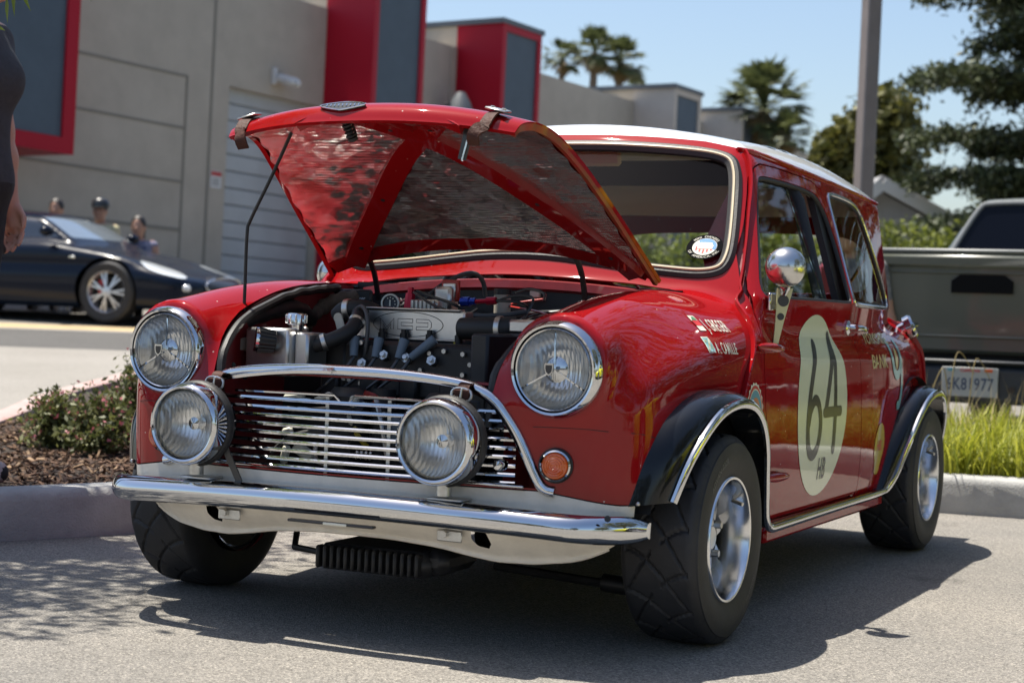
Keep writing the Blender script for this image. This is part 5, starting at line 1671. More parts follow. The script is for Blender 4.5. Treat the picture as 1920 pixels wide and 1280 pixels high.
M['concrete'] = ground_mat('concrete_paving', (.265, .25, .228), (.235, .222, .20), 60, .06, False)
M['kerb'] = mat('kerb_concrete', (.44, .44, .42), .9, second=(.31, .31, .30), vscale=7, bump=.35, bscale=140, detail=8)
M['kerbred'] = mat('faded_red_kerb_paint', (.42, .24, .22), .85, second=(.36, .31, .29), vscale=5, bump=.2, bscale=90)
M['soil'] = mat('dark_soil', (.05, .036, .026), .95, second=(.028, .020, .016), vscale=18, bump=.8, bscale=60)
M['yellowline'] = mat('yellow_road_paint', (.40, .30, .16), .8, var=.2, vscale=3)

def terrain(name, xs_, ys_, m, dz=0., kind='structure', mask=None):
    X, Y = np.meshgrid(xs_, ys_, indexing='ij')
    V = np.stack([X.ravel(), Y.ravel(), gz(X.ravel(), Y.ravel()) + dz], 1)
    nx_, ny_ = len(xs_), len(ys_)
    Fc = [(i * ny_ + j, (i + 1) * ny_ + j, (i + 1) * ny_ + j + 1, i * ny_ + j + 1) for i in range(nx_ - 1) for j in range(ny_ - 1)]
    o = mk(name, V, Fc, m, None, 180)
    o['kind'] = kind
    return o
axx = np.concatenate([[-900, -400, -200, -120], np.arange(-80, -12, 4), np.arange(-12, 8, 1.), np.arange(8, 82, 4), [120, 200, 400, 900]])
axy = np.concatenate([[-900, -400, -200, -100, -60], np.arange(-40, -4, 4), np.arange(-4, 20, 1.), np.arange(20, 100, 4), [140, 200, 400, 900]])
terrain('ground', axx, axy, M['asphalt'])
def band(name, d0, d1, px0, px1, m, dz, kind='structure'):
    """a strip of paving crossing the view between two distances"""
    V = []
    ls = np.linspace(px0, px1, 40); ds = np.linspace(d0, d1, 8)
    for l in ls:
        for d in ds:
            x = CAM_C[0] - .4414 * d + (l - 960) / 3301.87 * d * .897; y = CAM_C[1] + .8975 * d + (l - 960) / 3301.87 * d * .4415
            V.append((x, y, float(gz(x, y)) + dz))
    Fc = [(i * 8 + j, (i + 1) * 8 + j, (i + 1) * 8 + j + 1, i * 8 + j + 1) for i in range(39) for j in range(7)]
    o = mk(name, V, Fc, m, None, 180); o['kind'] = kind
    return o
band('concrete_pavement', 8.6, 15.4, -3200, 900, M['concrete'], .004)
band('dark_band', 15.4, 17.8, -3200, 900, M['dark_band'], .004)  # darker strip of ground between the two concrete bands
band('concrete_gutter', 17.8, 18.0, -3200, 900, M['concrete'], .004)
band('yellow_line', 18.0, 18.65, -1200, 330, M['yellowline'], .004)

# ------------------------------------------------------------------ planters
NEAR = chaikin([(-2.35, -.95), (-1.95, -.42), (-1.657, .25), (-1.481, .653), (-1.22, 1.35), (-1.06, 2.3), (-.98, 3.05), (-.70, 3.24), (-.2, 3.25), (.525, 3.254), (.841, 3.300), (2.2, 3.30), (7.2, 3.32)], 2, False)
FAR = np.array([(7.2, 4.95), (-1.15, 4.95), (-1.15, 9.5), (-6.9, 9.5), (-5.9, 6.6), (-5.25, 5.2), (-4.74, 3.88), (-4.19, 3.016), (-3.3, 1.5), (-2.6, -.2), (-2.42, -.8)])
BED = np.concatenate([NEAR, FAR])
def kerb(name, path, m, inner_left=True, closed=False):
    P = np.array([(x, y, float(gz(x, y))) for x, y in path])
    pr = [(0, -.03), (0, .118), (.006, .138), (.022, .150), (.135, .152), (.150, .146), (.150, -.03)]
    if not inner_left: pr = [(-a, b) for a, b in pr][::-1]
    o = MB().sweep(P, [(0, 0, 1)] * len(P), pr, closed).build(name, m, None, 50)
    o['kind'] = 'structure'
    return o
# profile's +a side: T x N = to the right of travel, so the bed is on the left of the NEAR path
kerb('kerb', NEAR, M['kerb'], False)
kerb('kerb', chaikin(FAR[3:], 2, False), M['kerbred'], False)
kerb('kerb', FAR[:3], M['kerb'], False)
V = np.array([(x, y, 0) for x, y in BED])
bm = bmesh.new()
vs = [bm.verts.new(v) for v in V]
bm.faces.new(vs)
bmesh.ops.triangulate(bm, faces=bm.faces[:])
me = D.meshes.new('planter_soil'); bm.to_mesh(me); bm.free()
Vs = np.array([v.co[:] for v in me.vertices]); Ts = np.array([list(p.vertices) for p in me.polygons])
D.meshes.remove(me)
gX, gY = np.meshgrid(np.arange(-7, 7.4, .10), np.arange(-1.1, 9.6, .10), indexing='ij')
nY = gX.shape[1]
Vg = np.stack([gX.ravel(), gY.ravel(), np.zeros(gX.size)], 1)
Tg = np.array([t for i in range(gX.shape[0] - 1) for j in range(nY - 1) for t in ((i * nY + j, (i + 1) * nY + j, (i + 1) * nY + j + 1), (i * nY + j, (i + 1) * nY + j + 1, i * nY + j + 1))])
Vg, Tg = clip(Vg, Tg, lambda P: -sdpoly(BED, P[:, 0], P[:, 1]) - .10)
Vg[:, 2] = gz(Vg[:, 0], Vg[:, 1]) + .115 + .02 * np.array([noise_v(p, 3.1) for p in Vg])
o = mk('planter_soil', Vg, Tg, M['soil'], None, 180); o['kind'] = 'structure'
_bx = np.arange(-7.2, 7.6, .05); _by = np.arange(-1.3, 9.8, .05)
_BX, _BY = np.meshgrid(_bx, _by, indexing='ij')
_BD = sdpoly(BED, _BX.ravel(), _BY.ravel()).reshape(_BX.shape)
def bed_d(x, y):
    i = int(round((x + 7.2) / .05)); j = int(round((y + 1.3) / .05))
    return _BD[i, j] if 0 <= i < _BD.shape[0] and 0 <= j < _BD.shape[1] else 9.
def bedz(x, y): return float(gz(x, y)) + .115 + .02 * noise_v((x, y, 0), 3.1)

# bark chips: thin irregular slivers, three tones
def chips(name, n, tone):
    V = []; Fc = []
    k = 0
    while k < n:
        x = rng.uniform(-3.8, -.9); y = rng.uniform(-.6, 4.2)
        if bed_d(x, y) > -.13: continue
        L = rng.uniform(.012, .05) * (1.5 if rng.random() < .08 else 1); w = rng.uniform(.006, .016); h = rng.uniform(.002, .005)
        a = rng.uniform(0, 2 * PI); t = rng.normal(0, .35); t2 = rng.normal(0, .4)
        u = np.array([math.cos(a) * math.cos(t), math.sin(a) * math.cos(t), math.sin(t)]); v = np.array([-math.sin(a), math.cos(a), t2]); v /= np.linalg.norm(v)
        nn = np.cross(u, v)
        c = np.array([x, y, bedz(x, y) + rng.uniform(.002, .022)])
        b = len(V)
        for su, sv, tw in ((-1, -.6, 1), (1, -1, 1), (.9, 1, 1), (-.8, .8, 1)): V.append(c + u * L * su * .5 + v * w * sv * .5 + nn * h)
        for su, sv in ((-1, -.6), (1, -1), (.9, 1), (-.8, .8)): V.append(c + u * L * su * .5 + v * w * sv * .5)
        Fc += [(b, b + 1, b + 2, b + 3), (b + 4, b + 5, b + 1, b), (b + 5, b + 6, b + 2, b + 1), (b + 6, b + 7, b + 3, b + 2), (b + 7, b + 4, b, b + 3)]
        k += 1
    o = mk(name, V, Fc, tone, None, 0)
    tag(o, 'loose bark mulch chips covering the planter bed', 'mulch', None, 'stuff')
for n, c in ((6500, (.13, .072, .042)), (4500, (.065, .040, .028)), (2600, (.26, .17, .10))): chips('bark_mulch', n, mat('bark_chip', c, .9, var=.3, vscale=25))

# ------------------------------------------------------------------ plants
def leaf_mat(name, c, var=.4, rough=.55, second=None, trans=.25):
    m = D.materials.new(name); m.use_nodes = True
    nt = m.node_tree; p = nt.nodes['Principled BSDF']
    p.inputs['Roughness'].default_value = rough
    oi = N(nt, 'ShaderNodeNewGeometry')
    rp = N(nt, 'ShaderNodeValToRGB')
    a = tuple(q * (1 - var) for q in c); b = second or tuple(min(1, q * (1 + var)) for q in c)
    rp.color_ramp.elements[0].color = tuple(a) + (1,); rp.color_ramp.elements[1].color = tuple(b) + (1,)
    nt.links.new(oi.outputs['Random Per Island'], rp.inputs[0]); nt.links.new(rp.outputs[0], p.inputs['Base Color'])
    tl = N(nt, 'ShaderNodeBsdfTranslucent'); nt.links.new(rp.outputs[0], tl.inputs[0])
    ms = N(nt, 'ShaderNodeMixShader'); ms.inputs[0].default_value = trans
    nt.links.new(p.outputs[0], ms.inputs[1]); nt.links.new(tl.outputs[0], ms.inputs[2]); nt.links.new(ms.outputs[0], nt.nodes['Material Output'].inputs[0])
    return m
M['leaf_dark'] = leaf_mat('dark_leaf', (.040, .062, .022), .45, second=(.10, .125, .035))
M['leaf_olive'] = leaf_mat('olive_leaf', (.085, .100, .022), .5, second=(.20, .19, .045))
M['leaf_bright'] = leaf_mat('bright_leaf', (.13, .19, .03), .45, second=(.27, .30, .05), trans=.4)
M['leaf_con'] = leaf_mat('conifer_needles', (.034, .056, .028), .4, second=(.105, .130, .050), trans=.18)
M['leaf_palm'] = leaf_mat('palm_leaf', (.060, .085, .030), .4, second=(.15, .17, .06))
M['leaf_dry'] = leaf_mat('dry_palm_leaf', (.26, .19, .09), .3)
M['leaf_bush'] = leaf_mat('shrub_leaf', (.085, .120, .035), .5, second=(.21, .22, .07), trans=.35)
M['flower_pink'] = leaf_mat('pink_flower', (.45, .13, .16), .3)
M['leaf_sprig'] = leaf_mat('sprig_leaf', (.16, .22, .03), .3, trans=.5)
M['grassblade'] = leaf_mat('yellow_green_grass', (.22, .28, .025), .35, second=(.46, .46, .05), trans=.4)
M['drygrass'] = leaf_mat('dry_grass', (.38, .30, .15), .3, trans=.3)
M['bark'] = mat('tree_bark', (.10, .075, .055), .9, var=.4, vscale=12, bump=.6, bscale=30)
M['palmbark'] = mat('palm_bark', (.16, .12, .085), .9, var=.3, vscale=10, bump=.6, bscale=30)

def leaves(C, size, aspect=.5, flat=0., seed=0):
    """one small pointed quad per centre"""
    r = np.random.default_rng(seed)
    n = len(C)
    u = r.normal(size=(n, 3)); u[:, 2] *= (1 - flat); u /= np.linalg.norm(u, axis=1)[:, None]
    w = r.normal(size=(n, 3)); v = np.cross(u, w); v /= np.linalg.norm(v, axis=1)[:, None]
    s = size * r.uniform(.6, 1.3, n)[:, None]
    V = np.stack([C - u * s * .5, C + v * s * aspect * .5, C + u * s * .5, C - v * s * aspect * .5], 1).reshape(-1, 3)
    Fc = np.arange(4 * n).reshape(n, 4)
    return V, Fc
def clump_points(blobs, n_cl, per, cl_r, seed, shell_=.55):
    r = np.random.default_rng(seed)
    out = []
    w = np.array([b[1][0] * b[1][1] * b[1][2] for b in blobs]); w = w / w.sum()
    for _ in range(n_cl):
        c, rad = blobs[r.choice(len(blobs), p=w)]
        d = r.normal(size=3); d /= np.linalg.norm(d)
        k = shell_ + (1 - shell_) * r.random()
        p = np.array(c) + d * np.array(rad) * k
        q = r.normal(size=(per, 3)); q /= np.linalg.norm(q, axis=1)[:, None]
        out.append(p + q * cl_r * r.uniform(.2, 1, (per, 1)) ** .5 * r.uniform(.6, 1.3))
    return np.concatenate(out)
def tree(name, label, base, blobs, leaf, n_cl, per, cl_r, leafmat, trunk_r=.2, group=None, seed=1, aspect=.5, shell_=.55):
    base = np.array(base, float)
    t = thing(name, label, 'tree', tuple(base), 0, group)
    bl = [((np.array(c)), r) for c, r in blobs]
    C = clump_points(bl, n_cl, per, cl_r, seed, shell_)
    V, Fc = leaves(C, leaf, aspect, 0, seed)
    mk('crown', V, Fc, leafmat, t, 0)
    mb = MB()
    top = max(c[2] for c, r in bl)
    mb.tube(catmull([(0, 0, -.3), (.05, 0, top * .35), (-.03, .04, top * .7), (0, 0, top)], 5), np.linspace(trunk_r, trunk_r * .35, 16), 9)
    for c, r in bl:
        a = np.array([0, 0, min(top * .8, max(.3, c[2] - r[2] * .9))])
        mb.tube(catmull([a, a * .5 + np.array(c) * .5 + [0, 0, -.1 * r[2]], np.array(c) + [0, 0, r[2] * .3]], 4), np.linspace(trunk_r * .45, trunk_r * .10, 9), 6)
    mb.build('trunk', M['bark'], t, 60)
    return t
def on_ground(px, depth, dz=0.):
    p = at(px, 600, depth); return np.array([p[0], p[1], float(gz(p[0], p[1])) + dz])
def hgt(py, px, depth, base): return at(px, py, depth)[2] - base[2]
def lat(dpx, depth): return dpx / 3301.87 * depth

# low flowering shrubs in the left bed
def shrub(c, rx, rz, label, seed, n=1500):
    b = np.array([c[0], c[1], bedz(c[0], c[1])])
    t = thing('shrub', label, 'shrub', tuple(b), 0, 'low flowering shrubs in the mulch bed')
    r = np.random.default_rng(seed)
    tips = []
    mb = MB()
    for k in range(70):
        a = r.uniform(0, 2 * PI); e = r.uniform(.25, 1.35)
        tip = np.array([rx * math.cos(a) * math.cos(e), rx * math.sin(a) * math.cos(e), rz * math.sin(e) * r.uniform(.8, 1.15)]) * r.uniform(.75, 1.08)
        mb.tube([np.array([0, 0, -.02]) + r.normal(0, .02, 3) * [1, 1, 0], tip * .5 + [0, 0, .03], tip], [.004, .003, .0015], 4)
        tips.append(tip)
    mb.build('stems', M['bark'], t)
    C = []
    for tip in tips:
        for _ in range(n // 70):
            k = r.uniform(.35, 1.03); C.append(tip * k + r.normal(0, .018, 3))
    C = np.array(C); C = C[C[:, 2] > .0]
    V, Fc = leaves(C, .032, .42, 0, seed); mk('foliage', V, Fc, M['leaf_bush'], t, 0)
    C = np.array([tips[r.integers(len(tips))] * r.uniform(.85, 1.02) + r.normal(0, .012, 3) for _ in range(170)])
    V, Fc = leaves(C, .017, .7, 0, seed + 5); mk('flowers', V, Fc, M['flower_pink'], t, 0)['kind'] = 'stuff'
def on_bed(px, d):
    p = at(px, 800, d); return p
shrub(on_bed(118, 7.3), .20, .27, 'low pink-flowering shrub in the bark bed, leftmost beside the far kerb', 3, 2600)
shrub(on_bed(190, 7.0), .17, .23, 'low pink-flowering shrub in the middle, between two others in the bark bed', 9, 2400)
shrub(on_bed(262, 7.5), .20, .38, 'taller pink-flowering shrub partly hidden behind the red front wing', 4, 2800)

# ornamental grass behind the car
def blades(n, x0, x1, y0, y1, L0, L1, w, seed):
    r = np.random.default_rng(seed)
    V = []; Fc = []
    for k in range(n):
        x, y = r.uniform(x0, x1), r.uniform(y0, y1)
        if bed_d(x, y) > -.12: continue
        a = r.uniform(0, 2 * PI); L = r.uniform(L0, L1); bend = r.uniform(.3, 1.3)
        d = np.array([math.cos(a), math.sin(a), 0]); sdir = np.array([-d[1], d[0], 0]) * w * r.uniform(.6, 1.4)
        c = np.array([x, y, bedz(x, y) - .01]); b = len(V)
        for i, t in enumerate((0, .4, .75, 1)):
            q = c + d * L * bend * t * t * .6 + np.array([0, 0, L * (t - .35 * bend * t * t)])
            ww = (1, .85, .5)[i] if i < 3 else 0
            if i < 3: V += [q - sdir * ww, q + sdir * ww]
            else: V.append(q)
        Fc += [(b, b + 1, b + 3, b + 2), (b + 2, b + 3, b + 5, b + 4), (b + 4, b + 5, b + 6)]
    return V, Fc
V, Fc = blades(36000, .1, 7.0, 3.38, 4.85, .15, .38, .0042, 5)
tag(mk('grass', V, Fc, M['grassblade'], None, 0), 'yellow-green ornamental grass filling the planter behind the red car', 'grass', None, 'stuff')
V, Fc = blades(1300, .1, 7.0, 3.9, 4.85, .30, .55, .0020, 6)
tag(mk('dry_grass', V, Fc, M['drygrass'], None, 0), 'dry straw stems among the green ornamental grass', 'grass', None, 'stuff')
for lab, px, d, top, lean in (('long dry seed stalk arching highest in front of the pickup bumper', 1766, 7.9, 660, 60), ('dry seed stalk leaning left beside the rear wheel arch', 1790, 8.0, 690, -42), ('dry seed stalk arching in front of the licence plate', 1805, 8.1, 672, 52)):
    b = at(px, 800, d); b = np.array([b[0], b[1], bedz(b[0], b[1])])
    tp = at(px + lean, top + 40, d); md = at(px + lean * .5, top, d)
    P = catmull([b, b * .5 + md * .5 + np.array([0, 0, .05]), md, tp], 6)
    o = MB().tube(P, np.linspace(.0035, .002, len(P)), 5).build('grass_stalk', M['drygrass'])
    tag(o, lab, 'grass stalk', 'dry stalks in front of the pickup')

# ------------------------------------------------------------------ far trees, hedge, house, lamp post
b = on_ground(1620, 36)
def blob(px, py, d, rpx, rpy, base): 
    p = at(px, py, d) - base
    return (p, (lat(rpx, d), lat(rpx, d), lat(rpy, d)))
tree('broadleaf_tree', 'round olive-green tree behind the tall lamp post', b, [blob(1600, 300, 36, 62, 72, b), blob(1660, 250, 36, 52, 70, b), blob(1560, 330, 36, 30, 50, b), blob(1670, 330, 36, 42, 60, b), blob(1640, 390, 36, 80, 50, b), blob(1590, 400, 36, 45, 60, b)],
     .24, 1100, 18, .42, M['leaf_olive'], .28, None, 11, .55, .45)
b = on_ground(1450, 46)
tree('broadleaf_tree', 'dark leafy tree far behind the car\'s rear window', b, [blob(1440, 470, 46, 90, 70, b), blob(1380, 500, 46, 60, 60, b), blob(1500, 440, 46, 60, 70, b)], .26, 420, 14, .55, M['leaf_dark'], .3, None, 12)
b = on_ground(1240, 50)
tree('broadleaf_tree', 'sunlit green tree seen through the windscreen and rear window', b, [blob(1330, 470, 50, 50, 60, b), blob(1360, 520, 50, 60, 60, b)], .26, 260, 14, .55, M['leaf_bright'], .25, None, 13)
def palm(px, py, d, r_px, label, seed, dry=True, tall=None):
    base = on_ground(px, d)
    h = at(px, py, d)[2] - base[2]
    R = lat(r_px, d) * (1.12 if tall else 1.3)
    t = thing('palm_tree', label, 'palm tree', tuple(base), 0, 'palms beyond the long building' if tall else None)
    r = np.random.default_rng(seed)
    mb = MB(); mb.tube(catmull([(0, 0, -.5), (.05, .03, h * .4), (-.04, 0, h * .75), (0, 0, h)], 6), np.linspace(.30, .18, 19) * R / 1.6, 10)
    mb.build('trunk', M['palmbark'], t, 60)
    for part, m_, n, e0, e1, lr in (('fronds', 'leaf_palm', 64, -.6, 1.4, 1.), ('dead_fronds', 'leaf_dry', 26, -1.4, -.45, .7)):
        V = []; Fc = []
        for k in range(n):
            a = r.uniform(0, 2 * PI); e = r.uniform(e0, e1)
            d_ = np.array([math.cos(a) * math.cos(e), math.sin(a) * math.cos(e), math.sin(e)])
            s_ = np.cross(d_, [0, 0, 1]); s_ /= np.linalg.norm(s_); u_ = np.cross(s_, d_)
            L = R * r.uniform(.45, .62) * lr
            c = np.array([0, 0, h]) + d_ * L
            for j in range(13):                 # fan of pointed leaflets
                th = (j - 6) / 6 * 1.35
                q = d_ * math.cos(th) + s_ * math.sin(th)
                l2 = R * .48 * lr * (1 - .25 * abs(th) / 1.35) * r.uniform(.85, 1.1)
                tip = c + q * l2 + np.array([0, 0, -.30 * l2 * r.uniform(.3, 1.2)])
                w_ = np.cross(q, u_) * l2 * .06
                bq = len(V); V += [c, c + q * l2 * .5 + w_, tip, c + q * l2 * .5 - w_]
                Fc.append((bq, bq + 1, bq + 2, bq + 3))
            bq = len(V); w_ = s_ * .02 * R; V += [np.array([0, 0, h]) - w_, np.array([0, 0, h]) + w_, c + w_, c - w_]; Fc.append((bq, bq + 1, bq + 2, bq + 3))
        mk(part, V, Fc, M[m_], t, 0)
palm(1038, 112, 62, 42, 'fan palm beside the red tower, leftmost of the three', 1, tall=1)
palm(1098, 100, 60, 52, 'fan palm in the middle of the three beyond the roofline', 2, tall=1)
palm(1146, 118, 61, 52, 'fan palm on the right of the three, with drooping dead leaves', 3, tall=1)
palm(1176, 168, 75, 26, 'distant fan palm just showing above the roofline', 4, tall=1)
palm(1418, 205, 44, 82, 'large single fan palm above the white car roof', 5)
palm(1462, 255, 43, 44, 'smaller fan palm crown leaning right of the large one', 6)

# big conifer on the right
base = on_ground(1960, 27)
t = thing('conifer_tree', 'huge dark conifer with layered drooping branches at the right edge', 'tree', tuple(base))
h = 13.5
mb = MB(); mb.tube([(0, 0, -.3), (.05, 0, h * .5), (0, 0, h)], [.34, .22, .04], 10); mb.build('trunk', M['bark'], t, 60)
r = np.random.default_rng(21)
mbb = MB(); C = []
for k in range(112):
    z = 1.3 + (h - 1.8) * (int(k / 7) / 16.) + r.normal(0, .07)
    a = k * 2.399 + r.normal(0, .2)
    L = (h - z) * .25 * r.uniform(.70, 1.15) + .40
    L = min(L, 2.15) * (1.0 if r.random() < .75 else .6)
    d_ = np.array([math.cos(a), math.sin(a), 0])
    P = [np.array([0, 0, z]), np.array([0, 0, z + .10 * L]) + d_ * L * .5, np.array([0, 0, z + .02 * L]) + d_ * L]
    mbb.tube(P, [.05, .03, .01], 5)
    for _ in range(int(140 * L + 60)):
        q = r.uniform(.15, 1.05)
        s_ = np.array([-d_[1], d_[0], 0]) * r.normal(0, .17 * L * (1.15 - q * .6))
        C.append(np.array([0, 0, z + .10 * L * math.sin(q * 2.4)]) + d_ * L * q + s_ + np.array([0, 0, -abs(r.normal(0, .11))]))
mbb.build('branches', M['bark'], t, 60)
C = np.array(C)
C = np.repeat(C, 5, 0) + r.normal(0, .07, (len(C) * 5, 3))
V, Fc = leaves(C, .125, .38, .2, 22); mk('needles', V, Fc, M['leaf_con'], t, 0)

# sunlit hedge behind the pickup
base = on_ground(1700, 23)
t = thing('hedge', 'bright yellow-green hedge between the red car and the pickup', 'hedge', tuple(base))
bl = []
for px in range(1130, 1960, 26): bl.append(blob(px, 468 + 9 * math.sin(px * .7), 23 + .4 * math.sin(px), 24, 42 + 9 * math.sin(px * 1.3), base)); bl.append(blob(px + 10, 530, 23, 26, 50, base))
C = clump_points(bl, 1500, 12, .16, 31, .6); V, Fc = leaves(C, .085, .55, 0, 31); mk('foliage', V, Fc, M['leaf_bright'], t, 0)
mb = MB()
for px in range(1150, 1950, 60):
    p = at(px, 520, 23) - base; mb.tube([(p[0], p[1], 0), (p[0] + .05, p[1], .5), (p[0], p[1], 1.1)], [.03, .02, .01], 5)
mb.build('stems', M['bark'], t)

# gabled house beyond
M['siding'] = mat('grey_house_siding', (.36, .37, .39), .8, var=.06, vscale=2)
M['rooftile'] = mat('grey_roof_shingle', (.30, .30, .31), .9, var=.2, vscale=6)
M['trimwhite'] = mat('white_house_trim', (.66, .66, .65), .7)
hb = on_ground(1640, 29)
t = thing('house', 'grey gabled house roof showing over the hedge', 'house', tuple(hb))
ex, ey = CAM_R[:2] / np.linalg.norm(CAM_R[:2])
def hp(px, py, d=29): return at(px, py, d) - hb
A, B, C_ = hp(1560, 425), hp(1645, 357), hp(1775, 428)
dep = np.array([-ey, ex, 0]) * 3.6
gz0 = -.2
mk('wall', [A * [1, 1, 0] + [0, 0, gz0], C_ * [1, 1, 0] + [0, 0, gz0], C_, B, A, A * [1, 1, 0] + dep + [0, 0, gz0], C_ * [1, 1, 0] + dep + [0, 0, gz0], C_ + dep, B + dep, A + dep],
   [(0, 1, 2, 3, 4), (1, 6, 7, 2), (0, 4, 9, 5), (5, 9, 8, 7, 6)], M['siding'], t, 0)
mb = MB()
fwd = np.array([ey, -ex, 0]) * .4
for p, q in ((A, B), (B, C_)):
    ov = (q - p) / np.linalg.norm(q - p) * .45
    p2, q2 = (p - ov, q) if p is A else (p, q + ov)
    a0 = [p2 + fwd + [0, 0, .06], q2 + fwd + [0, 0, .06], q2 + dep + [0, 0, .06], p2 + dep + [0, 0, .06]]
    mb.add(a0 + [v + np.array([0, 0, .16]) for v in a0], [(0, 1, 2, 3), (7, 6, 5, 4), (0, 4, 5, 1), (1, 5, 6, 2), (2, 6, 7, 3), (3, 7, 4, 0)])
mb.build('roof', M['rooftile'], t, 0)
mb = MB()
for p, q in ((A, B), (B, C_)): mb.bar(p + fwd * 1.05 + [0, 0, .08], q + fwd * 1.05 + [0, 0, .08], .05, .20, (0, 0, 1))
mb.build('barge_board', M['trimwhite'], t, 0)
for k in range(6):
    zz = B[2] - .35 - k * .30
    mb = MB(); mb.bar(hp(1570, 420) * [1, 1, 0] + [0, 0, zz] + fwd * .06, hp(1760, 420) * [1, 1, 0] + [0, 0, zz] + fwd * .06, .02, .02) if False else None
mb = MB(); mb.box(hp(1700, 380) + dep * .3 + [0, 0, .1], (.4, .4, .5)); mb.build('vent_stack', M['trimwhite'], t, 0)
hb2 = on_ground(1230, 48)
t = thing('house', 'pale grey house with red trim seen through the rear window', 'house', tuple(hb2))
def hp2(px, py, d=48): return at(px, py, d) - hb2
A, C_ = hp2(1100, 470), hp2(1330, 480); dep = np.array([-ey, ex, 0]) * 6
mk('wall', [A * [1, 1, 0] + [0, 0, -.3], C_ * [1, 1, 0] + [0, 0, -.3], C_, A, A * [1, 1, 0] + dep + [0, 0, -.3], C_ * [1, 1, 0] + dep + [0, 0, -.3], C_ + dep, A + dep], [(0, 1, 2, 3), (1, 5, 6, 2), (0, 3, 7, 4), (4, 7, 6, 5)], M['siding'], t, 0)
mb = MB(); mid = (A + C_) / 2 + dep * .5; mb.box(mid + [0, 0, .15], (np.linalg.norm(C_ - A) + .6, 6.8, .3), np.array([[ex, -ey, 0], [ey, ex, 0], [0, 0, 1]])); mb.build('roof', M['rooftile'], t, 0)
mb = MB(); mb.box((A + C_) / 2 + [0, 0, -.5] - dep * .012, (np.linalg.norm(C_ - A) * .5, .1, .25), np.array([[ex, -ey, 0], [ey, ex, 0], [0, 0, 1]])); mb.build('red_awning', M['reddark'], t, 0)
for px in (1160, 1215, 1280):
    mb = MB(); mb.box(hp2(px, 520) - dep * .012, (.8, .08, 1.2), np.array([[ex, -ey, 0], [ey, ex, 0], [0, 0, 1]]), ch=.02); mb.build('window', M['dialblack'], t, 0)

# lamp post
M['postpaint'] = mat('brown_grey_post_paint', (.21, .185, .175), .55, coat=.2, var=.08, vscale=5)
pb = on_ground(1606, 17)
top = at(1655, -420, 17)
t = thing('lamp_post', 'tall square brown-grey lamp post rising behind the red car', 'lamp post', tuple(pb))
tp = top - pb
a_ = math.atan2(CAM_R[1], CAM_R[0]) + .35
mb = MB(); z_ = tp / np.linalg.norm(tp); R = frame(z_, (math.cos(a_), math.sin(a_), 0)); mb.box(tp / 2, (.150, .150, np.linalg.norm(tp)), R, ch=.012); mb.build('pole', M['postpaint'], t, 0)
mb = MB(); mb.box((0, 0, .30), (.45, .45, .7), ch=.05); mb.build('footing', M['kerb'], t, 0)
mb = MB(); mb.box(tp + np.array([0, -.45, .05]), (.45, .95, .16), ch=.04); mb.build('lamp_head', M['postpaint'], t, 0)

# ------------------------------------------------------------------ the long building
W_ = np.array([.10941907, .99366701, -.02556056]); U_ = np.array([.00279773, .02540699, .99967328]); N_ = np.array([.99399177, -.10945484, 0.])
P0 = np.array([-15.063, 20.037, .961])
bld = thing('building', 'long taupe commercial building with roll-up door and red framed tower boxes', 'building', tuple(P0))
bld.rotation_euler = Matrix(((W_[0], N_[0], U_[0]), (W_[1], N_[1], U_[1]), (W_[2], N_[2], U_[2]))).transposed().transposed().to_euler() if False else (0, 0, 0)
RB = np.stack([W_, N_, U_], 1)                       # columns: along the wall, out of the wall, up
def bbox_(mb, a0, a1, o0, o1, u0, u1, ch=.0): mb.box(RB @ np.array([(a0 + a1) / 2, (o0 + o1) / 2, (u0 + u1) / 2]), (abs(a1 - a0), abs(o1 - o0), abs(u1 - u0)), RB, ch)
M['stucco'] = mat('taupe_stucco', (.50, .45, .375), .92, second=(.43, .385, .32), vscale=1.6, bump=.25, bscale=60)
M['stuccolight'] = mat('light_taupe_stucco', (.52, .47, .41), .92, var=.06, vscale=2, bump=.25, bscale=60)
M['bldred'] = mat('red_metal_cladding', (.40, .006, .022), .45, spec=.25)
M['slate'] = mat('slate_blue_panel', (.070, .098, .128), .6, bump=.08, bscale=30, var=.08, vscale=3)
M['rolldoor'] = mat('grey_roll_door', (.46, .49, .50), .6, coat=.1, var=.06, vscale=2)
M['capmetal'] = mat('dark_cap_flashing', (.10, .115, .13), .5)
mb = MB()
bbox_(mb, -14, .0, -.5, 0, -2, 5.07); bbox_(mb, .0, 2.42, -.5, 0, 3.33, 5.07); bbox_(mb, 2.42, 30, -.5, 0, -2, 5.07); bbox_(mb, 0, 2.42, -.5, -.30, -2, 3.4)
mb.build('wall', M['stucco'], bld, 0)
mb = MB(); bbox_(mb, -14, 30, -8, -.5, 4.4, 4.6); bbox_(mb, -14, 30, -8.2, -8, -2, 4.8); bbox_(mb, 29.5, 30, -8, -.5, -2, 4.9); mb.build('roof', M['capmetal'], bld, 0)
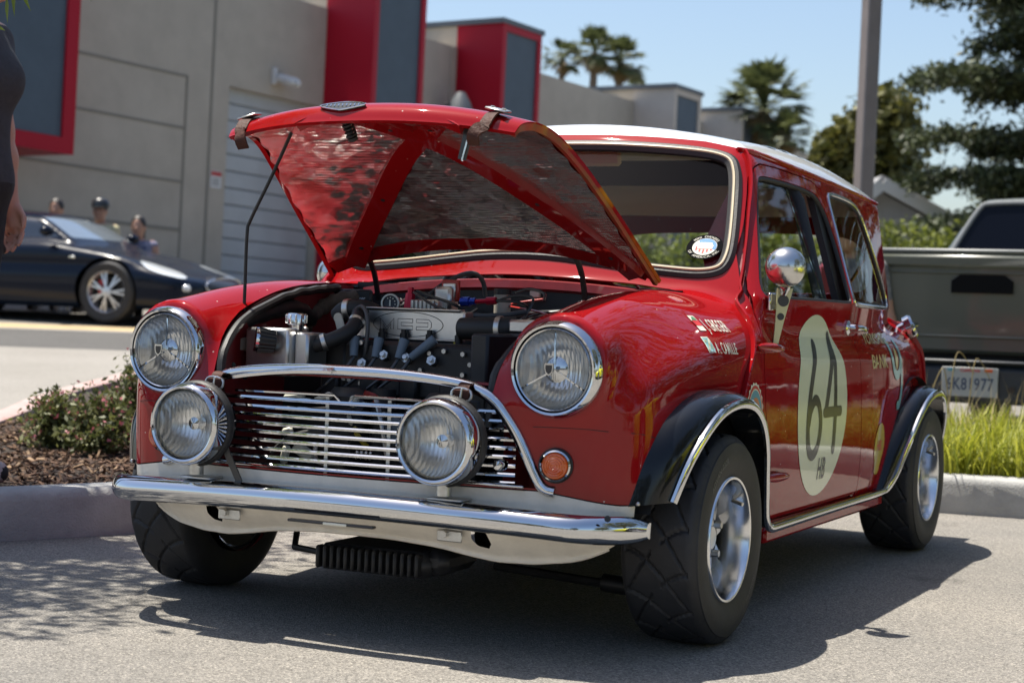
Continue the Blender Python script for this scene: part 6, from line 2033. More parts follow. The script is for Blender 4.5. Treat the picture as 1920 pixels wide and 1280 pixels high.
# raised reveal lines: recessed panel left of the door, pilaster edges
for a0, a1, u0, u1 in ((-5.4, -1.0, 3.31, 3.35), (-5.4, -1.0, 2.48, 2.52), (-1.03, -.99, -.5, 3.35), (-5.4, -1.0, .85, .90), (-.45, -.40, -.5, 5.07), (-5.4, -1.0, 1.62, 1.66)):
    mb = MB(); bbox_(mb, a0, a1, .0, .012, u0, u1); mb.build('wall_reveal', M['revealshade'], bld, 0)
for k in range(12):
    u = k * .28
    mb = MB(); bbox_(mb, .02, 2.40, -.20, -.165, u + .008, u + .272, .012); mb.build('door_slat', M['rolldoor'], bld, 0)
mb = MB(); bbox_(mb, .0, 2.42, -.27, -.21, -.4, 3.33); mb.build('door_backing', M['capmetal'], bld, 0)
for a in np.linspace(6.3, 7.4, 5): 
    mb = MB(); bbox_(mb, a, a + .09, .0, .035, 3.0, 5.06); mb.build('wall_rib', M['stucco'], bld, 0)
def tower(a0, a1, out, back, u0, u1, side, face_c, frame_c, fw=.13):
    mb = MB(); bbox_(mb, a0, a1, -.02, out, u0, u1); tw = mb.build('tower', side, bld, 0)
    if back > 0:
        mb = MB(); bbox_(mb, a0 + .003, a1 - .003, -back, -.02, 4.0, u1 - .003); mb.build('tower_back', M['stucco'], tw, 0)
    mb = MB(); bbox_(mb, a0 + fw, a1 - fw, out, out + .02, u0 + fw, u1 - fw); mb.build('panel', face_c, tw, 0)
    for q0, q1, v0, v1 in ((a0 - .003, a0 + fw, u0 - .003, u1 + .003), (a1 - fw, a1 + .003, u0 - .003, u1 + .003), (a0 + fw, a1 - fw, u0 - .003, u0 + fw), (a0 + fw, a1 - fw, u1 - fw, u1 + .003)):
        mb = MB(); bbox_(mb, q0, q1, out - .03, out + .06, v0, v1); mb.build('panel_frame', frame_c, tw, 0)
    mb = MB(); bbox_(mb, a0 - .06, a1 + .06, -back - .05, out + .09, u1, u1 + .10); mb.build('cap', M['capmetal'], tw, 0)
    return tw
tower(2.45, 3.97, 1.0, 1.2, -.5, 5.75, M['bldred'], M['slate'], M['bldred'])
tower(6.53, 7.95, 1.0, 1.0, -.5, 5.50, M['bldred'], M['slate'], M['bldred'])
tower(13.78, 15.13, 1.0, 1.3, -.5, 5.34, M['stuccolight'], M['slate'], M['stuccolight'])
tower(17.37, 18.62, 1.0, 1.3, -.5, 5.32, M['stuccolight'], M['slate'], M['stuccolight'])
tower(-8.2, -4.35, 1.0, 0, 1.66, 7.0, M['bldred'], M['slate'], M['bldred'], .22)
mb = MB(); bbox_(mb, 1.02, 1.10, .0, .08, 3.52, 3.80, .01); bbox_(mb, 1.10, 1.30, .03, .10, 3.60, 3.68, .01); o = mb.build('camera_mount', M['trimwhite'], bld, 0)
for a in (1.12, 1.29):
    p = RB @ np.array([a, .10, 3.63]); mb = MB(); mb.cyl(p, p + RB @ np.array([.02, .22, -.06]), .075, .085, 14); mb.sphere(p + RB @ np.array([.02, .24, -.07]), .07, 10, 8); mb.build('security_camera', M['trimwhite'], o)
p = RB @ np.array([6.0, 0, 3.75]); mb = MB(); mb.cyl(p, p + RB @ np.array([0, .45, .18]), .05, n=10); mb.lathe([(.08, .25), (.20, .05), (.26, -.12), (.24, -.12), (.05, .1)], p + RB @ np.array([0, .5, .1]), U_, 20); mb.build('wall_lamp', M['capmetal'], bld)
mb = MB(); p = RB @ np.array([-.22, .012, 1.75]); bbox_(mb, -.36, -.10, .0, .012, 1.62, 1.90, .004); sg = mb.build('wall_notice', M['trimwhite'], bld, 0)
mb = MB(); bbox_(mb, -.35, -.11, .012, .016, 1.82, 1.89); mb.build('notice_band', M['decalred'], sg, 0)
for k in range(3):
    mb = MB(); bbox_(mb, -.33, -.15, .012, .015, 1.67 + k * .045, 1.685 + k * .045); mb.build('notice_line', M['ink'], sg, 0)
mb = MB(); bbox_(mb, -9.5, -5.6, .0, .012, -.3, 1.5); mb.build('shaded_opening', M['capmetal'], bld, 0)  # flat dark sheet, its colour standing in for the shade of an opening
# ================================================================== OTHER VEHICLES
def sports_car(root, L0, L1, W, prof, gh, wheels, wr, paint, glass_m, h=.035, wheel_m=None, nose_r=.12):
    """local frame: x forward, origin on the ground under the front axle; prof: (x, z) of the bonnet/deck line; gh: dict of cabin numbers"""
    px_ = np.array([p[0] for p in prof]); pz_ = np.array([p[1] for p in prof])
    o_ = np.argsort(px_); px_, pz_ = px_[o_], pz_[o_]
    fx = np.linspace(px_[0] - .3, px_[-1] + .3, 400); fz = np.convolve(np.pad(np.interp(fx, px_, pz_), 14, mode='edge'), np.hanning(29) / np.hanning(29).sum(), 'valid')
    def body_f(P):
        x = P[:, 0]; y = np.abs(P[:, 1]); z = P[:, 2]
        hw = W / 2 - .035 * ((z - .5) / .3) ** 2 - .16 * np.clip((x - .25) / (L0 - .25), 0, 1) ** 2 - .07 * np.clip((-x - 2.6) / (L1 - 2.6), 0, 1) ** 2
        hw = hw - .025 * np.exp(-((z - .62) / .06) ** 2)
        top = z - (np.interp(x, fx, fz) + .03 * np.exp(-((x) / .40) ** 2) * np.clip((y - .4) / .3, 0, 1) - .04 * (y / .9) ** 2)
        fr = x - (L0 - .20 * (y / .9) ** 2 - .10 * np.clip(.42 - z, 0, 1)); re = -L1 - x + .08 * (y / .9) ** 2
        b = smax([smax([y - hw, fr, re], nose_r), top, .16 - z], .09)
        xs = (gh['hw'] - gh['lean'] * (z - gh['z0']))
        ws = x - (gh['ws0'] - gh['ws'] * (z - gh['z0'])) + .10 * (y / .7) ** 2; rs = gh['rs0'] + gh['rs'] * (z - gh['z0']) - x
        g = smax([y - xs, ws, rs, z - gh['top'] + .06 * (y / .6) ** 2 + .05 * ((x - gh['xm']) / .8) ** 2], .06)
        g = np.maximum(g, gh['z0'] - .15 - z)
        return smin2(b, g, .05)
    V, T = snet(body_f, (-L1 - .1, -W / 2 - .05, .10), (L0 + .1, W / 2 + .05, gh['top'] + .08), h, 3)
    def arch(P):
        d = np.full(len(P), 9.)
        for wx in wheels: d = np.minimum(d, np.hypot(P[:, 0] - wx, P[:, 2] - wr) - wr - .035)
        return np.maximum(d, .55 - np.abs(P[:, 1]))
    def wsz(P):          # windscreen
        return np.maximum(np.maximum(gh['z0'] + .035 - P[:, 2], P[:, 2] - gh['top'] + .075), np.maximum((gh['ws0'] - gh['ws'] * (P[:, 2] - gh['z0'])) - .14 - P[:, 0], np.abs(P[:, 1]) - gh['hw'] + gh['lean'] * (P[:, 2] - gh['z0']) + .07))
    def sidew(P):
        t = (P[:, 2] - gh['z0'])
        return np.maximum(np.maximum(gh['z0'] + .03 - P[:, 2], P[:, 2] - gh['top'] + .10), np.maximum(P[:, 0] - (gh['ws0'] - gh['ws'] * t) + .20, np.maximum(gh['rs0'] + gh['rs'] * t + .10 - P[:, 0], gh['hw'] - gh['lean'] * t - .04 - np.abs(P[:, 1]))))
    Vb, Tb_ = clip(V, T, arch, body_f)
    Vw, Tw = clip(Vb, Tb_, lambda P: -wsz(P)); Vs_, Ts_ = clip(Vb, Tb_, lambda P: -sidew(P))
    Vb, Tb_ = clip(Vb, Tb_, wsz); Vb, Tb_ = clip(Vb, Tb_, sidew)
    bo = mk('body', Vb, Tb_, paint, root, 50)
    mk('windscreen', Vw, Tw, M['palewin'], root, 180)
    for sg in (1, -1):
        Vq, Tq = clip(Vs_, Ts_, lambda P: sg * P[:, 1])
        mk('side_window', Vq, Tq, glass_m, root, 180)
    mb = MB(); mb.box(((L0 - L1) / 2 - .1, 0, .30), (L0 + L1 - .5, W - .50, .26))
    mb.box(((gh['ws0'] + gh['rs0']) / 2, 0, .62), (abs(gh['ws0'] - gh['rs0']) * .8, W * .6, .30)); mb.build('interior', M['void'], root, 0)
    for wx in wheels:
        for sg in (1, -1):
            c = (wx, sg * (W / 2 - .12), wr)
            mb = MB(); mb.lathe([(wr * .66, -.10), (wr * .90, -.105), (wr * .985, -.085), (wr, -.05), (wr, .05), (wr * .985, .085), (wr * .90, .105), (wr * .66, .095)], c, (0, sg, 0), 40)
            wl = mb.build('wheel', M['tyre'], root, 40)
            MB().lathe([(wr * .60, -.08), (wr * .62, .08), (wr * .67, .10), (wr * .68, .09)], c, (0, sg, 0), 40).build('rim', wheel_m or M['silverwheel'], wl)
            MB().lathe([(0, .0), (wr * .5, .0)], c, (0, sg, 0), 24).build('brake_disc', M['engineblack'], wl)
            MB().box((wx - wr * .28, c[1] + sg * .02, wr + wr * .15), (.07, .05, .16), ch=.01).build('brake_caliper', M['decalred'], wl)
            for k in range(7):
                a = 2 * PI * k / 7
                for da in (-.13, .13):
                    p0 = np.array([c[0] + .05 * math.cos(a), c[1] + sg * .075, c[2] + .05 * math.sin(a)]); p1 = np.array([c[0] + wr * .63 * math.cos(a + da), c[1] + sg * .06, c[2] + wr * .63 * math.sin(a + da)])
                    mb = MB(); mb.bar(p0, p1, .022, .02, (0, sg, 0)); mb.build('spoke', wheel_m or M['silverwheel'], wl, 0)
            MB().lathe([(.06, .06), (.055, .09), (0, .095)], c, (0, sg, 0), 20).build('hub_cap', wheel_m or M['silverwheel'], wl)
    return body_f, bo

def patch(body_f, name, m, parent, region, h=.03, off=.004, box=None):
    lo, hi = box
    V, T = snet(body_f, lo, hi, h, 3)
    V, T = clip(V, T, lambda P: -region(P), body_f)
    g = fgrad(body_f, V); g /= np.linalg.norm(g, axis=1)[:, None] + 1e-9
    return mk(name, V + g * off, T, m, parent, 180)

M['navypaint'] = mat('midnight_blue_paint', (.004, .008, .020), .25, coat=.38, spec=.1)
M['bluewin'] = mat('dark_glass', (.015, .02, .028), .04, spec=.9, coat=1.0)
M['lampglass'] = mat('pale_headlight', (.70, .74, .78), .10, coat=1.0, spec=.8)
M['palewin'] = mat('sky_lit_windscreen_glass', (.16, .20, .24), .05, spec=.9, coat=1.0)  # pale base tint stands in for the sky's reflection in the glass
M['tan'] = mat('tan_interior', (.30, .12, .04), .6)
wpos = at(180, 605, 18.9)
mz = wpos[2]
gt = thing('sports_car', 'dark blue grand touring coupe with silver spoked wheels parked before the building', 'car', (wpos[0], wpos[1] + .86, float(mz)))
gt.rotation_euler = (0, 0, math.radians(9))
bf, bo = sports_car(gt, .98, 3.55, 1.84, [(1.0, .46), (.7, .57), (.2, .71), (-.5, .85), (-.8, .90), (-2.4, .90), (-3.1, .95), (-3.6, .90)],
                dict(hw=.74, lean=.42, z0=.88, ws0=-.42, ws=1.85, rs0=-2.95, rs=2.2, top=1.22, xm=-1.6), (0., -2.66), .335, M['navypaint'], M['bluewin'], .04)
for sg in (1, -1):
    patch(bf, 'headlight', M['lampglass'], gt, lambda P: ((P[:, 0] - .56) / .33) ** 2 + ((np.abs(P[:, 1]) - .68) / .17) ** 2 + ((P[:, 2] - .59) / .14) ** 2 - 1 + np.maximum(-sg * P[:, 1], 0) * 100, .03, .006, ((.1, -1, .38), (1.05, 1, .8)))
patch(bf, 'grille', M['ink'], gt, lambda P: (P[:, 1] / .42) ** 2 + ((P[:, 2] - .43) / .105) ** 2 - 1 + np.maximum(.6 - P[:, 0], 0) * 50, .03, .005, ((.5, -.7, .3), (1.1, .7, .7)))
P = [( .99 - .05 * (yy / .42) ** 2, yy, .43 + zz) for yy, zz in [(.42 * math.cos(a), .108 * math.sin(a)) for a in np.linspace(0, 2 * PI, 33)[:-1]]]
MB().tube(P, .010, 6, True).build('grille_ring', M['chrome'], gt)
for sg in (1, -1):
    MB().box((.62, sg * .80, .46), (.15, .03, .045), np.array([[.87, sg * .5, 0], [-sg * .5, .87, 0], [0, 0, 1]]), ch=.01).build('side_marker', M['amber'], gt)
    MB().box((.80, sg * .62, .40), (.10, .26, .07), np.array([[.87, sg * .5, 0], [-sg * .5, .87, 0], [0, 0, 1]]), ch=.02).build('fog_light', M['lampglass'], gt)
    MB().sphere((-.72, sg * .93, .97), (.07, .10, .06), 12, 8).build('door_mirror', M['navypaint'], gt)
    MB().box((-.42, sg * .90, .70), (.08, .02, .03), ch=.006).build('side_badge', M['polished'], gt)
MB().box((.45, -.62, .26), (.62, .45, .20), np.array([[.90, -.43, 0], [.43, .90, 0], [0, 0, 1]]), ch=.03).build('front_splitter', M['decalyellow'], gt) if False else None
mb = MB(); mb.box((-1.35, -.30, .80), (.5, .4, .5), ch=.06); mb.build('seat', M['tan'], gt)

# pickup: tailgate towards us
M['truckpaint'] = mat('grey_green_truck_paint', (.095, .102, .078), .30, coat=.6)
M['truckrail'] = mat('grey_plastic_rail', (.20, .21, .21), .5)
M['darkbumper'] = mat('dark_steel_bumper', (.025, .030, .038), .45)
M['blackglass'] = mat('tinted_truck_glass', (.004, .005, .009), .08, spec=.18)
tk = thing('pickup_truck', 'dark grey-green pickup parked tail-on behind the planter', 'pickup truck', (.205, 5.5, float(gz(.2, 5.5))))
zb = -float(gz(.2, 5.5))
def tb(name, c, size, m, ch=.02, par=tk): return MB().box((c[0], c[1], c[2] + zb), size, None, ch).build(name, m, par, 40)
tg = tb('tailgate', (0, .03, .86), (1.36, .06, .50), M['truckpaint'], .02)
tb('tailgate_upper', (0, .02, 1.095), (1.37, .075, .09), M['truckpaint'], .025, tg)
tb('tailgate_cap', (0, .03, 1.150), (1.38, .07, .022), M['truckrail'], .008, tg)
for zz_ in (.70, 1.035): tb('tailgate_crease', (0, -.003, zz_), (1.30, .012, .014), M['truckpaint'], .005, tg)
V = [(sx * w, -.004, .975 + zb + zz) for sx, w, zz in ((-1, .160, -.045), (1, .160, -.045), (1, .160, .018), (1, .115, .050), (-1, .115, .050), (-1, .160, .018))]
mk('tailgate_handle', V + [(v[0], -.012, v[2]) for v in V], [list(range(6, 12))] + [(i, (i + 1) % 6, 6 + (i + 1) % 6, 6 + i) for i in range(6)], M['stickerblack'], tg, 0)
for sx in (-1, 1):
    tb('bed_side', (sx * .83, 1.05, .82), (.20, 2.1, .62), M['truckpaint'], .05)
    tb('bed_rail', (sx * .80, 1.05, 1.150), (.14, 2.1, .025), M['truckrail'], .008)
    tb('tail_light', (sx * .80, -.015, .90), (.16, .05, .34), M['lampred'], .02)
tb('bed_floor', (0, 1.05, .60), (1.5, 2.0, .05), M['void'], .0)
def tfun(P):
    x = np.abs(P[:, 0]); y = P[:, 1]; z = P[:, 2]
    low = smax([x - .88, 2.15 - y, y - 5.2, z - (1.06 - .0 * y), .35 - z, (z - 1.02) + (y - 3.6) * .0], .07)
    cab = smax([x - (.81 - .58 * (z - 1.05)), (2.16 + .30 * (z - 1.05)) - y, y - (3.75 - .9 * (z - 1.05)), z - 1.605 + .03 * (x / .6) ** 2, 1.0 - z], .07)
    return smin2(low, cab, .05)
V, T = snet(tfun, (-1, 2.0, .3), (1, 5.4, 1.65), .04, 3)
def arch2(P): return np.maximum(np.minimum(np.hypot(P[:, 1] - 4.3, P[:, 2] - .36) - .44, 9), .4 - np.abs(P[:, 0]))
V, T = clip(V, T, arch2)
V[:, 2] += zb
cabo = mk('cab', V, T, M['truckpaint'], tk, 50)
q = chaikin([(-.72, 1.09), (.72, 1.09), (.69, 1.14), (.50, 1.53), (.43, 1.565), (-.43, 1.565), (-.50, 1.53), (-.69, 1.14)], 2)
yy = 2.16 + .30 * (q[:, 1] - 1.05) - .012
V = np.stack([q[:, 0], yy, q[:, 1] + zb], 1)
mk('rear_window', np.vstack([V, V.mean(0)]), [(i, (i + 1) % len(q), len(q)) for i in range(len(q))], M['blackglass'], tk, 0)
MB().tube(V, .018, 8, True).build('window_surround', M['truckrail'], tk)
tb('bumper', (0, -.12, .46), (1.86, .20, .20), M['darkbumper'], .03)
tb('bumper_step', (0, -.13, .575), (1.60, .20, .012), M['darkbumper'], .004)
pl = tb('licence_plate', (.0, -.232, .470), (.285, .008, .150), M['platewhite'], .003)
V, Fc = text_mesh('6K81977', .088, .001, 1.05, .72, 'CENTER')
mk('plate_number', np.stack([V[:, 0], np.full(len(V), -.2375), V[:, 1] + .430 + zb], 1), Fc, M['platenavy'], pl, 0)
MB().box((.095, -.238, .532 + zb), (.040, .003, .016)).build('plate_sticker', M['decalorange2'], pl); MB().box((-.095, -.238, .532 + zb), (.034, .003, .016)).build('plate_sticker', M['decalblue'], pl)
V, Fc = text_mesh('California', .026, .0004, 1.0, 1.0, 'CENTER', .25)
mk('plate_script', np.stack([V[:, 0], np.full(len(V), -.2375), V[:, 1] + .523 + zb], 1), Fc, M['decalred'], pl, 0)
for sx in (-1, 1):
    MB().lathe([(.018, 0), (.018, .004), (0, .004)], (sx * .21, -.222, .44 + zb), (0, -1, 0), 14).build('bumper_hole', M['ink'], tk)
    for y in (.95, 4.3):
        MB().lathe([(0, .02), (.20, .02), (.21, .10), (.33, .11), (.365, .06), (.365, -.06), (.33, -.11), (.2, -.1)], (sx * .76, y, .36 + zb), (sx, 0, 0), 32).build('wheel', M['tyre'], tk)

tk2 = copy_tree(tk); tk2.location = (3.15, 5.75, tk.location[2]); tk2['label'] = 'second dark pickup parked to the right of the first, mirrored in the red door'; tk['group'] = tk2['group'] = 'pickups in the next parking row'
# yellow sports car standing in the sun off to the right: seen mirrored in the red wing and the chrome
M['yellowpaint'] = mat('bright_yellow_paint', (.62, .60, .02), .25, coat=1.0)
yc = thing('sports_car', 'bright yellow mid-engined sports car mirrored in the red front wing', 'car', (3.75, .35, 0), math.radians(-90))
bf2, _ = sports_car(yc, .90, 3.0, 1.78, [(.9, .45), (.6, .58), (0, .68), (-.5, .74), (-1.5, .80), (-2.3, .86), (-3.0, .80)],
                    dict(hw=.70, lean=.40, z0=.76, ws0=-.35, ws=1.6, rs0=-2.3, rs=1.4, top=1.13, xm=-1.2), (0., -2.35), .31, M['yellowpaint'], M['bluewin'], .045)
for sg in (1, -1):
    patch(bf2, 'side_intake', M['ink'], yc, lambda P: ((P[:, 0] + 1.75) / .22) ** 2 + ((P[:, 2] - .58) / .13) ** 2 - 1 + np.maximum(-sg * P[:, 1], 0) * 100, .04, .006, ((-2.2, -1, .3), (-1.3, 1, .85)))

# ================================================================== PEOPLE
def cap_d(P, a, b, ra, rb):
    a = np.asarray(a, float); b = np.asarray(b, float)
    ab = b - a; t = np.clip(((P - a) @ ab) / (ab @ ab + 1e-9), 0, 1)
    return np.linalg.norm(P - a - t[:, None] * ab, axis=1) - (ra + (rb - ra) * t)
def ell_d(P, c, r):
    q = (P - np.asarray(c)) / np.asarray(r); k = np.linalg.norm(q, axis=1)
    return (k - 1) * min(r)
def person(label, loc, rotz, pose, cols, h=.012, hair='short', cap=False, group=None, fingers=True, chest=0.):
    """local frame: faces +x, left side +y; pose gives joint positions; one continuous body"""
    J = dict(hip=(0, 0, .93), chest=(0, 0, 1.30), neck=(0, 0, 1.47), head=(.02, 0, 1.63),
             ls=(0, .175, 1.42), le=(-.02, .235, 1.14), lw=(.05, .24, .90), rs=(0, -.175, 1.42), re=(-.02, -.235, 1.14), rw=(.05, -.24, .90),
             lh=(0, .09, .90), lk=(.02, .10, .49), la=(-.02, .10, .09), rh=(0, -.09, .90), rk=(.02, -.10, .49), ra=(-.02, -.10, .09))
    J.update(pose)
    J = {k: np.array(v, float) for k, v in J.items()}
    parts_ = []
    def S(P, ds, k):
        d = ds[0]
        for e in ds[1:]: d = smin2(d, e, k)
        return d
    hd = J['head']
    def fhand(P, w, e, sg):
        d = (w - e) / np.linalg.norm(w - e)
        side = np.cross(d, [0, sg, 0]); side /= np.linalg.norm(side) + 1e-9       # across the palm (fore-aft)
        out = []
        pc = w + d * .05
        r = cap_d(P, w + d * .01, w + d * .075, .022, .026)
        r = np.maximum(r, 0) + np.minimum(r, 0)
        pal = [r, cap_d(P, w + d * .03 + side * .018, w + d * .08 + side * .026, .016, .015), cap_d(P, w + d * .03 - side * .018, w + d * .08 - side * .026, .016, .015)]
        m = S(P, pal, .012)
        inward = np.array([0, -sg, 0.]) 
        for i, (o_, l_) in enumerate(((.030, .075), (.010, .085), (-.010, .080), (-.029, .062))):
            b0 = w + d * .078 + side * o_; b1 = b0 + d * l_ * .45 + inward * .006; b2 = b1 + d * l_ * .35 + inward * .018; b3 = b2 + d * l_ * .22 + inward * .018
            f = np.minimum(np.minimum(cap_d(P, b0, b1, .0095, .0088), cap_d(P, b1, b2, .0088, .008)), cap_d(P, b2, b3, .008, .0068))
            m = smin2(m, f, .006)
        t0 = w + d * .03 + side * .028; t1 = t0 + d * .035 + side * .022 + inward * .012; t2 = t1 + d * .030 + inward * .010
        return smin2(m, np.minimum(cap_d(P, t0, t1, .012, .010), cap_d(P, t1, t2, .010, .008)), .008)
    def f(P):
        tor = S(P, [cap_d(P, J['hip'] + [0, -.07, 0], J['hip'] + [0, .07, 0], .115, .115), cap_d(P, J['hip'] * .5 + J['chest'] * .5 + [0, -.055, 0], J['hip'] * .5 + J['chest'] * .5 + [0, .055, 0], .105, .105),
                    cap_d(P, J['chest'] + [0, -.085, .0], J['chest'] + [0, .085, .0], .118, .118), cap_d(P, J['ls'] + [0, -.04, -.01], J['rs'] + [0, .04, -.01], .068, .068)], .09)
        if chest > 0:
            for sg in (-1, 1): tor = smin2(tor, np.linalg.norm(P - (J['chest'] + [.075, sg * .075, -.01]), axis=1) - chest, .05)
        d = smin2(tor, cap_d(P, J['neck'] + [0, 0, -.05], hd + [-.02, 0, -.08], .060, .052), .05)
        d = smin2(d, S(P, [ell_d(P, hd + [0, 0, .03], (.098, .076, .105)), ell_d(P, hd + [.022, 0, -.05], (.068, .058, .072))], .04), .03)
        d = smin2(d, cap_d(P, hd + [.088, 0, .012], hd + [.108, 0, -.022], .009, .0135), .018)       # nose
        d = smin2(d, cap_d(P, hd + [.080, -.022, -.058], hd + [.080, .022, -.058], .009, .009), .012)   # lips
        d = smin2(d, cap_d(P, hd + [.070, 0, -.098], hd + [.066, 0, -.098], .018, .018), .03)           # chin
        for sg in (-1, 1):
            d = smin2(d, ell_d(P, hd + [-.008, sg * .077, -.004], (.022, .012, .034)), .01)              # ears
            d = -smin2(-d, np.linalg.norm(P - (hd + [.094, sg * .033, .022]), axis=1) - .012, .015)     # eye sockets
            d = smin2(d, np.linalg.norm(P - (hd + [.082, sg * .033, .022]), axis=1) - .0125, .004)
        for sg, s_, e_, w_ in ((1, 'ls', 'le', 'lw'), (-1, 'rs', 're', 'rw')):
            arm = S(P, [cap_d(P, J[s_], J[e_], .056, .043), cap_d(P, J[e_], J[e_] * .6 + J[w_] * .4, .042, .042), cap_d(P, J[e_] * .6 + J[w_] * .4, J[w_], .041, .027)], .03)
            if fingers: arm = smin2(arm, fhand(P, J[w_], J[e_], sg), .02)
            d = smin2(d, arm, .035)
        for sg, a, k, n_ in ((1, 'lh', 'lk', 'la'), (-1, 'rh', 'rk', 'ra')):
            leg = S(P, [cap_d(P, J[a], J[k], .092, .062), cap_d(P, J[k], J[k] * .65 + J[n_] * .35, .060, .062), cap_d(P, J[k] * .65 + J[n_] * .35, J[n_], .060, .042)], .03)
            leg = smin2(leg, cap_d(P, J[n_] + [-.03, 0, -.045], J[n_] + [.15, sg * .015, -.055], .045, .036), .03)
            d = smin2(d, leg, .04)
        return d
    allp = np.array(list(J.values()))
    lo = allp.min(0) - [.22, .22, .2]; hi = allp.max(0) + [.25, .22, .22]; lo[2] = max(lo[2], -.02)
    V, T = snet(f, lo, hi, h, 2)
    def split(V, T, g):
        V1, T1 = clip(V, T, g, f); V2, T2 = clip(V, T, lambda P: -g(P), f)
        return np.concatenate([V1, V2]), np.concatenate([T1, T2 + len(V1)])
    V, T = split(V, T, lambda P: P[:, 2] - (J['hip'][2] - .02)); V, T = split(V, T, lambda P: P[:, 2] - (J['neck'][2] + .005))
    for s_, e_ in (('ls', 'le'), ('rs', 're')):
        q = J[s_] + (J[e_] - J[s_]) * cols.get('sleeve', .62); n_ = J[e_] - J[s_]; n_ = n_ / np.linalg.norm(n_)
        V, T = split(V, T, lambda P: np.where(np.linalg.norm(P - q, axis=1) < .16, (P - q) @ n_, 1.))
    c = V[T].mean(1)
    fm = np.zeros(len(T), int)                                      # 0 skin 1 shirt 2 trousers 3 shoes
    def seg(a, b): 
        ab = J[b] - J[a]; t = np.clip(((c - J[a]) @ ab) / (ab @ ab), -1, 2); return t, np.linalg.norm(c - J[a] - np.clip(t, 0, 1)[:, None] * ab, axis=1)
    up = (c[:, 2] < J['neck'][2] + .005 + .0 * c[:, 0]) & (c[:, 2] > J['hip'][2] - .02)
    fm[up] = 1
    fm[c[:, 2] <= J['hip'][2] - .02] = 2
    for s_, e_, w_ in (('ls', 'le', 'lw'), ('rs', 're', 'rw')):
        t1, d1 = seg(s_, e_); t2, d2 = seg(e_, w_)
        near = np.minimum(d1, d2) < .068
        lower = ((d2 < d1) | (t1 > cols.get('sleeve', .62))) & near & (np.abs(c[:, 1]) > .155)
        fm[lower] = 0
        hd_ = (J[w_] - J[e_]) / np.linalg.norm(J[w_] - J[e_]); th_ = np.clip((c - J[w_]) @ hd_, 0, .2); hand_ = np.linalg.norm(c - J[w_] - th_[:, None] * hd_, axis=1) < .075; fm[hand_ & (np.abs(c[:, 1]) > .165)] = 0
    fm[np.minimum(np.linalg.norm(c - (J['la'] + [.05, 0, -.05]), axis=1), np.linalg.norm(c - (J['ra'] + [.05, 0, -.05]), axis=1)) < .13] = 3
    fm[c[:, 2] > J['neck'][2] + .005] = 0
    t = thing('person', label, 'person', loc, rotz, group)
    body_ = mk('body', V, T, [cols['skin'], cols['shirt'], cols['trousers'], cols['shoes']], t, 180, None, None, fm)
    # hair: a cap over the skull
    def fh(P):
        d = ell_d(P, hd + [-.012, 0, .042], (.103, .086, .108))
        cut = (P - hd) @ np.array([.80, 0, -.60]) - (.034 if hair != 'long' else .03)
        d = smax([d, cut], .01)
        if hair == 'long': d = smin2(d, np.maximum(cap_d(P, hd + [-.05, 0, .0], J['neck'] + [-.06, 0, -.08], .075, .06), (P - hd) @ np.array([1., 0, 0]) - .02), .03)
        return d + .003 * np.sin(P[:, 1] * 260) * np.sin(P[:, 2] * 190)
    Vh, Th = snet(fh, hd - [.2, .15, .35], hd + [.16, .15, .2], .010, 2)
    mk('hair', Vh, Th, cols['hair'], t, 60)
    for sg in (-1, 1):
        MB().sphere(hd + [.0875, sg * .033, .022], .0095, 10, 8).build('eye', M['eyewhite'], body_)
    if cap:
        mb = MB(); mb.lathe([(.106, .0), (.107, .03), (.098, .07), (.07, .098), (.03, .112), (0, .114)], hd + [-.008, 0, .055], (0, 0, 1), 24)
        cp = mb.build('cap', cols['cap'], t, 60)
        V2 = []
        for a in np.linspace(-1.1, 1.1, 15):
            V2 += [hd + [-.008 + .100 * math.cos(a), .098 * math.sin(a), .058], hd + [-.008 + .100 * math.cos(a) + .085 * math.cos(a) ** .5 if math.cos(a) > 0 else .0, .095 * math.sin(a), .046]]
        V2 = np.array(V2); n2 = len(V2)
        mk('peak', np.vstack([V2, V2 - [0, 0, .006]]), [(2 * i, 2 * i + 1, 2 * i + 3, 2 * i + 2) for i in range(14)] + [(n2 + 2 * i + 2, n2 + 2 * i + 3, n2 + 2 * i + 1, n2 + 2 * i) for i in range(14)] + [(2 * i + 1, n2 + 2 * i + 1, n2 + 2 * i + 3, 2 * i + 3) for i in range(14)], cols['cap'], cp, 60)
    return t
M['skin'] = mat('skin', (.50, .27, .19), .5, sub=.08)
M['skintan'] = mat('tanned_skin', (.46, .25, .17), .5, sub=.05)
M['eyewhite'] = mat('eye', (.20, .17, .15), .2)
M['shirtgrey'] = mat('charcoal_polo_cloth', (.040, .043, .052), .9, bump=.9, bscale=13, var=.15, vscale=60)
M['jeans'] = mat('black_denim', (.018, .019, .022), .9, bump=.8, bscale=15)
M['shoe'] = mat('pale_shoe', (.42, .36, .34), .7)
M['hairbrown'] = mat('brown_hair', (.075, .045, .028), .55)
M['hairdark'] = mat('dark_hair', (.018, .013, .011), .5)
M['shirtyellow'] = mat('pale_yellow_shirt', (.55, .50, .30), .9)
M['shirtfloral'] = mat('patterned_blue_top', (.42, .40, .46), .9, second=(.05, .06, .16), vscale=22)
M['shirtblack'] = mat('dark_shirt', (.03, .03, .035), .9)
M['shirtcheck'] = mat('grey_checked_shirt', (.30, .28, .27), .9, second=(.08, .08, .09), vscale=18)
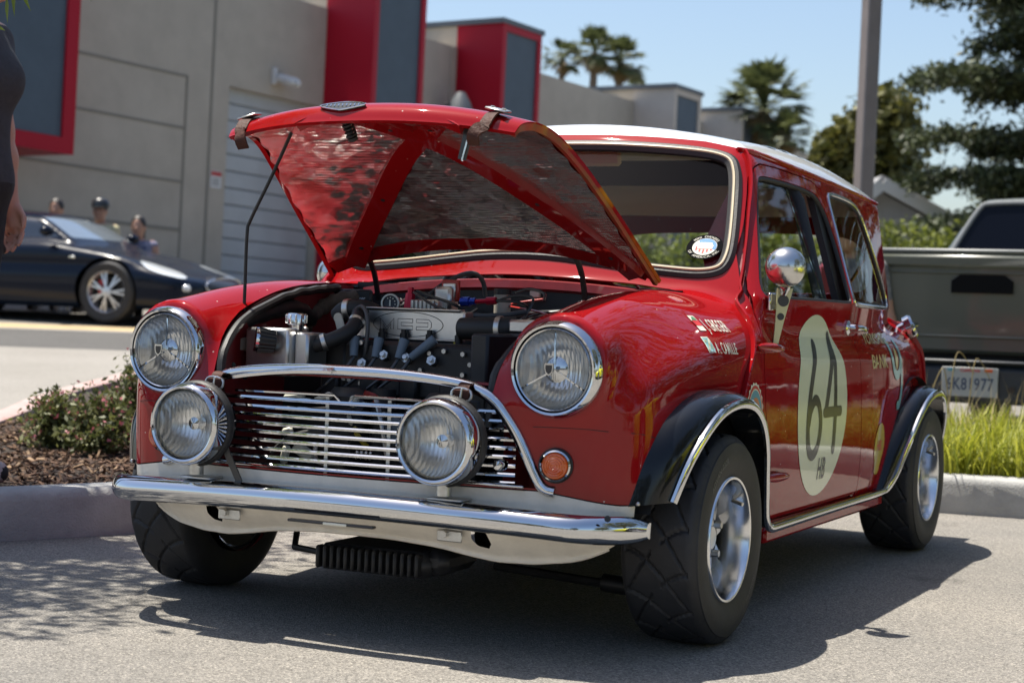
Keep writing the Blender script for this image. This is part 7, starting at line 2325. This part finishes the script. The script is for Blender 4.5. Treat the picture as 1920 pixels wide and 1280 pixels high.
# the bystander at the left edge of the picture, standing on the planter kerb
pd = 5.5
foot = at(-88, 915, pd)
yaw_r = math.atan2(CAM_R[1], CAM_R[0])
pz = .15
person('person at the left edge in a dark polo shirt and black jeans, arm hanging', (foot[0], foot[1], pz), yaw_r - .35,
       dict(hip=(0, 0, .97), chest=(.0, 0, 1.28), neck=(.0, 0, 1.45), head=(.055, 0, 1.62), ls=(-.02, .17, 1.41), le=(-.03, .22, 1.13), lw=(.02, .22, .90), rs=(.02, -.18, 1.40), re=(.052, -.235, 1.12), rw=(.085, -.232, .885),
            lh=(0, .09, .93), lk=(-.02, .10, .50), la=(-.08, .11, .09), rh=(0, -.09, .93), rk=(-.02, -.10, .50), ra=(-.09, -.11, .09)),
       dict(skin=M['skin'], shirt=M['shirtgrey'], trousers=M['jeans'], shoes=M['shoe'], hair=M['hairbrown'], sleeve=.55), .0095, 'long', False, None, True, .072)
# spectators sitting behind the dark blue coupe
sit = dict(hip=(0, 0, .52), chest=(.02, 0, .88), neck=(.03, 0, 1.06), head=(.06, 0, 1.22), ls=(.03, .18, 1.01), le=(.06, .24, .74), lw=(.28, .18, .62), rs=(.03, -.18, 1.01), re=(.06, -.24, .74), rw=(.28, -.18, .62),
           lh=(0, .09, .50), lk=(.42, .12, .50), la=(.42, .12, .09), rh=(0, -.09, .50), rk=(.42, -.12, .50), ra=(.42, -.12, .09))
def chair(loc, rot, label):
    t = thing('folding_chair', label, 'chair', loc, rot, 'chairs behind the dark blue coupe')
    MB().box((.05, 0, .41), (.42, .44, .03), ch=.01).build('seat', M['navy'], t)
    MB().box((-.19, 0, .72), (.03, .44, .40), ch=.01).build('backrest', M['navy'], t)
    for x, z1 in ((.22, .40), (-.17, .90)):
        for sg in (-1, 1): MB().cyl((x, sg * .22, 0), (x, sg * .22, z1), .012, n=8).build('leg', M['steel'], t)
for px, py, d, lab, cols, hr, cp, fl in ((108, 404, 21.5, 'person with short hair seated behind the dark blue coupe, leftmost of three', dict(skin=M['skintan'], shirt=M['shirtblack'], trousers=M['jeans'], shoes=M['shoe'], hair=M['hairdark']), 'short', False, 'folding chair under the leftmost seated spectator'),
                                     (190, 402, 21.2, 'person in a pale yellow shirt and black cap seated behind the coupe', dict(skin=M['skintan'], shirt=M['shirtyellow'], trousers=M['jeans'], shoes=M['shoe'], hair=M['hairdark'], cap=M['ink']), 'short', True, 'folding chair under the spectator in the pale yellow shirt'),
                                     (262, 424, 21.0, 'person in a patterned sleeveless top with dark hair seated behind the coupe', dict(skin=M['skintan'], shirt=M['shirtfloral'], trousers=M['jeans'], shoes=M['shoe'], hair=M['hairdark'], sleeve=.05), 'long', False, 'folding chair under the spectator in the patterned top')):
    p = at(px, py, d)
    z0 = p[2] - 1.24
    g0 = float(gz(p[0], p[1]))
    person(lab, (p[0], p[1], g0 if abs(z0 - g0) < .12 else z0), -1.15, sit, cols, .016, hr, cp, 'spectators behind the dark blue coupe', False)
    chair((p[0], p[1], z0), -1.15, fl)
# a man in a dark cap beyond the car, seen through its rear quarter glass
p = at(1606, 432, 9.6)
person('person in a dark cap and checked shirt seen through the rear quarter window', (p[0], p[1], p[2] - 1.63), math.radians(-120), dict(rw=(.26, -.10, 1.12), re=(.02, -.25, 1.14), lw=(.24, .10, 1.10)),
       dict(skin=M['skintan'], shirt=M['shirtcheck'], trousers=M['jeans'], shoes=M['shoe'], hair=M['hairdark'], cap=M['ink']), .016, 'short', True, None, True)

# ================================================================== SHADE TREE AT THE LEFT, TREES BEHIND THE VIEWER
tb_ = np.array([-3.1, -.05, .12])
t = thing('shade_tree', 'leafy tree overhanging the left planter, only its lowest sprigs in view', 'tree', tuple(tb_))
r = np.random.default_rng(77)
blobs = [((.55, .10, 3.3), (1.0, 1.0, .8)), ((.1, -.6, 3.6), (.9, .9, .8)), ((.9, -.5, 3.0), (.7, .7, .5)), ((.2, .8, 3.5), (.9, .9, .8)), ((-.6, 0, 3.8), (.9, .9, .9)), ((.9, .55, 2.9), (.5, .6, .4))]
blobs += [((1.10, -.15, 2.75), (.6, .7, .4)), ((.75, -1.0, 2.9), (.6, .5, .4)), ((1.30, -.40, 2.85), (.45, .5, .35)), ((1.25, .20, 2.95), (.45, .5, .35)), ((.8, -.2, 2.6), (.6, .6, .3))]
C = clump_points(blobs, 900, 13, .20, 5, .3); V, Fc = leaves(C, .075, .34, 0, 5); mk('crown', V, Fc, M['leaf_sprig'], t, 0)
mb = MB(); mb.tube(catmull([(0, 0, -.1), (.05, 0, .9), (0, .03, 1.8), (.1, 0, 2.8)], 5), np.linspace(.09, .055, 16), 10)
for c, rd in blobs: mb.tube(catmull([(.05, 0, 1.9), np.array(c) * .6 + np.array([0, 0, .9]), c], 4), np.linspace(.045, .012, 9), 6)
# drooping twig whose leaves hang into the top left corner
tw = []
for (px, py, d) in ((2, -45, 4.9), (22, -60, 4.9), (168, -60, 4.9), (-20, 20, 4.9)):
    e = at(px, py, d) - tb_; s0_ = e + np.array([-.25, .05, .75]); mb.tube(catmull([np.array([.9, .0, 2.6]), s0_, e], 4), np.linspace(.010, .003, 9), 5); tw.append(e)
mb.build('trunk', M['bark'], t, 60)
for (px, py, dx, dy) in ((12, -10, 2, 55), (40, -18, 18, 40), (24, -25, 3, 58), (-8, 48, 18, 10), (165, -30, 6, 34), (148, -30, -2, 26), (2, -30, -6, 40), (58, -40, 12, 26)):
    a = at(px, py, 4.9) - tb_; b = at(px + dx, py + dy, 4.88) - tb_
    m_ = (a + b) / 2; d_ = b - a; s_ = np.cross(d_, [.3, 1, .2]); s_ = s_ / np.linalg.norm(s_) * np.linalg.norm(d_) * .13
    mk('leaf', [a, m_ + s_ - d_ * .08, b, m_ - s_ - d_ * .08, m_ - d_ * .08 + np.cross(s_, d_) / np.linalg.norm(d_) * .18], [(0, 1, 4), (1, 2, 4), (2, 3, 4), (3, 0, 4)], M['leaf_sprig'], t, 0)

for k, (x, y, hh, lab, m_) in enumerate(((4.9, 11.6, 13.0, 'very tall tree just right of the view, mirrored in the red wing', 'leaf_olive'), (9.5, 8.5, 12.0, 'tall tree right of the second pickup', 'leaf_dark'), (8.2, 1.2, 7.0, 'broad tree right of the parking row, mirrored in the red door', 'leaf_olive'), (14.5, -3.0, 5.5, 'broad tree behind the yellow sports car', 'leaf_olive'), (12.5, 10.5, 5.5, 'tree farther along the right side of the lot', 'leaf_dark'), (3.6, 16., 6.0, 'dense tree beyond the pickup, just out of view on the right', 'leaf_dark'), (7.0, 17.5, 6.5, 'second dense tree beyond the pickup, farther right', 'leaf_dark'), (9.8, 14.5, 6.0, 'olive tree between the dense trees and the parking row', 'leaf_olive'), (5.2, 23., 7.5, 'tallest tree standing behind the dense pair', 'leaf_dark'),
                                    (9.5, -13., 6.0, 'tall tree across the lot behind the viewer, to the right', 'leaf_dark'), (-3.5, -22., 7.0, 'tree across the lot directly behind the viewer', 'leaf_olive'))):
    tree('broadleaf_tree', lab, (x, y, 0), [((0, 0, hh * .62), (hh * .36, hh * .36, hh * .30)), ((hh * .24, .4, hh * .50), (hh * .25, hh * .25, hh * .2)), ((-hh * .22, -.5, hh * .52), (hh * .25, hh * .25, hh * .2)), ((.2, -hh * .25, hh * .45), (hh * .22, hh * .22, hh * .18)), ((0, hh * .25, hh * .48), (hh * .22, hh * .22, hh * .18))],
         .26, 300, 13, .5, M[m_], .22, 'trees round the lot behind the viewer', 50 + k)
t = thing('hedge', 'low golden hedge along the right edge of the lot, mirrored in the car door', 'hedge', (9.2, 2.5, 0))
C = clump_points([((.3 * math.sin(k), k * .7, .45), (.6, .6, .5)) for k in range(-9, 14)], 420, 12, .2, 61, .5); V, Fc = leaves(C, .12, .5, 0, 61); mk('foliage', V, Fc, M['leaf_bright'], t, 0)
hb3 = (2., -34., 0)
t = thing('building', 'low pale building across the lot behind the viewer', 'building', hb3)
MB().box((0, 0, 1.8), (46, 8, 3.6)).build('wall', M['stuccolight'], t, 0)
MB().box((0, .0, 3.7), (46.6, 8.6, .25)).build('roof', M['capmetal'], t, 0)
for k in range(9): MB().box((-18 + k * 4.5, 4.01, 1.5), (2.4, .06, 1.6), None, .02).build('window', M['bluewin'], t, 0)
